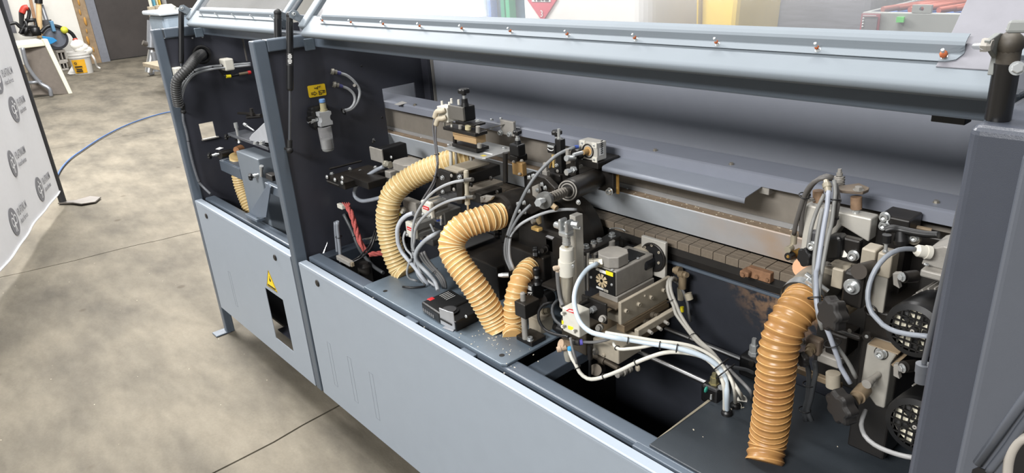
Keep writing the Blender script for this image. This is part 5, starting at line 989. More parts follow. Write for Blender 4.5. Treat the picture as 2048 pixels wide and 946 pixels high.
# slim cream cylinder
sl = thing('slim_air_cylinder', 'slim cream air cylinder with two elbow fittings behind the hoses', 'air cylinder', d1(918, 600, Y=.18)); p0 = d1(922, 560, Y=.18); p1_ = d1(908, 240, Y=.18); ax = p1_ - p0; turned(p0, ax, [(0, .011), (.06, .011), (.06, .010), (.30, .010), (.30, .0085), (.62, .0085), (.62, .0105), (.95, .0105), (1, .008)], 'barrel', mat('cream_barrel', (.66, .63, .56), .45), sl); rod(p0, p0 - ax * .25, .004, 'piston_rod', CHROME, sl)
for y, x in ((330, 970), (497, 985)): rod(d1(900, y, Y=.17), d1(x, y - 5, Y=.17), .0075, 'elbow_fitting', mat('elbow_grey', (.32, .31, .29), .5), sl)
# ============================================================ scraper head on its light plate (top of the pre-milling unit)
sh2 = thing('height_scraper_head', 'stacked black and tan scraper head with star knob on a pale plate', 'scraper head', c8(560, 740, Y=.27)); Yp = .27
qp = pbox(c8, .27, (605, 742), (215, 640), (920, 640), (605, 756)); b = B(); x0, x1, y0, y1, z0, z1 = qp
b.prism([V((x0, y0, z0)), V((x1 - .008, y0, z0)), V((x1, y0 + .006, z0)), V((x1, y1, z0)), V((x0 + .06, y1, z0)), V((x0, y0 + .07, z0))], (0, 0, z1 - z0)); b.build('base_plate', mat('pale_plate', (.64, .64, .63), .4, metal=.35, var=.05), sh2, .001); PZ = z1
decal(c8, [(570, 715), (600, 707), (635, 715), (600, 725)], 'yellow_mark', mat('mark_yellow', (.74, .66, .25), .6), sh2, Z=PZ, t=.0003); decal(c8, [(600, 688), (612, 682), (690, 700), (680, 706)], 'scribed_mark', WLAB, sh2, Z=PZ, t=.0003)
for x, y in ((275, 620), (797, 648)): bolt(sh2, c8(x, y, Z=PZ), UP, .007, 'hex')
for x, y0_, y1_, r, m in ((290, 660, 830, .0075, WHITEM), (340, 675, 800, .005, CAST), (480, 720, 760, .006, CAST), (805, 690, 960, .0095, BLKM)):
    rod(c8(x, y0_, Y=.29), c8(x + 4, y1_, Y=.29), r, 'support_post', m, sh2)
pb(c8, .285, (530, 655), (300, 608), (655, 628), (530, 688), 'block', BLKM, sh2); pb(c8, .29, (525, 538), (308, 498), (622, 520), (528, 612), 'tan_block', mat('tan_composite', (.66, .55, .40), .6, var=.08, scale=30), sh2); decal(c8, [(315, 505), (525, 548), (525, 553), (315, 511)], 'scribed_line', mat('tan_line', (.45, .36, .25), .6), sh2, Y=.2895); pb(c8, .28, (520, 508), (215, 450), (640, 484), (520, 540), 'plate', BLKM, sh2); pb(c8, .30, (515, 425), (330, 385), (622, 392), (520, 447), 'top_plate', BLKM, sh2)
for x, y, h_, r, m in ((383, 462, 35, .0085, CAST), (455, 468, 35, .012, mat('cream_ring', (.74, .70, .56), .5)), (548, 500, 62, .0085, CAST), (300, 462, 70, .0045, WHITEM), (232, 445, 50, .0045, WHITEM), (562, 640, 40, .009, CAST), (330, 590, 60, .008, BLKM)):
    p = c8(x, y, Y=.295); q = c8(x, y - h_, Y=.295); rod(p, q, r, 'spacer', m, sh2)
bolt(sh2, c8(545, 392, Y=.31), UP, .008, 'hex'); qv = pb(c8, .275, (252, 264), (157, 250), (340, 232), (265, 406), 'valve_face', WHITEM, sh2, .002); pb(c8, .278, (400, 262), (262, 250), (420, 225), (400, 390), 'valve_body', mat('valve_grey', (.40, .39, .37), .5, metal=.2), sh2, .002)
for x, y in ((210, 235), (280, 245), (300, 212), (368, 224)): turned(c8(x, y + 8, Y=.30), (0, 0, .014), [(0, .006), (1, .005)], 'screw_post', WHITEM, sh2)
for x0_, y0_, x1_, y1_ in ((205, 292, 160, 300), (215, 362, 172, 370)):
    b = B(); b.sweep(spline([c8(x0_ + 30, y0_ - 10, Y=.272), c8(x0_, y0_, Y=.265), c8(x1_, y1_, Y=.26), c8(x1_ - 22, y1_ + 55, Y=.258)], 6), .0075, 12); b.build('cable_gland', mat('cream_gland', (.74, .70, .62), .5), sh2)
qc = counter(sh2, c8, .285, (405, 258), (335, 252), (520, 225), (410, 402)); pc_ = V(((qc[0] + qc[1]) / 2 + .012, (qc[2] + qc[3]) / 2 - .01, qc[5])); turned(pc_, (0, 0, .022), [(0, .017), (.5, .014), (1, .013)], 'collar', BLACK, sh2); kz = c8(432, 190, Y=pc_.y); turned(pc_ + V((0, 0, .02)), (0, 0, .018), [(0, .007), (1, .007)], 'lock_ring', STEEL, sh2); star(sh2, pc_ + V((0, 0, .032)), UP, .025, lobes=5, depth=.2)
b = B(); b.hexa([c8(590, 478, Y=.36), c8(600, 468, Y=.36), c8(850, 400, Y=.44), c8(850, 412, Y=.44)], [p + V((.0, .025, 0)) for p in (c8(590, 478, Y=.36), c8(600, 468, Y=.36), c8(850, 400, Y=.44), c8(850, 412, Y=.44))]); b.build('tie_arm', CAST, sh2, .002)
qd = pb(c8, .425, (880, 400), (757, 420), (905, 390), (875, 535), 'mount_block', CAST, sh2, .002)
for x, y in ((765, 497), (852, 513)): bolt(sh2, c8(x, y, Y=.424), FRONT, .010, 'socket')
for x, y in ((680, 380), (767, 370), (680, 462)): bolt(sh2, c8(x, y, Y=.44), UP, .007, 'hex')
# ============================================================ the two counters behind
k1 = thing('adjuster_counter', 'black adjuster with star knob above a tan block beside the pale plate', 'adjuster', d3(270, 590, Y=.33)); q = pb(d3, .33, (262, 290), (175, 255), (335, 250), (265, 400), 'housing', BLACK, k1, .004); pb(d3, .335, (300, 460), (205, 470), (345, 425), (300, 585), 'tan_block', BRASS and mat('tan_block2', (.57, .45, .28), .5, var=.15, scale=30), k1, .003); pb(d3, .34, (255, 395), (180, 385), (355, 350), (258, 460), 'block', BLKM, k1, .003)
pk = d3(262, 245, Y=.345); turned(pk, (0, 0, .02), [(0, .010), (.4, .010), (.4, .007), (1, .007)], 'lock_ring', STEEL, k1); star(k1, pk + V((0, 0, .016)), UP, .019, lobes=5, depth=.2); turned(pk + V((0, 0, -.018)), (0, 0, .02), [(0, .016), (1, .012)], 'collar', BLACK, k1)
for x, y in ((225, 445), (300, 435), (280, 560)): bolt(k1, d3(x, y, Y=.33), UP, .006, 'hex', CAST)
bx((q[0] + .02, q[1], .36, .40, .86, q[4] - .06), 'pedestal', BLKM, k1, .003)
k2 = thing('adjuster_counter', 'slim black adjuster with counter window beside the silver cube cylinder', 'adjuster', d3(665, 570, Y=.34)); pb(d3, .34, (665, 235), (608, 225), (715, 222), (668, 560), 'column', BLACK, k2, .003); counter(k2, d3, .335, (610, 285), (535, 275), (640, 270), (612, 375)); pk = d3(640, 222, Y=.35); star(k2, d3(632, 200, Y=.352), UP, .021, lobes=5, depth=.2); rod(d3(632, 215, Y=.352), d3(632, 180, Y=.352), .006, 'knob_shaft', STEEL, k2); rod(d3(650, 222, Y=.335), d3(650, 130, Y=.335), .005, 'guide_pin', STEEL, k2)
bolt(k2, d3(655, 225, Y=.335), UP, .007, 'hex'); bolt(k2, d3(633, 475, Y=.339), FRONT, .006, 'socket'); bolt(k2, d3(640, 530, Y=.338), FRONT, .007, 'button', CAST)
# silver cube cylinder with tan bore
cc_ = thing('cube_air_cylinder', 'silver cube air cylinder with a tan bore and printed side', 'air cylinder', d3(960, 440, Y=.40)); q = pbox(d3, .37, (1010, 270), (835, 250), (1102, 242), (1018, 445)); x0, x1, y0, y1, z0, z1 = q
bx(q, 'body', ALU, cc_, .003); ce = V(((x0 + x1) / 2 + .002, y0, (z0 + z1) / 2)); turned(ce, (0, -.002, 0), [(0, .0175), (1, .0175)], 'bore_plate', mat('tan_bore', (.74, .60, .40), .5, var=.1, scale=60), cc_, 28); b = B(); b.ring(ce + V((0, -.0015, 0)), FRONT, .0175, .0018, 24, 6); b.build('circlip', BLKM, cc_); rod(ce, ce + V((-.004, -.05, 0)), .007, 'piston_rod', STEEL, cc_); turned(ce, (0, -.02, 0), [(0, .010), (1, .009)], 'rod_seal', mat('tan_seal', (.62, .50, .32), .5), cc_)
for u, v in ((.1, .1), (.88, .1), (.88, .88), (.25, .88)): bx((x0 + (x1 - x0) * u - .008, x0 + (x1 - x0) * u + .008, y0 - .002, y0 + .002, z0 + (z1 - z0) * v - .007, z0 + (z1 - z0) * v + .007), 'corner_land', WHITEM, cc_, .001); bolt(cc_, (x0 + (x1 - x0) * u, y0 - .002, z0 + (z1 - z0) * v), FRONT, .0035, 'socket')
bx((x1, x1 + .0006, y0 + .01, y0 + .026, z0 + .014, z1 - .014), 'side_label', WLAB, cc_, 0); text_mesh('KD20-10', .009, 'side_print', INK, cc_, V((x1 + .001, y0 + .022, z0 + .017)), (0, 0, 1), (0, -1, 0)) if False else None
for i in range(7): bx((x1 + .0006, x1 + .0010, y0 + .014, y0 + .022, z0 + .018 + i * .0052, z0 + .0208 + i * .0052), 'side_print', INK, cc_, 0)
turned(d3(835, 300, Y=.36), d3(800, 305, Y=.35) - d3(835, 300, Y=.36), [(0, .007), (1, .008)], 'blue_fitting', BLUEP, cc_); bx((x0 - .01, x1 + .002, y0 + .0, .455, z0 - .02, z0 - .002), 'mount', BLKM, cc_, .002)
# ============================================================ spring spindle in black sleeve
spd = thing('spring_spindle', 'black sleeve with spring-loaded threaded spindle and hexagon bolt', 'spindle', d3(900, 780, Y=.3)); pa = d3(735, 715, Y=.22); pe = d3(1010, 600, Y=.40); axs = pe - pa; R_ = (d3(800, 800, Y=.22) - d3(680, 650, Y=.22)).length * .52
turnedF(pa, axs, [(0, R_ * .8), (.02, R_ * .95), (.06, R_), (1, R_)], 'sleeve', BLKM, spd, 32); dn = axs.normalized()
for rr, o_ in ((.86, -.0008), (.62, -.0012)): b = B(); b.ring(pa + dn * o_, dn, R_ * rr, R_ * .07, 28, 8); b.build('bearing_ring', CAST, spd)
rod(pa + dn * .02, pa - dn * .135, R_ * .42, 'shaft', mat('dusty_shaft', (.40, .38, .35), .5, metal=.4), spd)
b = B(); b.sweep([pa - dn * (.02 + .0019 * i) + (basis(dn)[0] * math.cos(i * .9) + basis(dn)[1] * math.sin(i * .9)) * R_ * .38 for i in range(45)], .003, 6); b.build('spring', mat('dusty_spring', (.42, .40, .37), .5, metal=.4), spd)
turnedF(pa - dn * .125, -dn * .012, [(0, R_ * .72), (1, R_ * .72)], 'washer', mat('big_washer', (.40, .40, .39), .4, metal=.5), spd, 28); turnedF(pa - dn * .108, -dn * .016, [(0, R_ * .45), (1, R_ * .45)], 'nut', CAST, spd, 6); turnedF(pa - dn * .137, -dn * .03, [(0, R_ * .25), (.3, R_ * .25), (.3, R_ * .34), (1, R_ * .33)], 'hex_bolt', STEEL, spd, 6)
pb(d3, .40, (1165, 545), (1010, 520), (1225, 545), (1180, 750), 'end_housing', BLKM, spd, .003); bolt(spd, d3(1135, 722, Y=.395), FRONT, .012, 'socket'); bolt(spd, d3(838, 825, Y=.33), FRONT, .008, 'hex'); bx((lambda g: g)(pbox(d3, .405, (1215, 540), (1190, 540), (1225, 540), (1210, 750))), 'brass_strip', BRASS, spd, .001)
pb(d3, .38, (830, 560), (600, 480), (1130, 450), (830, 700), 'support_block', BLKM, spd, .003); plateY(d3, [(760, 395), (785, 375), (805, 395), (815, 570), (760, 580)], .33, .012, 'lever_plate', BLKM, spd); rod(d3(720, 410, Y=.30), d3(795, 405, Y=.33), .010, 'roller_pin', STEEL, spd); turned(d3(800, 380, Y=.34), (0, .02, 0), [(0, .022), (1, .022)], 'pulley', BLKM, spd)
turned(d3(720, 545, Y=.29), d3(775, 525, Y=.31) - d3(720, 545, Y=.29), [(0, .0125), (.55, .012), (.55, .009), (1, .009)], 'hex_bolt', STEEL, spd, 6); turned(d3(775, 520, Y=.31), d3(800, 515, Y=.32) - d3(775, 520, Y=.31), [(0, .013), (1, .013)], 'nut', STEEL, spd, 6); rod(d3(820, 505, Y=.34), d3(915, 465, Y=.40), .007, 'guide_pin', ALU, spd); turned(d3(735, 395, Y=.33), (0, 0, .02), [(0, .008), (1, .008)], 'post', CAST, spd)
pb(d3, .37, (660, 570), (480, 560), (830, 500), (660, 680), 'saddle', BLKM, spd, .004); turned(d3(530, 570, Y=.34), (0, 0, .035), [(0, .016), (.35, .016), (.35, .010), (.8, .010), (.8, .012), (1, .010)], 'port_fitting', CAST, spd, 6); turned(d3(603, 495, Y=.34), (0, 0, .035), [(0, .005), (.5, .005), (.5, .007), (1, .006)], 'sensor', mat('amber_sensor', (.70, .60, .38), .4), spd); b = B(); b.sweep(spline([d3(568, 500, Y=.34), d3(580, 455, Y=.34), d3(600, 420, Y=.34)], 6), .003, 8); b.build('sensor_wire', BRASS, spd)
# hardware cluster under the spindle
hw = thing('roller_bracket', 'black bracket plate studded with small steel bolts under the spindle', 'bracket', d4(440, 300, Y=.28)); plateY(d3, [(360, 600), (400, 560), (520, 600), (620, 700), (560, 850), (380, 946), (300, 900)], .30, .02, 'plate', BLKM, hw, .002); plateY(d3, [(395, 680), (450, 655), (470, 720), (440, 790), (400, 760)], .285, .008, 'toggle', CAST, hw)
for c, x, y in ((d3, 376, 590), (d3, 415, 575), (d3, 497, 655), (d3, 528, 688), (d3, 373, 720), (d3, 455, 710), (d3, 328, 830), (d3, 335, 915), (d4, 270, 130), (d4, 285, 200), (d4, 330, 118), (d4, 335, 208), (d4, 450, 250)): bolt(hw, c(x, y, Y=.283), (-.4, -.9, 0), .0075, 'socket')
bx((lambda g: g)(pbox(d4, .29, (455, 370), (385, 345), (500, 355), (450, 398))), 'tan_stop', mat('stop_tan', (.80, .66, .40), .5), hw, .002); plateY(d4, [(440, 235), (470, 240), (475, 320), (455, 330), (435, 300)], .295, .006, 'tan_bracket', mat('cream_lug', (.70, .62, .48), .5), hw); turned(d4(395, 300, Y=.285), d4(440, 290, Y=.30) - d4(395, 300, Y=.285), [(0, .010), (.5, .010), (.5, .007), (1, .007)], 'hex_bolt', CAST, hw, 6); rod(d4(570, 130, Y=.30), d4(630, 175, Y=.30), .010, 'tan_roller', mat('roller_tan', (.62, .54, .42), .5), hw)
# black dust duct where the second hose ends, and the dark gearbox behind
dd_ = thing('dust_duct', 'black dust extraction duct receiving the curved amber hose', 'duct', d4(130, 420, Y=.27)); turnedF(d4(60, 210, Y=.255), d4(330, 150, Y=.38) - d4(60, 210, Y=.255), [(0, .046), (.1, .050), (1, .055)], 'spigot', BLKM, dd_, 32); bx((1.99, 2.20, .33, .455, .80, .97), 'housing', BLKM, dd_, .01); bx((1.90, 2.0, .34, .455, .74, .93), 'housing', BLKM, dd_, .006)
turnedF(d4(690, 420, Y=.38), d4(900, 330, Y=.455) - d4(690, 420, Y=.38), [(0, .10), (.5, .10), (1, .09)], 'gear_drum', BLKM, dd_, 40)
gb = thing('dark_gearbox', 'dark painted gearbox plate behind the white air cylinder', 'gearbox', (2.2, .38, .75)); bx((2.11, 2.33, .36, .46, .72, .915), 'casing', mat('gearbox_dark', (.105, .11, .125), .5, var=.1), gb, .008); bx((2.20, 2.42, .38, .455, .915, .945), 'cap', mat('gearbox_dark', (.1, .1, .12), .5), gb, .01); star(gb, d4(470, 590, Y=.30), (-.7, -.7, 0), .026, lobes=5, depth=.3); turned(d4(490, 575, Y=.30), d4(545, 545, Y=.33) - d4(490, 575, Y=.30), [(0, .010), (.5, .010), (.5, .016), (1, .014)], 'knob_shaft', BLKM, gb)
pb(d4, .33, (600, 465), (515, 430), (665, 435), (605, 610), 'indicator', BLACK, gb, .006); decal(d4, [(525, 440), (545, 425), (610, 445), (590, 468)], 'indicator_window', mat('win_grey', (.55, .55, .56), .3), gb, Y=.3285)
for x, y in ((612, 625), (605, 660), (615, 690), (262, 660)): bolt(gb, d4(x, y, Y=.335), (-.5, -.8, .2), .009, 'button', CAST)
star(gb, d4(110, 400, Y=.31), (-.7, -.7, 0), .03, lobes=5, depth=.3)
# dusty table and post in front of the duct
wt_ = thing('dusty_work_table', 'dusty grey steel table plate behind the curved amber hoses', 'table plate', (2.0, .3, .745)); b = B(); q = [d2(x, y, Z=.745) for x, y in ((535, 410), (740, 290), (940, 370), (900, 440), (845, 500), (600, 470))]; b.prism(q, (0, 0, .012)); b.build('plate', mat('dusty_table', (.43, .41, .38), .65, metal=.2, var=.12, scale=14, dust=.3), wt_, .002); rod(d2(765, 300, Z=.757), d2(765, 185, Y=d2(765, 300, Z=.757).y), .009, 'support_post', CAST, wt_); bolt(wt_, d2(803, 318, Z=.757), UP, .011, 'hex', mat('dull_bolt', (.62, .6, .56), .35)); bolt(wt_, d2(822, 455, Z=.757), UP, .006, 'button', BLKM)
pb(d2, .27, (640, 225), (560, 150), (850, 110), (640, 235), 'top_bar', mat('bar_dark', (.30, .30, .30), .45, metal=.2), wt_, .002); bx((1.84, 1.95, .30, .40, .757, .80), 'pad', mat('pad_dark', (.22, .22, .22), .5), wt_, .003); turned(d2(937, 405, Y=.21), (-.02, -.02, 0), [(0, .010), (.6, .010), (1, .007)], 'hex_bolt', STEEL, wt_, 6)
# ============================================================ trimming motor unit (middle)
tm = thing('trimming_motor', 'square grey trimming motor with a fan slot label and yellow tag', 'motor', d6(330, 800, Y=.27)); q = pbox(d6, .269, (330, 545), (85, 482), (695, 380), (325, 775)); x0, x1, y0, y1, z0, z1 = q
bx((x0, x1, y0 + .003, y1, z0, z1), 'housing', CAST, tm, .003); bx((x0 + .001, x1 - .001, y0, y0 + .0028, z0 + .001, z1 - .001), 'label_plate', BLACK, tm, .001)
cfan = d6(205, 622, Y=.2685); Rf = (x1 - x0) * .22
b = B(); n = 9; pts = []
for i in range(n):
    a0 = 2 * math.pi * i / n
    for da, rr in ((-.28, .40), (-.22, 1), (.22, 1), (.28, .40)): pts.append((math.cos(a0 + da) * rr * Rf, math.sin(a0 + da) * rr * Rf))
b.prism([cfan + V((x, 0, z)) for x, z in pts], (0, -.0006, 0)); fan = b.build('fan_slots', mat('slot_cream', (.80, .72, .58), .6), tm); b = B(); b.cyl(cfan + V((0, -.0006, 0)), cfan + V((0, -.0012, 0)), Rf * .24, n=16); b.build('hub', BLACK, fan)
W_ = x1 - x0; H_ = z1 - z0
bx((x1 - W_ * .34, x1 - W_ * .07, y0 - .0006, y0, z1 - H_ * .20, z1 - H_ * .04), 'yellow_tag', YEL2, tm, 0); bx((x0 + W_ * .42, x1 - W_ * .34, y0 - .0006, y0, z1 - H_ * .20, z1 - H_ * .08), 'white_tag', WLAB, tm, 0)
for k in range(3): bx((x0 + W_ * (.28 + .05 * k), x0 + W_ * (.31 + .05 * k), y0 - .0006, y0, z1 - H_ * .17, z1 - H_ * .06), 'print_bar', mat('print_cream', (.75, .73, .68), .5), tm, 0)
bx((x0 + W_ * .28, x0 + W_ * .55, y0 - .0006, y0, z0 + H_ * .09, z0 + H_ * .17), 'white_tag', WLAB, tm, 0)
for k in range(4): bx((x0 + W_ * (.57 + .045 * k), x0 + W_ * (.60 + .045 * k), y0 - .0006, y0, z0 + H_ * .07, z0 + H_ * .17), 'print_bar', MATS['print_cream'], tm, 0)
for x, y in ((105, 590), (300, 660)): bolt(tm, d6(x, y, Y=.2685), FRONT, .0055, 'button')
bx((x0 + .02, x1 - .012, y0 + .06, y1 - .018, z1, z1 + .002), 'gasket', BLACK, tm, 0); ja = d6(165, 420, Y=.285); je = d6(425, 430, Y=.285)
junction(tm, ja.x - .002, x1 - .006, y0 + .004, y0 + .075, z1 + .002, d6(290, 350, Y=.31).z + .004, .017, CAST)
gp = d6(215, 445, Y=.278); gland(gp, (-.75, -.65, -.12), .0115, tm)
for x, y in ((305, 520), (450, 437), (548, 410)): bolt(tm, d6(x, y, Z=z1 + .002), UP, .006, 'button')
bx((x0 + .028, x1 + .004, y0 + .004, y1, z0 - .018, z0 - .001), 'foot', CAST, tm, .002)
turnedF(V(((x0 + x1) / 2, y1, (z0 + z1) / 2)), (0, .03, 0), [(0, .04), (1, .04)], 'flange', ALUD, tm, 32)
mp = thing('motor_mount_plate', 'upright silver mounting plate behind the trimming motor', 'plate', d6(800, 610, Y=.42)); q2 = pbox(d6, .425, (808, 265), (578, 207), (832, 258), (800, 610)); bx(q2, 'plate', ALU, mp, .002); b = B(); ce = d6(690, 400, Y=.424); b.ring(ce, FRONT, .036, .004, 30, 8); b.build('bore_rim', BLKM, mp); b = B(); b.cyl(ce, ce + V((0, -.001, 0)), .033, n=28); b.build('bore', PITM, mp)
for x, y in ((685, 285), (752, 352), (750, 450), (620, 300)): bolt(mp, d6(x, y, Y=.4245), FRONT, .0055, 'socket', ALUD)
slz = thing('cross_slide', 'stacked dusty aluminium cross slide under the trimming motor', 'slide', d5(880, 700, Y=.22))
bx((lambda a, r: (a[0], a[1], a[2], r, a[4], a[5]))(pbox(d5, .235, (880, 350), (858, 342), (960, 310), (880, 512)), .43), 'slide', ALUD, slz, .002)
bx((lambda a: (a[0], a[1], a[2], .40, a[4], a[5]))(pbox(d5, .245, (845, 395), (640, 290), (900, 350), (850, 410))), 'slide_plate', mat('brown_steel', (.36, .32, .27), .5, metal=.4, dust=.3), slz, .002)
XU = pbox(d5, .235, (880, 350), (858, 342), (960, 310), (880, 512))[1]
for c, x, y in ((d6, 430, 905), (d6, 550, 843), (d6, 665, 778), (d6, 612, 765), (d6, 785, 710)): bolt(slz, c(x, y, X=XU), RIGHT, .008 if x != 612 else .004, 'socket', ALUD)
bx((lambda a: (a[0], a[1], a[2], .44, a[4], a[5]))(pbox(d5, .25, (870, 450), (780, 425), (940, 420), (870, 500))), 'slide', ALUD, slz, .002)
bx((lambda a: (a[0], a[1], a[2], .43, a[4], a[5]))(pbox(d7, .25, (520, 185), (465, 180), (760, 60), (500, 225))), 'rail', mat('rail_dusty', (.48, .42, .34), .5, metal=.3, dust=.4), slz, .002)
q = pbox(d7, .24, (620, 215), (590, 210), (825, 95), (615, 262)); bx((q[0], q[1], q[2], .40, q[4], q[5]), 'clamp_bar', ALUD, slz, .002)
for x, y in ((690, 215), (755, 190), (803, 150)): turned(d7(x, y, X=q[1]), (.014, -.004, 0), [(0, .007), (1, .006)], 'set_screw', CAST, slz, 12)
for x, y in ((600, 165), (660, 150), (715, 105)): turned(d7(x, y, Y=.33), (.02, 0, .005), [(0, .012), (.5, .012), (.5, .009), (1, .009)], 'linkage', mat('grimy_steel', (.34, .31, .27), .5, metal=.5), slz, 12)
q = pbox(d7, .20, (480, 345), (300, 305), (590, 290), (480, 455)); bx((q[0], q[1], q[2], q[3] + .03, q[4], q[5]), 'block', ALUD, slz, .003)
bolt(slz, d7(322, 358, Y=.199), FRONT, .011, 'socket', CAST); bolt(slz, d7(380, 385, Y=.199), FRONT, .006, 'socket', ALUD)
turned(d7(300, 380, Y=.21), d7(480, 480, Y=.21) - d7(300, 380, Y=.21), [(0, .012), (.3, .012), (.3, .016), (.5, .016), (.5, .010), (1, .010)], 'spindle', mat('grimy_steel', (.34, .31, .27), .5, metal=.5), slz); turned(d7(320, 490, Y=.19), d7(350, 480, Y=.23) - d7(320, 490, Y=.19), [(0, .022), (1, .022)], 'spindle_end', mat('grimy_steel', (.34, .31, .27), .5), slz); turned(d7(470, 525, Y=.2), d7(560, 480, Y=.25) - d7(470, 525, Y=.2), [(0, .012), (.25, .012), (.25, .009), (.4, .009), (.4, .016), (.55, .016), (.55, .010), (.8, .010), (.8, .015), (1, .015)], 'stop_screw', CAST, slz, 12); bx((lambda g: g)(pbox(d7, .26, (620, 470), (590, 460), (640, 455), (615, 510))), 'stop_lug', ALUD, slz, .006)
bx((2.33, 2.44, .30, .46, .74, .80), 'base_rail', mat('rail_dusty', (.48, .42, .34), .5), slz, .003); bx((2.25, 2.34, .24, .40, .70, .78), 'base_block', mat('grimy_steel', (.34, .31, .27), .5), slz, .004)
# upright bar + air cylinder with clevis
ub = thing('upright_bar', 'tall square aluminium bar beside the white air cylinder', 'bar', d5(545, 370, Y=.235)); q = pbox(d4, .235, (806, 252), (750, 243), (878, 225), (820, 900)); bx((q[0], q[1], q[2], q[3], .80, q[5]), 'bar', ALU, ub, .0015); XUb = q[1]
bp_ = thing('bolted_strap', 'black strap with four steel bolts behind the upright bar', 'strap', d4(1050, 480, Y=.34)); b = B(); zs_ = d4(1050, 500, Y=.33).z; b.prism([d4(x, y, Z=zs_) for x, y in ((875, 560), (890, 585), (940, 575), (1235, 430), (1230, 400), (1140, 395))], (0, 0, -.012)); b.build('strap', BLKM, bp_, .002)
for x, y, r in ((908, 545, .011), (978, 505, .0095), (1033, 482, .0095), (1155, 435, .0115)): bolt(bp_, d4(x, y, Z=zs_), UP, r, 'socket')
for x in (895, 925): rod(d4(x, 590, Y=.27), d4(x, 946, Y=.27), .006, 'guide_rod', CHROME, bp_)
rod(d4(1150, 480, Y=.36), d4(1150, 560, Y=.36), .012, 'post', CAST, bp_); turned(d4(985, 640, Y=.30), (0, 0, .035), [(0, .008), (.3, .008), (.3, .014), (.5, .014), (.5, .007), (1, .007)], 'fitting', CAST, bp_); b = B(); b.sweep(spline([d4(1180, 470, Y=.40), d4(1230, 460, Y=.41), d4(1250, 540, Y=.41)], 6), .006, 8); b.build('strap_hook', BLKM, bp_); b = B(); b.sweep(spline([d4(1130, 365, Y=.41), d4(1200, 360, Y=.43), d4(1260, 375, Y=.44), d4(1280, 390, Y=.44)], 6), .0015, 6); b.build('wire', STEEL, bp_)
ac = thing('air_cylinder', 'white vertical air cylinder with steel clevis and elbow fitting', 'air cylinder', d5(485, 370, Y=.20)); pt = d4(725, 540, Y=.20); pbm = d5(480, 372, Y=.20); ax = pt - pbm; L_ = ax.length
turnedF(pbm, ax, [(0, .0165), (.55, .0165), (.56, .0175)], 'barrel', mat('satin_barrel', (.70, .68, .63), .3, metal=.55), ac, 32); turnedF(pbm + ax * .55, ax * .45, [(0, .0205), (.52, .0205), (.52, .0175), (.96, .0175), (1, .0155)], 'head_cap', WHITEM, ac, 32)
rod(pt, pt + V((0, 0, .03)), .0065, 'piston_rod', mat('tan_rod', (.60, .55, .45), .3, metal=.6), ac); z0_ = d4(725, 515, Y=.20).z; z1_ = d4(715, 432, Y=.20).z; turnedF((pt.x, pt.y, z0_), (0, 0, z1_ - z0_), [(0, .0105), (.25, .0105), (.25, .010), (1, .010)], 'neck', STEEL, ac); z2_ = d4(715, 275, Y=.20).z
for s in (-1, 1): bx((pt.x - .015 if s < 0 else pt.x + .006, pt.x - .006 if s < 0 else pt.x + .015, pt.y - .013, pt.y + .013, z1_ + .012, z2_), 'clevis_cheek', STEEL, ac, .004)
bx((pt.x - .015, pt.x + .015, pt.y - .013, pt.y + .013, z1_, z1_ + .014), 'clevis_base', STEEL, ac, .004); zp = d4(670, 345, Y=.19).z - .004; turned(V((pt.x - .016, pt.y - .002, zp)), (-.018, 0, 0), [(0, .0125), (.9, .0125), (1, .011)], 'clevis_bolt', STEEL, ac); rod(V((pt.x - .016, pt.y, zp)), V((pt.x + .03, pt.y + .02, zp)), .006, 'clevis_pin', STEEL, ac); turned(V((pt.x + .015, pt.y + .006, zp + .012)), (.016, .004, 0), [(0, .011), (1, .011)], 'lock_nut', STEEL, ac, 6)
pe_ = d4(690, 725, Y=.19); turned(pe_, d4(595, 745, Y=.17) - pe_, [(0, .0085), (.6, .0085), (.6, .0095), (.9, .0095), (1, .006)], 'elbow_fitting', mat('elbow_cream', (.70, .63, .55), .5), ac); turned(d4(637, 760, Y=.178), (0, 0, -.014), [(0, .0075), (1, .0065)], 'elbow_stem', mat('elbow_cream', (.70, .63, .55), .5), ac); turned(d4(640, 812, Y=.178), (0, 0, -.006), [(0, .0068), (1, .0068)], 'red_collar', RED, ac)
b = B(); b.sweep(spline([d4(637, 770, Y=.178), d4(642, 850, Y=.178), d4(650, 930, Y=.178), d5(440, 320, Y=.178), d5(458, 370, Y=.17)], 8), .0052, 10); b.build('air_tube', DGREYC, ac); bolt(ac, d4(783, 720, Y=.19), (.5, -.85, 0), .005, 'socket')
# white valve block
vb = thing('white_valve_block', 'white aluminium valve block with red label and corner screws', 'valve block', d5(550, 600, Y=.14)); q = pb(d5, .14, (572, 432), (450, 388), (655, 402), (572, 604), 'block', WHITEM, vb, .003); x0, x1, y0, y1, z0, z1 = q
decal(d5, [(480, 405), (505, 390), (545, 400), (540, 428)], 'red_label', RED, vb, Y=.1398); decal(d5, [(492, 407), (508, 399), (535, 408), (530, 415)], 'label_print', WLAB, vb, Y=.1390, t=.0003); decal(d5, [(495, 512), (533, 525), (533, 550), (495, 537)], 'yellow_tag', YEL2, vb, Y=.1398); decal(d5, [(450, 475), (463, 480), (463, 505), (450, 500)], 'yellow_tag', YEL2, vb, Y=.1398)
for x, y in ((465, 420), (466, 515), (546, 548)): turned(d5(x, y, Y=.14), (0, -.008, 0), [(0, .0065), (.9, .0065), (1, .005)], 'corner_screw', WHITEM, vb); bolt(vb, d5(x, y, Y=.1335), FRONT, .004, 'socket', CAST)
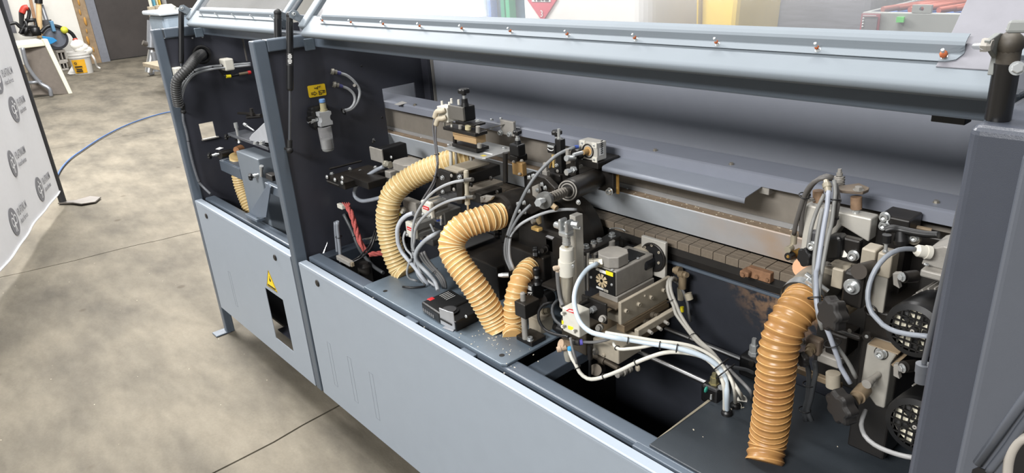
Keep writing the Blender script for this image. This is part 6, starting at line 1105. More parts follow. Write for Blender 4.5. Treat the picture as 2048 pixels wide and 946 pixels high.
bx((lambda g: (g[0], g[1], g[2], g[3], g[4], g[5]))(pbox(d5, .20, (770, 360), (590, 300), (785, 350), (775, 510))), 'carrier_plate', BLKM, vb, .003); turned(d5(650, 410, Y=.18), d5(690, 390, Y=.2) - d5(650, 410, Y=.18), [(0, .008), (.4, .008), (.4, .012), (1, .012)], 'stud_nut', STEEL, vb, 6); rod(d5(590, 355, Y=.2), d5(650, 325, Y=.2), .008, 'stud', BLKM, vb)
for x, y in ((742, 465), (718, 530)): turned(d5(x + 20, y - 8, Y=.199), d5(x - 8, y + 5, Y=.175) - d5(x + 20, y - 8, Y=.199), [(0, .010), (.35, .010), (.35, .013), (.6, .013), (.6, .009), (1, .009)], 'hex_bolt', CAST, vb, 12)
vf = thing('flow_fitting', 'tan banjo flow fitting with blue and purple collars under the white valve block', 'fitting', d5(470, 700, Y=.14)); turned(d5(500, 665, Y=.15), d5(440, 650, Y=.13) - d5(500, 665, Y=.15), [(0, .02), (1, .02)], 'banjo', mat('tan_fitting', (.66, .57, .48), .5, var=.1), vf); turned(d5(480, 670, Y=.135), d5(415, 690, Y=.115) - d5(480, 670, Y=.135), [(0, .011), (.6, .009), (.6, .012), (1, .010)], 'adjust_screw', mat('tan_fitting', (.66, .57, .48), .5), vf); turned(d5(495, 690, Y=.14), (0, 0, -.03), [(0, .018), (.5, .016), (1, .012)], 'stem', mat('grey_stem', (.55, .54, .50), .5), vf); turned(d5(508, 672, Y=.125), (0, 0, -.007), [(0, .0088), (1, .0088)], 'blue_collar', mat('sky_collar', (.25, .60, .80), .4), vf); turned(d5(580, 635, Y=.15), d5(600, 633, Y=.155) - d5(580, 635, Y=.15), [(0, .011), (1, .011)], 'purple_collar', mat('violet_collar', (.35, .33, .66), .4), vf); turned(d5(520, 630, Y=.145), d5(585, 635, Y=.15) - d5(520, 630, Y=.145), [(0, .010), (.5, .012), (1, .012)], 'push_fitting', mat('dark_fitting', (.2, .2, .2), .5), vf); turned(d5(655, 690, Y=.17), (0, 0, -.025), [(0, .008), (1, .010)], 'check_valve', BLKM, vf); rod(d5(655, 740, Y=.17), d5(655, 880, Y=.17), .005, 'drop_tube', BLKC, vf)
rod(d5(655, 655, Y=.17), d5(655, 720, Y=.17), .009, 'check_body', BLKM, vf)
# deck bracket with counter
dbk = thing('deck_bracket', 'black deck bracket with steel rod, clamp block and counter', 'bracket', d5(225, 660, Z=.72)); kz = d5(230, 672, Z=.72); Yb = kz.y; q = pbox(d5, Yb, (230, 640), (118, 600), (335, 598), (230, 672)); bx((q[0], q[1], q[2], q[3], .72, q[5]), 'base', BLKM, dbk, .002); zb = q[5]; bolt(dbk, d5(220, 618, Z=zb), UP, .011, 'socket'); pr_ = d5(185, 608, Z=zb); q = pbox(d5, pr_.y - .018, (180, 370), (103, 342), (290, 330), (180, 470)); rod(pr_, V((pr_.x, pr_.y, q[4])), .0110, 'rod', CAST, dbk); bx(q, 'clamp_block', BLKM, dbk, .002); rp_ = d5(170, 355, Y=pr_.y); turned(V((rp_.x, pr_.y, q[5])), (0, 0, d5(170, 275, Y=pr_.y).z - q[5]), [(0, .0105), (.9, .0105), (1, .007)], 'rod_end', CAST, dbk); qk = counter(dbk, d5, .225, (235, 222), (168, 200), (320, 190), (240, 345)); pk = V(((qk[0] + qk[1]) / 2 + .014, (qk[2] + qk[3]) / 2, qk[5])); turned(pk - V((0, 0, .004)), (0, 0, .018), [(0, .020), (.4, .015), (1, .013)], 'collar', BLACK, dbk); rod(pk + V((0, 0, .012)), pk + V((0, 0, .024)), .0085, 'lock_ring', STEEL, dbk); turned(pk + V((0, 0, .022)), (0, 0, .022), [(0, .012), (.3, .015), (.85, .0155), (1, .012)], 'knob', BLACK, dbk, 28); turned(d5(205, 275, Y=.215), (.012, .004, .002), [(0, .003), (1, .003)], 'lock_pin', STEEL, dbk)
bx((lambda g: (g[0] - .0, g[1] + .01, g[2], g[3], .85, g[5] - .01))((qk[1], qk[1] + .05, .25, .33, .8, qk[5])), 'arm', BLKM, dbk, .004); turned(d5(300, 330, Y=.26), d5(360, 300, Y=.30) - d5(300, 330, Y=.26), [(0, .03), (1, .03)], 'drive_hub', BLACK, dbk)
ab = thing('aluminium_cube', 'small aluminium cube block with knurled screws beside the deck bracket', 'block', d5(290, 610, Y=.2)); pb(d5, .215, (292, 482), (206, 470), (388, 448), (292, 608), 'block', ALUD, ab, .002)
for x, y, r in ((320, 410, .013), (330, 570, .011)): turned(d5(x - 5, y + 2, Y=.24), d5(x + 35, y - 5, Y=.245) - d5(x - 5, y + 2, Y=.24), [(0, r), (.3, r), (.3, r * .7), (.45, r * .7), (.45, r), (1, r * .95)], 'knurled_screw', mat('knurl', (.58, .54, .46), .4, metal=.5), ab)
turned(d5(400, 520, Y=.25), (.04, .0, .0), [(0, .016), (.4, .02), (1, .014)], 'black_knob', BLACK, ab)
# chrome slide rods over the pit
for lab, a, e_, Ya, Ye, r in (('front chrome slide rod crossing the dark pit', (590, 350), (1115, 590), .30, .30, .0085), ('rear chrome slide rod below the dark track panel', (810, 200), (1350, 420), .44, .44, .0085)):
    p = d7(*a, Y=Ya); q = d7(*e_, Y=Ye); t = thing('slide_rod', lab, 'rod', (p + q) / 2, 'chrome slide rods'); rod(p, q, r, 'shaft', CHROME, t)
rn = thing('rod_end_clamp', 'black rod end clamp with steel nut at the pit edge', 'clamp', d7(1150, 690, Y=.27)); p = d7(1150, 580, Y=.29); bx((p.x - .022, p.x + .022, .27, .33, .705, p.z - .002), 'block', BLACK, rn, .006); turned(p - V((0, 0, .004)), (0, 0, .03), [(0, .018), (.12, .018), (.12, .0135), (.65, .0135), (.65, .009), (1, .008)], 'nut', mat('olive_zinc', (.62, .59, .45), .3, metal=.7), rn, 6); b = B(); b.ball(d7(1095, 628, Y=.268), .008, 10, (.4, 1, 1)); b.build('green_plug', mat('teal_plug', (.20, .55, .48), .4), rn)
turned(d7(1200, 610, Y=.285), (0, -.004, 0), [(0, .009), (1, .009)], 'cap_screw', STEEL, rn); turned(d7(1128, 695, Y=.26), (0, 0, .012), [(0, .004), (1, .003)], 'pin', STEEL, rn)
rn2 = thing('rod_end_clamp', 'rear rod end clamp with zinc nut next to the orange hose', 'clamp', d7(1420, 450, Y=.43)); p = d7(1425, 380, Y=.42); bx((p.x - .025, p.x + .03, .40, .465, .72, p.z - .002), 'block', BLACK, rn2, .006); turned(p - V((0, 0, .002)), (0, 0, .045), [(0, .017), (.2, .017), (.2, .0145), (.6, .0145), (.6, .009), (1, .008)], 'nut', STEEL, rn2, 6); turned(d7(1415, 445, Y=.398), (0, -.004, 0), [(0, .011), (1, .010)], 'cap_screw', BLKM, rn2)
for k in (0, 1):
    x = 1310 + 35 * k; b = B(); b.cyl(d7(1307 + 40 * k, 745 - 45 * k, Z=.7176), d7(1307 + 40 * k, 745 - 45 * k, Z=.7205), .011, n=20); top(b, 'cable_grommet', WHITEM, ('white cable grommet in the right deck plate, nearer the pit', 'white cable grommet in the right deck plate, nearer the orange hose')[k], 'grommet', d7(1307 + 40 * k, 745 - 45 * k, Z=.7176))
# safety switch on the deck
ls = thing('safety_switch', 'black safety switch with red corner and silver actuator on the deck', 'switch', d2(560, 760, Z=.72)); K = d2(565, 700, Z=.735)
ex_ = (d2(370, 640, Z=.72) - d2(540, 780, Z=.72)); ex_.z = 0
A = [d2(x, y, Z=.721) for x, y in ((352, 655), (565, 800), (720, 690), (560, 560))]
o_ = A[0]; ux = (A[1] - A[0]); uy = (A[3] - A[0]); UXn = ux.normalized(); UYn = uy.normalized(); lx = ux.length; ly = uy.length * .95; h_ = .034
def sbox(a0, a1, b0, b1, z0, z1, nm, m, bev=.003, par=ls): b = B(); b.hexa([o_ + UXn * a + UYn * c + V((0, 0, z0)) for a, c in ((a0, b0), (a1, b0), (a1, b1), (a0, b1))], [o_ + UXn * a + UYn * c + V((0, 0, z1)) for a, c in ((a0, b0), (a1, b0), (a1, b1), (a0, b1))]); return b.build(nm, m, par, bev)
sbox(.0, lx * .60, .0, ly, .0, h_, 'body', BLACK, .006); sbox(lx * .60, lx, .01, ly * .98, .0, h_ * .9, 'head', BLACK, .003); sbox(-.002, .02, .02, ly * .40, .006, h_ + .001, 'red_corner', RED, .005)
b = B(); b.cyl(o_ + UXn * lx * .62 + UYn * ly * .3 + V((0, 0, h_)), o_ + UXn * lx * .62 + UYn * ly * .3 + V((0, 0, h_ + .003)), .021, n=28); b.build('round_cap', mat('cap_charcoal', (.24, .24, .245), .5), ls); b = B(); b.cyl(o_ + UXn * lx * .64 + UYn * ly * .3 + V((0, 0, h_ - .002)), o_ + UXn * lx * .64 + UYn * ly * .3 + V((0, 0, h_ + .001)), .027, n=28); b.build('cap_rim', BLACK, ls)
SIL = mat('actuator_silver', (.70, .71, .73), .3, metal=.5); b = B(); q = [d2(x, y, Y=A[1].y - .012) for x, y in ((465, 628), (520, 650), (560, 660), (572, 775), (545, 770), (478, 735))]; b.prism(q, (0, .003, 0)); ac2 = b.build('actuator_plate', SIL, ls, .001); b = B(); q = [d2(x, y, Y=A[1].y - .014) for x, y in ((472, 695), (550, 738), (553, 750), (475, 708))]; b.prism(q, (0, .001, 0)); b.build('actuator_slot', BLACK, ac2); b = B(); b.prism([d2(x, y, Z=.7205) for x, y in ((490, 765), (560, 790), (575, 775), (510, 752))], (0, 0, .002)); b.build('actuator_foot', SIL, ac2)
for i in range(5): b = B(); p = o_ + UXn * (.012 + .009 * i) + UYn * (ly * .55) + V((0, 0, h_)); b.hexa([p, p + UXn * .002, p + UXn * .002 + UYn * .035, p + UYn * .035], [v + V((0, 0, .0004)) for v in (p, p + UXn * .002, p + UXn * .002 + UYn * .035, p + UYn * .035)]); b.build('label_print', WLAB, ls)
for i in range(6): p = o_ + UXn * (.012 + .011 * i) + V((0, 0, .012)) - UYn * .0006; b = B(); b.obox(p, UYn, .006, .010, .0006, up=UP); b.build('label_print', mat('grey_print', (.45, .45, .45), .5), ls)
turned(d2(478, 525, Y=.20), (0, 0, .01), [(0, .011), (.6, .011), (1, .006)], 'white_plug', WHITEM, ls); bolt(ls, d2(650, 685, Y=A[1].y + .02), FRONT, .007, 'button')
# mist head with tubes, right of the motor
mh = thing('air_blow_fitting', 'dusty brass blow fitting on the track panel above looping tubes', 'fitting', d6(960, 640, Y=.45)); turned(d6(890, 520, Y=.45), d6(950, 530, Y=.45) - d6(890, 520, Y=.45), [(0, .012), (.4, .012), (.4, .017), (1, .017)], 'banjo', mat('dusty_brass', (.52, .46, .37), .5, metal=.3, var=.2), mh, 14); turned(d6(945, 560, Y=.445), d6(1015, 568, Y=.44) - d6(945, 560, Y=.445), [(0, .014), (.6, .014), (.6, .009), (.8, .009), (.8, .012), (1, .010)], 'elbow', mat('dusty_brass', (.52, .46, .37), .5), mh, 14); rod(d6(975, 570, Y=.445), d6(965, 690, Y=.445), .014, 'barrel', mat('dusty_brass', (.52, .46, .37), .5), mh); rod(d6(950, 690, Y=.445), d6(955, 800, Y=.445), .011, 'barrel', mat('cream_dusty', (.60, .57, .50), .5), mh); rod(d6(1020, 740, Y=.44), d6(1040, 800, Y=.44), .013, 'barrel', mat('cream_dusty', (.60, .57, .50), .5), mh); rod(d6(965, 870, Y=.44), d6(968, 915, Y=.44), .0065, 'yellow_sleeve', YEL2, mh)

# ============================================================ right-hand corner-rounding unit
ru = thing('copy_unit_block', 'large aluminium guide block with rusty collars on two posts', 'guide block', e1(540, 700, Y=.36)); q = pbox(e1, .36, (800, 465), (275, 350), (860, 430), (780, 650)); x0, x1, y0, y1, z0, z1 = q
zl = e1(260, 735, Y=.36).z; b = B(); b.prism([V((x0, y0, zl)), V((x0 + .04, y0, zl)), V((x0 + .075, y0, z0 + .02)), V((x1, y0, z0)), V((x1, y0, z1)), V((x0, y0, z1))], (0, y1 - y0, 0)); b.build('block', ALU, ru, .003)
for xx, c0, c1_, top_ in ((380, 240, 330, 250), (680, 290, 385, 270)):
    p = e1(xx, c1_, Y=.375); q_ = e1(xx, c0, Y=.375); rod(V((p.x, p.y, z1 - .002)), p, .0085, 'guide_post', STEEL, ru); rod(p, q_, .0135, 'rusty_collar', mat('rust_collar', (.52, .42, .33), .7, var=.2, scale=60), ru)
b = B(); zr = e1(680, 250, Y=.38).z; b.prism([e1(x, y, Z=zr) for x, y in ((520, 245), (545, 225), (700, 205), (780, 240), (775, 255), (730, 275), (560, 262))], (0, 0, .006)); b.build('top_link', mat('rusty_link', (.36, .32, .29), .6, metal=.3, dust=.5), ru, .001); bolt(ru, e1(697, 238, Z=zr + .006), UP, .0105, 'hex', CAST)
turned(e1(545, 210, Y=.40), e1(550, 70, Y=.40) - e1(545, 210, Y=.40), [(0, .005), (.62, .005), (.62, .0085), (.78, .0085), (.78, .006), (1, .005)], 'spring_bolt', CAST, ru); b = B(); pa = e1(545, 205, Y=.40); pe = e1(548, 130, Y=.40); b.sweep([pa.lerp(pe, i / 40) + V((.0085 * math.cos(i * .95), .0085 * math.sin(i * .95), 0)) for i in range(41)], .0022, 6); b.build('spring', CAST, ru); bolt(ru, e1(328, 320, Y=.36), UP, .007, 'hex', CAST)
qf = pb(e1, .325, (710, 640), (480, 560), (745, 620), (690, 830), 'front_plate', BLKM, ru, .004)
bolt(ru, e1(660, 752, Y=.324), FRONT, .0125, 'socket'); b = B(); b.cyl(e1(583, 730, Y=.3245), e1(583, 730, Y=.3235), .009, n=16); b.build('hole', ALU, ru)
b = B(); b.prism([e1(x, y, Y=.31) for x, y in ((430, 610), (545, 600), (560, 640), (550, 790), (430, 800), (420, 700))], (0, .03, 0)); b.build('sensor_housing', BLACK, ru, .006); bx(pbox(e1, .30, (370, 570), (315, 548), (400, 560), (370, 700)), 'coil', mat('coil_grey', (.25, .25, .26), .5), ru, .004); bolt(ru, e1(337, 675, Y=.298), FRONT, .011, 'socket')
star(ru, e1(330, 760, Y=.31), (-.4, -.9, .1), .028, lobes=6); b = B(); b.prism([e1(x, y, Y=.30) for x, y in ((278, 730), (300, 700), (400, 690), (400, 800), (320, 830), (275, 790))], (0, .02, 0)); b.build('black_cover', BLACK, ru, .006)
bx((lambda g: (g[0], g[1], g[2], g[3], g[4], g[5]))(pbox(e1, .31, (590, 890), (420, 845), (720, 800), (590, 946))), 'bar', ALUD, ru, .003); rod(e1(610, 870, Y=.33), e1(608, 820, Y=.33), .011, 'spacer', ALUD, ru); bolt(ru, e1(453, 825, Y=.31), UP, .008, 'hex', CAST)
bx((x1 + .0, x1 + .055, .39, .45, .99, z1 + .0), 'side_plate', BLKM, ru, .003)
for x, y in ((907, 447), (902, 515)): bolt(ru, e1(x, y, Y=.389), FRONT, .0115, 'socket')
bx((2.80, 3.16, .43, .47, .98, 1.16), 'plate', BLKM, ru, .003)
# brass fitting with tubes at left of it
bfz = thing('brass_flow_valve', 'brass flow control valve with black knob left of the guide block', 'valve', e1(170, 760, Y=.36)); turned(e1(160, 760, Y=.36), e1(240, 725, Y=.38) - e1(160, 760, Y=.36), [(0, .010), (.4, .010), (.4, .013), (1, .013)], 'brass_body', BRASS, bfz); turned(e1(175, 752, Y=.355), e1(140, 762, Y=.34) - e1(175, 752, Y=.355), [(0, .012), (1, .0115)], 'black_ring', BLACK, bfz); turned(e1(142, 762, Y=.34), e1(138, 763, Y=.338) - e1(142, 762, Y=.34), [(0, .006), (1, .004)], 'screw', BRASS, bfz, 6); turned(e1(168, 690, Y=.36), (0, -.016, 0), [(0, .0105), (1, .010)], 'banjo', mat('nickel', (.66, .63, .56), .35, metal=.5), bfz); rod(e1(185, 660, Y=.365), e1(190, 585, Y=.365), .0085, 'elbow_stem', mat('nickel', (.66, .63, .56), .35), bfz); bx(pbox(e1, .36, (235, 790), (150, 770), (300, 700), (235, 830)), 'holder', ALUD, bfz, .003)
b = B(); b.cyl(e1(262, 850, Y=.345), e1(275, 845, Y=.36), .021, n=24); oo = b.build('orange_disc', mat('peach_disc', (.80, .60, .45), .6, var=.1), bfz)
# steel blocks right of it
rb2 = thing('jaw_block_pair', 'pair of aluminium jaw blocks clamping a dark brown shaft', 'clamp', e1(850, 900, Y=.28)); q = pb(e1, .29, (835, 720), (722, 690), (905, 665), (820, 860), 'jaw', ALUD, rb2, .003); pb(e1, .285, (965, 755), (850, 735), (1030, 700), (955, 946), 'jaw', ALUD, rb2, .003)
turned(e1(700, 880, Y=.225), e1(870, 830, Y=.32) - e1(700, 880, Y=.225), [(0, .020), (1, .019)], 'brown_shaft', mat('brown_shaft', (.20, .17, .14), .6, var=.2), rb2, 28); turned(e1(910, 725, Y=.29), e1(918, 640, Y=.29) - e1(910, 725, Y=.29), [(0, .007), (.15, .007), (.15, .0045), (.8, .0045), (.8, .008), (1, .008)], 'clamp_screw', STEEL, rb2); rod(e1(918, 650, Y=.29), e1(922, 590, Y=.29), .010, 'clamp_boss', BLACK, rb2)
q = pb(e3, .235, (805, 60), (600, 25), (905, 15), (780, 390), 'bearing_block', BLKM, rb2, .005); turned(e3(685, 155, Y=.2345), (0, -.004, 0), [(0, .021), (.8, .021), (1, .020)], 'washer', STEEL, rb2, 32); bolt(rb2, e3(680, 160, Y=.2305), FRONT, .0115, 'socket')
pb(e3, .29, (1030, 20), (830, 60), (1045, 20), (990, 420), 'white_plate', mat('brushed_plate', (.68, .67, .64), .4, metal=.45, var=.08, dust=.1), rb2, .002); b = B(); b.ring(e3(860, 385, Y=.2885), FRONT, .010, .002, 18, 6); b.build('hole_rim', BLKM, rb2)
bx((lambda g: g)(pbox(e3, .27, (600, 10), (490, 20), (620, 0), (590, 190))), 'alu_edge', ALUD, rb2, .002); turned(e3(690, 290, Y=.25), (.0, .03, .0), [(0, .016), (1, .016)], 'brass_collar', mat('dusty_brass', (.52, .46, .37), .5), rb2)
# lever handle
lv = thing('clamp_lever', 'black curved clamp lever above the upper fan motor', 'lever', e2(400, 260, Y=.32)); b = B(); b.sweep(spline([e2(275, 240, Y=.31), e2(330, 225, Y=.315), e2(400, 235, Y=.32), e2(500, 255, Y=.32), e2(600, 270, Y=.32), e2(700, 275, Y=.32)], 8), lambda s, th: .0085 - .0015 * abs(math.sin(th)) - s * .015, 12); b.build('arm', BLACK, lv); turned(e2(405, 345, Y=.32), e2(398, 240, Y=.32) - e2(405, 345, Y=.32), [(0, .018), (.3, .019), (1, .013)], 'hub', BLACK, lv); rod(e2(280, 320, Y=.31), e2(285, 270, Y=.31), .008, 'pin', BLACK, lv); turned(e2(510, 300, Y=.34), (0, -.006, 0), [(0, .018), (1, .016)], 'boss', mat('dull_cast', (.42, .40, .36), .5, metal=.4), lv); bolt(lv, e2(510, 298, Y=.333), FRONT, .009, 'socket')
bx((3.04, 3.19, .40, .46, 1.02, 1.15), 'bracket', mat('brown_dark', (.16, .15, .14), .6), lv, .004); rod(e2(345, 180, Y=.42), e2(640, 240, Y=.44), .006, 'edge', mat('rail_dusty', (.48, .42, .34), .5), lv)
# fan motors
def fan_motor(label, cx, cy, ce_, Yv, R_, tilt=0, tip=(0, 0)):
    r = thing('fan_motor', label, 'motor', ce_(cx, cy, Y=Yv) - V((0, 0, R_)), 'fan cooled trimming motors'); c = ce_(cx, cy, Y=Yv); dv = V((tip[0], -1, tip[1])).normalized(); A, C_, D_ = basis(dv)
    b = B(); b.lathe(c - dv * .085, dv * .085, [(0, R_ * .97), (.55, R_ * 1.02), (.9, R_ * 1.02), (1, R_ * .98)], 48, False); b.lathe(c, dv * .003, [(0, R_ * .98), (1, R_ * .78)], 48, False); b.build('cowl', BLACK, r)
    b = B(); b.lathe(c - dv * .16, dv * .075, [(0, R_ * .86), (1, R_ * .9)], 36); b.build('body', CAST, r)
    b = B()
    for i in range(28):
        th = 2 * math.pi * i / 28; u = A * math.cos(th) + C_ * math.sin(th); p = c - dv * .12 + u * R_ * .95; b.obox(p, dv, .0025, R_ * .16, .07, up=u)
    b.build('cooling_fins', CAST, r)
    # grille of crossing bars
    s = R_ * .225
    for k in range(-3, 4):
        o_ = k * s; L2 = math.sqrt(max(0, (R_ * .80) ** 2 - o_ * o_))
        if L2 < .004: continue
        for ax_, oth in ((A, C_), (C_, A)): b = B(); b.obox(c + oth * o_ + dv * .001, ax_, .0025, .003, L2 * 2, up=dv); b.build('grille_bar', BLACK, r)
    b = B(); b.cyl(c - dv * .004, c + dv * .003, R_ * .16, n=24); b.build('grille_hub', BLACK, r); b = B(); b.ring(c + dv * .004, dv, R_ * .05, .0015, 14, 6); b.build('hub_ring', CAST, r)
    # fan inside
    for i in range(5):
        th = 2 * math.pi * i / 5; u = A * math.cos(th) + C_ * math.sin(th); t = D_.cross(u); b = B(); b.hexa([c - dv * .006 + u * R_ * .22 - t * .002, c - dv * .006 + u * R_ * .74 - t * .008, c - dv * .006 + u * R_ * .74 + t * .004, c - dv * .006 + u * R_ * .22 + t * .002], [p - dv * .0098 - t * .002 for p in (c + u * R_ * .22 - t * .004, c + u * R_ * .74 - t * .014, c + u * R_ * .74 + t * .008, c + u * R_ * .22 + t * .004)]); b.build('fan_blade', mat('fan_dark', (.10, .10, .10), .6), r)
    b = B(); b.cyl(c - dv * .014, c - dv * .010, R_ * .8, n=36); b.build('end_shield', mat('shield_light', (.86, .84, .76), .5), r)
    return r, c
fm1, fc1 = fan_motor('upper black fan motor with a square grille and grey cable', 1262, 575, e3, .185, .0455, tip=(-.05, .06))
fm2, fc2 = fan_motor('lower black fan motor with a square grille near the deck', 965, 615, e4, .185, .050, tip=(-.05, .06))
qj = pbox(e2, .25, (690, 580), (555, 540), (790, 520), (690, 640)); bx((qj[0], 3.19, .25, .36, qj[4], qj[5]), 'terminal_base', CAST, fm1, .003); zj = qj[5]; pj = e2(620, 470, Y=.27); b = B(); b.prism([V((pj.x - .01, .27, zj)), V((pj.x + .11, .27, zj)), V((pj.x + .11, .27, zj + .04)), V((pj.x + .018, .27, zj + .04)), V((pj.x - .004, .27, zj + .028))], (0, .08, 0)); b.build('terminal_box', CAST, fm1, .002)
turned(e2(630, 415, Y=.262), e2(510, 395, Y=.245) - e2(630, 415, Y=.262), [(0, .0165), (.3, .0165), (.3, .0145), (.8, .0145), (1, .009)], 'cable_gland', WHITEM, fm1, 20); bolt(fm1, e2(603, 510, Y=.255), UP, .006, 'button')
fl_ = plateY(e2, [(335, 580), (390, 580), (375, 640), (390, 700), (340, 670)], .235, .012, 'flange_lug', CAST, fm1); turned(e2(400, 612, Y=.23), e2(520, 600, Y=.26) - e2(400, 612, Y=.23), [(0, .010), (.2, .010), (.2, .014), (.5, .015), (1, .015)], 'through_bolt', BLKM, fm1); bolt(fm1, e2(413, 606, Y=.222), (-.5, -.85, 0), .0085, 'hex')
plateY(e4, [(805, 175), (845, 175), (840, 245), (850, 280), (805, 255)], .235, .012, 'flange_lug', CAST, fm2); bolt(fm2, e4(872, 200, Y=.225), (-.5, -.85, 0), .009, 'hex'); turned(e4(880, 190, Y=.23), e4(960, 180, Y=.26) - e4(880, 190, Y=.23), [(0, .015), (1, .015)], 'through_bolt', BLKM, fm2)
turned(e4(1005, 300, Y=.06), e4(1020, 170, Y=.06) - e4(1005, 300, Y=.06), [(0, .013), (.55, .013), (.55, .0145), (1, .0145)], 'spray_head', mat('strut_head', (.30, .31, .33), .4), fm2); rod(e4(1024, 165, Y=.06), e2(880, 0, Y=.06), .005, 'long_rod', mat('long_rod_grey', (.38, .39, .41), .35, metal=.5), fm2)
# lower plate with bolt
lp = thing('jaw_plate', 'silver lower jaw plate with socket bolt and steel stud', 'plate', e4(700, 480, Y=.28)); b = B(); b.prism([e4(x, y, Y=.27) for x, y in ((618, 22), (835, 95), (785, 170), (770, 300), (740, 490), (680, 470), (570, 320))], (0, .04, 0)); b.build('plate', MATS['brushed_plate'], lp, .003); bx((lambda g: g)(pbox(e4, .265, (840, 100), (625, 25), (880, 110), (830, 105))), 'top_edge', mat('rail_dusty', (.48, .42, .34), .5), lp, .001); turned(e4(720, 93, Y=.2695), (0, -.003, 0), [(0, .018), (1, .017)], 'washer', BLKM, lp, 28); bolt(lp, e4(720, 93, Y=.267), FRONT, .0125, 'socket'); turned(e4(700, 245, Y=.268), e4(615, 315, Y=.225) - e4(700, 245, Y=.268), [(0, .008), (.5, .008), (.5, .010), (.8, .010), (.8, .0125), (1, .0125)], 'stud', CAST, lp, 18); b = B(); b.prism([e4(x, y, Y=.26) for x, y in ((790, 175), (870, 118), (882, 128), (805, 190))], (0, .05, 0)); b.build('brown_edge', mat('rail_dusty', (.48, .42, .34), .5), lp)
# big knobs
kn = thing('large_hand_knob', 'large dusty black hand knob below the washer bolt', 'knob', e3(560, 540, Y=.17)); KN = mat('dusty_knob', (.10, .10, .105), .5, var=.3, scale=40, dust=.04)
star(kn, e3(600, 400, Y=.21), (-.45, -.85, .05), .046, lobes=7, m=KN, depth=.2); rod(e3(600, 400, Y=.21), e3(700, 330, Y=.28), .012, 'shaft', mat('dusty_brass', (.52, .46, .37), .5), kn)
kn = thing('large_hand_knob', 'large dusty black hand knob above the right deck plate', 'knob', e4(490, 590, Y=.17)); star(kn, e4(520, 450, Y=.20), (-.45, -.85, -.1), .048, lobes=7, m=KN, depth=.2); turned(e4(530, 430, Y=.205), e4(600, 350, Y=.25) - e4(530, 430, Y=.205), [(0, .015), (.3, .015), (.3, .02), (1, .02)], 'shaft', mat('rail_dusty', (.48, .42, .34), .5), kn)
kn = thing('small_hand_knob', 'small black hand knob beside the orange hose', 'knob', e3(240, 900, Y=.25)); star(kn, e3(255, 825, Y=.25), (-.4, -.9, -.15), .023, lobes=6, m=KN, depth=.16); turned(e3(270, 790, Y=.26), e3(300, 730, Y=.28) - e3(270, 790, Y=.26), [(0, .011), (.5, .011), (.5, .014), (1, .014)], 'shaft', mat('dusty_brass', (.52, .46, .37), .5), kn); pb(e3, .28, (380, 680), (240, 640), (430, 610), (370, 830), 'block', mat('brown_block', (.36, .31, .27), .6, dust=.3), kn, .004)
un = thing('tool_carrier', 'dark lower tool carrier with grey bars behind the large knob', 'carrier', (2.98, .33, .80)); pb(e3, .30, (640, 640), (440, 590), (760, 600), (640, 860), 'carrier', BLKM, un, .004); pb(e3, .29, (560, 860), (350, 820), (700, 840), (560, 945), 'grey_bar', CAST, un, .003); pb(e4, .29, (430, 320), (110, 225), (450, 310), (425, 360), 'dusty_bar', mat('rail_dusty', (.48, .42, .34), .5), un, .002); rod(e4(378, 330, Y=.28), e4(378, 235, Y=.28), .018, 'tan_bush', ALUD, un); bx((2.99, 3.06, .30, .45, .74, 1.05), 'column', BLKM, un, .004); bx((lambda g: g)(pbox(e3, .28, (760, 640), (500, 580), (790, 630), (740, 680))), 'top_bar', BLKM, un, .004); turned(e3(830, 620, Y=.27), (0, -.006, 0), [(0, .014), (1, .012)], 'cap', BLKM, un); bolt(un, e3(820, 630, Y=.264), FRONT, .005, 'button'); bolt(un, e3(660, 575, Y=.27), FRONT, .006, 'button', CAST); bolt(un, e3(215, 680, Y=.28), FRONT, .008, 'socket', CAST)
bx((2.86, 2.97, .40, .46, .80, 1.0), 'block', mat('brown_dark', (.16, .15, .14), .6), un, .004)
# ============================================================ amber dust hoses
hA = ribbed('dust_hose', 'tall amber dust hose arching left of the silver cylinders', 'hose', [V((1.575, .188, .714)), c7(500, 840, Y=.185), c7(455, 720, Y=.18), c7(430, 600, Y=.18), c7(425, 500, Y=.18), d1(175, 590, Y=.185), d1(205, 480, Y=.20), d1(290, 380, Y=.22), d1(440, 285, Y=.26), d1(620, 205, Y=.30), d1(820, 140, Y=.34), d1(960, 110, Y=.37)], .0375, .0135, .0038, HOSE, HWIRE)
hB = ribbed('dust_hose', 'amber dust hose bent in a hook and plugged into the black duct', 'hose', [d2(872, 778, Z=.716), d2(835, 700, Y=.155), d2(770, 580, Y=.14), d2(690, 455, Y=.125), d2(600, 330, Y=.115), d2(555, 240, Y=.115), d2(560, 160, Y=.125), d2(620, 85, Y=.15), d2(710, 45, Y=.185), d2(800, 20, Y=.22), d2(880, 5, Y=.26)], .0375, .0130, .0036, HOSEB, HWIRE)
hC = ribbed('dust_hose', 'short amber dust hose standing beside the deck bracket', 'hose', [d5(95, 602, Z=.716), d5(92, 520, Y=.185), d5(98, 400, Y=.19), d5(112, 290, Y=.20), d5(145, 190, Y=.22), d5(190, 115, Y=.26), d5(235, 80, Y=.31)], .0285, .0165, .0036, HOSEB, HWIRE, wr=.0012)
hD = ribbed('dust_hose', 'dusty orange dust hose rising from the right deck plate to a clamp', 'hose', [e5(208, 898, Z=.716), e5(222, 800, Y=.195), e5(238, 690, Y=.195), e5(250, 580, Y=.195), e5(260, 480, Y=.195), e5(270, 390, Y=.198), e5(288, 310, Y=.205), e5(320, 240, Y=.218), e5(365, 175, Y=.245), e5(400, 125, Y=.285)], .0365, .0155, .0040, HOSED, HWIRED, n=30)
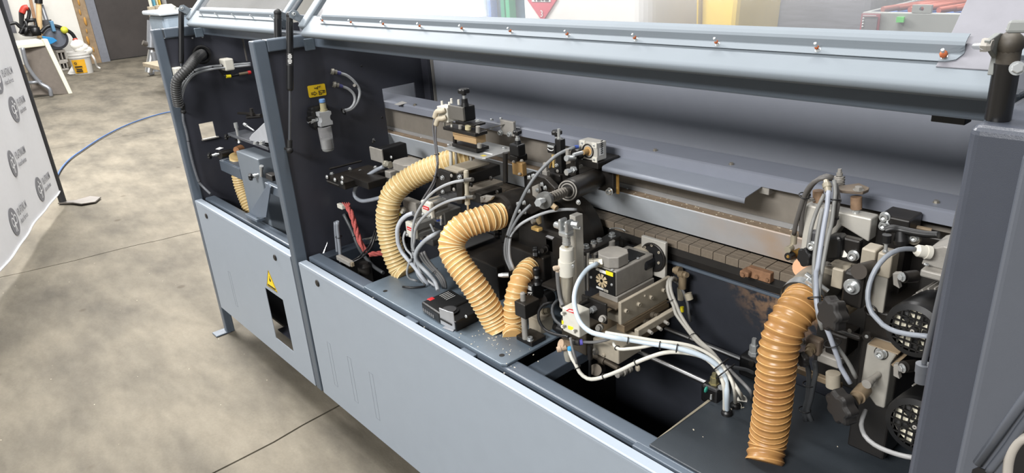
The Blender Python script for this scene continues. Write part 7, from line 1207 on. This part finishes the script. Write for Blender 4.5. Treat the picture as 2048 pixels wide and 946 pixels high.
# hose clamp and grey elbow at the top
pc0 = e5(372, 140, Y=.265); pc1 = e5(410, 95, Y=.305); dcl = (pc1 - pc0).normalized(); b = B(); b.lathe(pc0, dcl * .022, [(0, .039), (1, .039)], 36, False); b.lathe(pc0, dcl * .022, [(0, .0375), (1, .0375)], 36, False); b.build('clamp_band', STEEL, hD)
vdir = (CAMC - pc0); vdir = (vdir - dcl * vdir.dot(dcl)).normalized(); sdv = dcl.cross(vdir)
b = B(); b.obox(pc0 + dcl * .011 + vdir * .042, vdir, .03, .020, .010, up=dcl); b.build('clamp_housing', STEEL, hD, .002); b = B(); b.lathe(pc0 + dcl * .011 + vdir * .047 - sdv * .022, sdv * .05, [(0, .006), (.2, .006), (.2, .004), (1, .004)], 12); b.build('clamp_screw', STEEL, hD)
el = thing('dust_elbow', 'grey dust spigot above the orange hose clamp', 'spigot', pc1); b = B(); b.sweep(spline([pc0 + dcl * .01, pc1, e5(450, 60, Y=.345), e5(490, 50, Y=.39)], 10), .0365, 30); b.build('spigot', mat('spigot_grey', (.50, .49, .46), .5, metal=.2, dust=.3), el)
# ============================================================ cables and tubes
C = cable
C('sensor_lead', 'grey lead dropping from the upper gland of the scraper head', [c8(140, 360, Y=.258), c8(125, 420, Y=.255), c8(128, 520, Y=.25), c8(145, 640, Y=.245), c8(160, 760, Y=.24), d1(635, 200, Y=.22), d1(600, 345, Y=.20), d1(520, 480, Y=.19), d1(470, 560, Y=.185)], .0045, mat('slate_lead', (.36, .36, .37), .5), ties=(.38, .62), tie_r=.0075); C('sensor_lead', 'grey lead dropping from the lower gland of the scraper head', [c8(150, 430, Y=.256), c8(148, 540, Y=.25), c8(160, 660, Y=.245), c8(168, 760, Y=.24), d1(640, 200, Y=.225), d1(615, 345, Y=.205), d1(545, 480, Y=.195), d1(500, 560, Y=.19)], .0045, MATS['slate_lead'])
C('air_tube', 'pale tube from the upper elbow of the slim cylinder', [d1(890, 335, Y=.165), d1(800, 350, Y=.15), d1(700, 385, Y=.14), d1(600, 445, Y=.13), d1(510, 540, Y=.13), d1(440, 660, Y=.13), d1(405, 780, Y=.13), d1(400, 880, Y=.13), d2(285, 210, Y=.14), d2(300, 300, Y=.15), d2(320, 400, Y=.16), d2(370, 465, Z=.73)], .0062, GREYC, 'tube')
C('air_tube', 'pale tube from the lower elbow of the slim cylinder', [d1(910, 498, Y=.165), d1(820, 510, Y=.15), d1(720, 540, Y=.14), d1(620, 590, Y=.13), d1(530, 660, Y=.125), d1(460, 740, Y=.125), d1(425, 820, Y=.13), d1(420, 900, Y=.13), d2(295, 220, Y=.14), d2(320, 330, Y=.15), d2(370, 420, Y=.17), d2(440, 480, Z=.74)], .0062, GREYC, 'tube', ties=(.70,), tie_r=.012)
C('thick_cable', 'thick pale cable looping in front of the tall amber hose', [d1(410, 645, Y=.16), d1(350, 665, Y=.15), d1(290, 720, Y=.14), d1(258, 800, Y=.13), d1(262, 900, Y=.13), d2(190, 190, Y=.13), d2(215, 250, Y=.135), d2(255, 300, Y=.14), d2(300, 350, Y=.15), d2(360, 430, Y=.16), d2(400, 470, Z=.735)], .0100, mat('white_blue_cable', (.70, .72, .75), .45))
C('thick_cable', 'thick grey cable ending at the safety switch behind the hook-shaped hose', [d2(480, 115, Y=.20), d2(430, 135, Y=.16), d2(370, 175, Y=.145), d2(320, 235, Y=.14), d2(308, 290, Y=.14), d2(340, 340, Y=.15), d2(400, 400, Y=.16), d2(440, 450, Y=.17), d2(460, 510, Z=.745)], .0100, mat('white_grey_cable', (.63, .65, .67), .45))
for k, (lab, dx) in enumerate((('thin grey tube in the tied bundle, nearest the switch', 0), ('thin grey tube in the tied bundle, middle one', 16), ('thin grey tube in the tied bundle, farthest from the switch', 34))):
    C('bundle_tube', lab, [d2(330 + dx, 258 - dx * .3, Y=.15), d2(360 + dx, 310 - dx * .2, Y=.16), d2(400 + dx, 355, Y=.17), d2(445 + dx, 400 + dx * .1, Y=.18), d2(480 + dx * .8, 450, Y=.185), d2(495 + dx * .6, 495, Z=.735)], .0058, DGREYC, 'tube', ties=((.5,) if k == 1 else ()), tie_r=.013)
C('bundle_tube', 'grey tube loop hanging left of the tied bundle', [d2(240, 110, Y=.15), d2(225, 160, Y=.14), d2(245, 230, Y=.14), d2(285, 280, Y=.14), d2(262, 330, Y=.14), d2(250, 390, Y=.14), d2(270, 430, Y=.15), d2(320, 445, Z=.735)], .0056, GREYC, 'tube', ties=(.47,), tie_r=.013)
C('black_foot_lead', 'black lead end lying on the deck beside the tall hose', [d2(330, 400, Y=.17), d2(345, 440, Y=.17), d2(380, 475, Z=.727), d2(300, 490, Z=.727), d2(220, 485, Z=.727)], .005, BLKC)
# long arcs past the spindle
C('arc_tube', 'long dark tube arching from the cube cylinder down to the work table', [d3(805, 305, Y=.35), d3(720, 335, Y=.33), d3(620, 390, Y=.30), d3(520, 480, Y=.28), d3(430, 580, Y=.26), d3(350, 700, Y=.24), d3(290, 820, Y=.23), d3(240, 930, Y=.22), d4(175, 400, Y=.21), d4(145, 520, Y=.21), d4(150, 640, Y=.215), d4(200, 760, Y=.22)], .0068, mat('tube_slate', (.44, .45, .46), .45), 'tube')
C('arc_tube', 'grey tube leaving the spindle and joining the arching tube', [d4(385, 140, Y=.25), d4(320, 200, Y=.235), d4(260, 270, Y=.225), d4(215, 350, Y=.215), d4(180, 430, Y=.212), d4(165, 540, Y=.212), d4(175, 650, Y=.216), d4(215, 755, Y=.22)], .0062, mat('tube_slate', (.44, .45, .46), .45), 'tube', ties=(.50,), tie_r=.013)
C('arc_tube', 'pale tube sweeping in from the chain to the tied tubes', [d4(820, 185, Y=.36), d4(700, 185, Y=.33), d4(560, 205, Y=.30), d4(430, 250, Y=.265), d4(310, 310, Y=.24), d4(230, 380, Y=.222), d4(195, 440, Y=.215), d4(182, 540, Y=.215), d4(190, 650, Y=.218), d4(225, 750, Y=.222)], .0062, GREYC, 'tube')
# motor cable: big pale loop
C('motor_cable', 'thick pale blue cable looping from the motor gland over the pit', [d6(140, 480, Y=.255), d5(700, 65, Y=.25), d5(640, 100, Y=.225), d5(585, 170, Y=.19), d5(550, 250, Y=.16), d5(540, 330, Y=.14), d5(555, 420, Y=.125), d5(590, 500, Y=.115), d5(660, 560, Y=.115), d5(750, 585, Y=.12), d5(850, 605, Y=.13), d7(560, 280, Y=.15), d7(720, 308, Y=.17), d7(880, 335, Y=.19), d7(1020, 375, Y=.21), d7(1120, 420, Y=.225), d7(1190, 480, Y=.235), d7(1230, 560, Y=.235), d7(1240, 660, Y=.23), d7(1240, 780, Z=.722)], .0088, BLUEC, ties=(.50, .60, .66), tie_r=.011)
C('air_tube', 'cream tube tied along the top of the pale blue cable', [d7(390, 228, Y=.13), d7(480, 243, Y=.14), d7(600, 262, Y=.155), d7(740, 285, Y=.175), d7(880, 300, Y=.195), d7(1000, 325, Y=.215), d7(1100, 370, Y=.23), d7(1180, 430, Y=.24), d7(1250, 520, Y=.24), d7(1290, 620, Y=.235), d7(1300, 730, Z=.722)], .0058, CREAMC, 'tube')
C('air_tube', 'cream tube hooking out below the valve block', [d7(445, 300, Y=.16), d7(455, 325, Y=.15), d7(490, 345, Y=.145), d7(570, 340, Y=.15), d7(660, 328, Y=.165), d7(740, 312, Y=.18), d7(850, 318, Y=.2), d7(980, 345, Y=.22), d7(1090, 400, Y=.235), d7(1180, 470, Y=.242), d7(1270, 560, Y=.243), d7(1330, 650, Y=.24), d7(1355, 695, Z=.724)], .0058, CREAMC, 'tube', ties=(.08, .28))
C('air_tube', 'cream tube sagging under the valve block across the pit', [d7(135, 345, Y=.125), d7(150, 400, Y=.12), d7(180, 450, Y=.12), d7(210, 510, Y=.12), d7(260, 550, Y=.125), d7(320, 553, Y=.13), d7(400, 530, Y=.14), d7(500, 490, Y=.15), d7(600, 440, Y=.165), d7(700, 400, Y=.18), d7(800, 370, Y=.195), d7(900, 365, Y=.21), d7(1030, 385, Y=.22), d7(1120, 430, Y=.23), d7(1190, 520, Y=.232), d7(1222, 620, Y=.228), d7(1225, 780, Z=.722)], .0072, CREAMC, 'tube', ties=(.10, .24, .42), tie_r=.0085)
C('air_tube', 'short grey tube from the purple collar to the cream tubes', [d5(600, 633, Y=.155), d5(680, 635, Y=.155), d5(760, 622, Y=.16), d5(800, 608, Y=.155)], .0056, DGREYC, 'tube'); C('air_tube', 'grey tube beside the blue collar of the flow fitting', [d5(512, 600, Y=.13), d5(525, 670, Y=.125), d5(545, 740, Y=.12), d5(560, 790, Y=.12)], .0052, DGREYC, 'tube')
C('black_lead', 'black lead curving from the aluminium cube to the valve block', [d5(385, 345, Y=.22), d5(320, 360, Y=.2), d5(282, 410, Y=.18), d5(285, 480, Y=.165), d5(330, 545, Y=.15), d5(410, 580, Y=.14), d5(500, 595, Y=.135)], .006, BLKC, ties=()); C('black_lead', 'black lead curving behind the white air cylinder foot', [d5(425, 325, Y=.22), d5(390, 360, Y=.2), d5(380, 410, Y=.18), d5(400, 470, Y=.17), d5(450, 515, Y=.155)], .006, mat('slate_cable', (.26, .27, .28), .5))
# tubes from the blow fitting down to the bundle
for k, (lab, a) in enumerate((('left pale tube of the loop beside the motor plate', 0), ('right pale tube of the loop beside the motor plate', 1))):
    C('loop_tube', lab, [d6(900 + 15 * a, 615, Y=.44), d6(865 + 20 * a, 595, Y=.42), d6(835 + 20 * a, 625, Y=.40), d6(828 + 30 * a, 700, Y=.39), d6(850 + 32 * a, 780, Y=.385), d6(890 + 32 * a, 870, Y=.38), d7(880 + 25 * a, 95 - 10 * a, Y=.37), d7(950 + 18 * a, 190, Y=.36), d7(1030 + 14 * a, 290 - 8 * a, Y=.33), d7(1110 + 10 * a, 350, Y=.30), d7(1180, 420, Y=.27), d7(1250, 520, Y=.25), d7(1310, 630, Y=.245), d7(1340 + 14 * a, 690, Z=.722)], .0068, mat('pale_grey_tube', (.60, .59, .56), .5), 'tube', ties=((.18, .42) if a == 0 else ()), tie_r=.014)
C('dark_tube', 'dark tube curving from the blow fitting down the track panel', [d6(890, 620, Y=.445), d6(930, 650, Y=.44), d6(985, 740, Y=.44), d6(1020, 850, Y=.44), d7(970, 90, Y=.43), d7(985, 150, Y=.43)], .006, DGREYC, 'tube'); C('dark_tube', 'dark tube leaving the cable fan toward the orange hose', [d7(1230, 470, Y=.26), d7(1300, 475, Y=.28), d7(1380, 490, Y=.31), d7(1440, 520, Y=.33)], .006, mat('slate_cable', (.26, .27, .28), .5), 'tube'); C('dark_tube', 'dark tube of the cable fan nearest the orange hose', [d7(1230, 460, Y=.25), d7(1310, 540, Y=.255), d7(1370, 600, Y=.26), d7(1410, 650, Y=.26), d7(1415, 690, Z=.722)], .006, DGREYC, 'tube')
for lab, x, y, r in (('upper black tie strapping the cable fan together', 1195, 455, .022), ('lower black tie strapping the cable fan together', 1230, 500, .024)):
    b = B(); b.ring(d7(x, y, Y=.24), d7(1250, 540, Y=.24) - d7(1150, 420, Y=.24), r, .0018, 24, 6); top(b, 'cable_tie', BLKC, lab, 'cable tie', d7(x, y, Y=.24))
for lab, x, y in (('black tube end cap on the deck below the cable fan', 1240, 790), ('black tube end cap in the white grommet', 1300, 738)): b = B(); b.lathe(d7(x, y + 8, Z=.7178), (0, 0, .010), [(0, .013), (.6, .012), (1, .009)], 16); top(b, 'tube_end_cap', BLACK, lab, 'end cap', d7(x, y + 8, Z=.718))
# pale wood chips scattered on the deck and the ledge
def chips(name, label, n, f, m, s0):
    rnd = random.Random(s0); b = B()
    for i in range(n):
        p = f(rnd); a = rnd.uniform(0, 6.28); s_ = rnd.uniform(.0008, .0024); u = V((math.cos(a), math.sin(a), 0)) * s_; v = V((-math.sin(a), math.cos(a), 0)) * s_ * .5; z = V((0, 0, .0007)); b.hexa([p - u - v, p + u - v, p + u + v, p - u + v], [p - u - v + z, p + u - v + z, p + u + v + z, p - u + v + z])
    o = top(b, name, m, label, 'wood chips', f(random.Random(s0))); o['kind'] = 'stuff'
CHIP = mat('wood_chip', (.80, .76, .68), .8)
chips('wood_chips', 'pale wood chips scattered over the front deck plate', 60, lambda r: V((2.12 + r.gauss(0, .07), min(.2, max(.055, .115 + r.gauss(0, .03))), .7195)), CHIP, 3)
chips('wood_chips', 'sparse pale chips lying along the dusty beam ledge', 45, lambda r: V((r.uniform(2.3, 2.85), r.uniform(.47, .495), .0 + 1.0770)), CHIP, 5)
chips('wood_chips', 'few pale chips on the dark right deck plate', 14, lambda r: V((r.uniform(2.72, 3.15), r.uniform(.07, .4), .7175)), CHIP, 8)
chips('floor_debris', 'small bright flecks scattered on the concrete beside the machine', 45, lambda r: V((r.uniform(-1.6, 1.6), r.uniform(-1.2, .02), .0)), CHIP, 9)
# right-hand tube bunch over the guide block
def eY(x, y, Y): return e1(x, y, Y=Y)
C('tube_bunch', 'dark tube arching over the guide block to the brass valve', [eY(190, 585, .36), eY(205, 500, .35), eY(240, 380, .34), eY(280, 260, .335), eY(340, 180, .33), eY(420, 140, .33), eY(490, 150, .34)], .0068, mat('dim_grey_tube', (.34, .33, .32), .5), 'tube', ties=(.62,), tie_r=.012); C('tube_bunch', 'second dark tube arching behind the first over the guide block', [eY(245, 600, .365), eY(248, 500, .355), eY(262, 380, .345), eY(305, 240, .34), eY(370, 160, .335), eY(440, 125, .335), eY(500, 140, .34)], .0068, mat('dim_grey_tube', (.34, .33, .32), .5), 'tube')
tp = thing('tube_fitting', 'nickel tube fitting at the top of the hanging tube bunch', 'fitting', e1(455, 200, Y=.325)); turned(e1(460, 250, Y=.318), e1(440, 160, Y=.33) - e1(460, 250, Y=.318), [(0, .009), (.35, .010), (.35, .012), (.7, .012), (.7, .009), (1, .007)], 'nut', mat('nickel', (.66, .63, .56), .35), tp, 12)
C('hanging_tube', 'pale blue-grey tube hanging in front of the guide block', [eY(462, 240, .317), eY(450, 380, .305), eY(425, 520, .29), eY(400, 680, .27), eY(375, 850, .25), e3(340, 30, Y=.235), e3(345, 150, Y=.22), e3(345, 280, Y=.205), e3(365, 400, Y=.20), e3(420, 500, Y=.20), e3(470, 620, Y=.20), e3(520, 760, Y=.205), e3(570, 890, Y=.21), e4(430, 190, Y=.212), e4(500, 310, Y=.215)], .0068, mat('blue_grey_tube', (.57, .59, .63), .45), 'tube', ties=(.58, .78), tie_r=.018)
C('hanging_tube', 'dark grey tube right of the pale hanging tube', [eY(505, 160, .335), eY(515, 260, .325), eY(500, 380, .315), eY(485, 500, .30), eY(455, 620, .28), eY(425, 780, .262), eY(400, 930, .245), e3(385, 60, Y=.235), e3(370, 200, Y=.22), e3(375, 340, Y=.215), e3(400, 470, Y=.215), e3(480, 640, Y=.22), e3(580, 780, Y=.225), e3(660, 900, Y=.23), e4(540, 270, Y=.235)], .0060, mat('mid_tube', (.45, .45, .44), .5), 'tube', ties=(.12,), tie_r=.010)
C('hanging_tube', 'grey tube left of the pale hanging tube', [eY(430, 270, .325), eY(390, 350, .318), eY(350, 450, .312), eY(320, 560, .30), eY(300, 690, .295)], .0058, mat('mid_tube', (.45, .45, .44), .5), 'tube'); C('hanging_tube', 'grey tube between the pale hanging tube and the coil', [eY(415, 380, .305), eY(390, 500, .292), eY(370, 620, .28), eY(350, 780, .262), eY(345, 946, .24), e3(320, 60, Y=.23), e3(330, 200, Y=.22), e3(360, 420, Y=.205), e3(400, 560, Y=.207)], .0060, mat('mid_tube', (.45, .45, .44), .5), 'tube'); C('hanging_tube', 'dark tube curling at the right of the bunch', [eY(520, 190, .34), eY(540, 300, .335), eY(525, 420, .33), eY(510, 500, .33), eY(470, 540, .33)], .0058, mat('dim_grey_tube', (.34, .33, .32), .5), 'tube', ties=(.85,))
for k, lab in enumerate(('left dark tube hanging below the small hand knob', 'right dark tube hanging below the small hand knob')):
    C('drop_tube', lab, [e4(185 + 60 * k, 150, Y=.29), e4(205 + 50 * k, 230, Y=.29), e4(205 + 32 * k, 320, Y=.29), e4(195 + 20 * k, 430, Y=.29), e4(175 + 20 * k, 500, Y=.29), e4(185 + 40 * k, 575, Y=.29)], .008, mat('slate_cable', (.26, .27, .28), .5), 'tube', ties=((.42, .82) if k == 0 else ()), tie_r=.014)
C('fan_cable', 'grey cable curving from the upper motor gland across its grille', [e2(515, 390, Y=.245), e2(440, 385, Y=.225), e2(350, 405, Y=.205), e2(270, 460, Y=.19), e2(200, 550, Y=.175), e2(155, 660, Y=.165), e2(140, 770, Y=.155), e2(160, 870, Y=.15), e3(900, 440, Y=.145), e3(980, 525, Y=.14), e3(1090, 580, Y=.135), e3(1220, 608, Y=.132), e3(1340, 622, Y=.13), e3(1420, 628, Y=.13)], .0062, mat('mid_grey_cable', (.5, .52, .55), .45))
C('fan_cable', 'grey cable curving under the lower fan motor on the deck', [e4(610, 500, Y=.22), e4(585, 560, Y=.20), e4(580, 620, Y=.18), e4(610, 690, Y=.16), e4(680, 750, Y=.15), e4(780, 795, Y=.14), e4(880, 825, Y=.13), e4(960, 838, Y=.13)], .0062, mat('fan_grey_cable', (.56, .56, .56), .45))
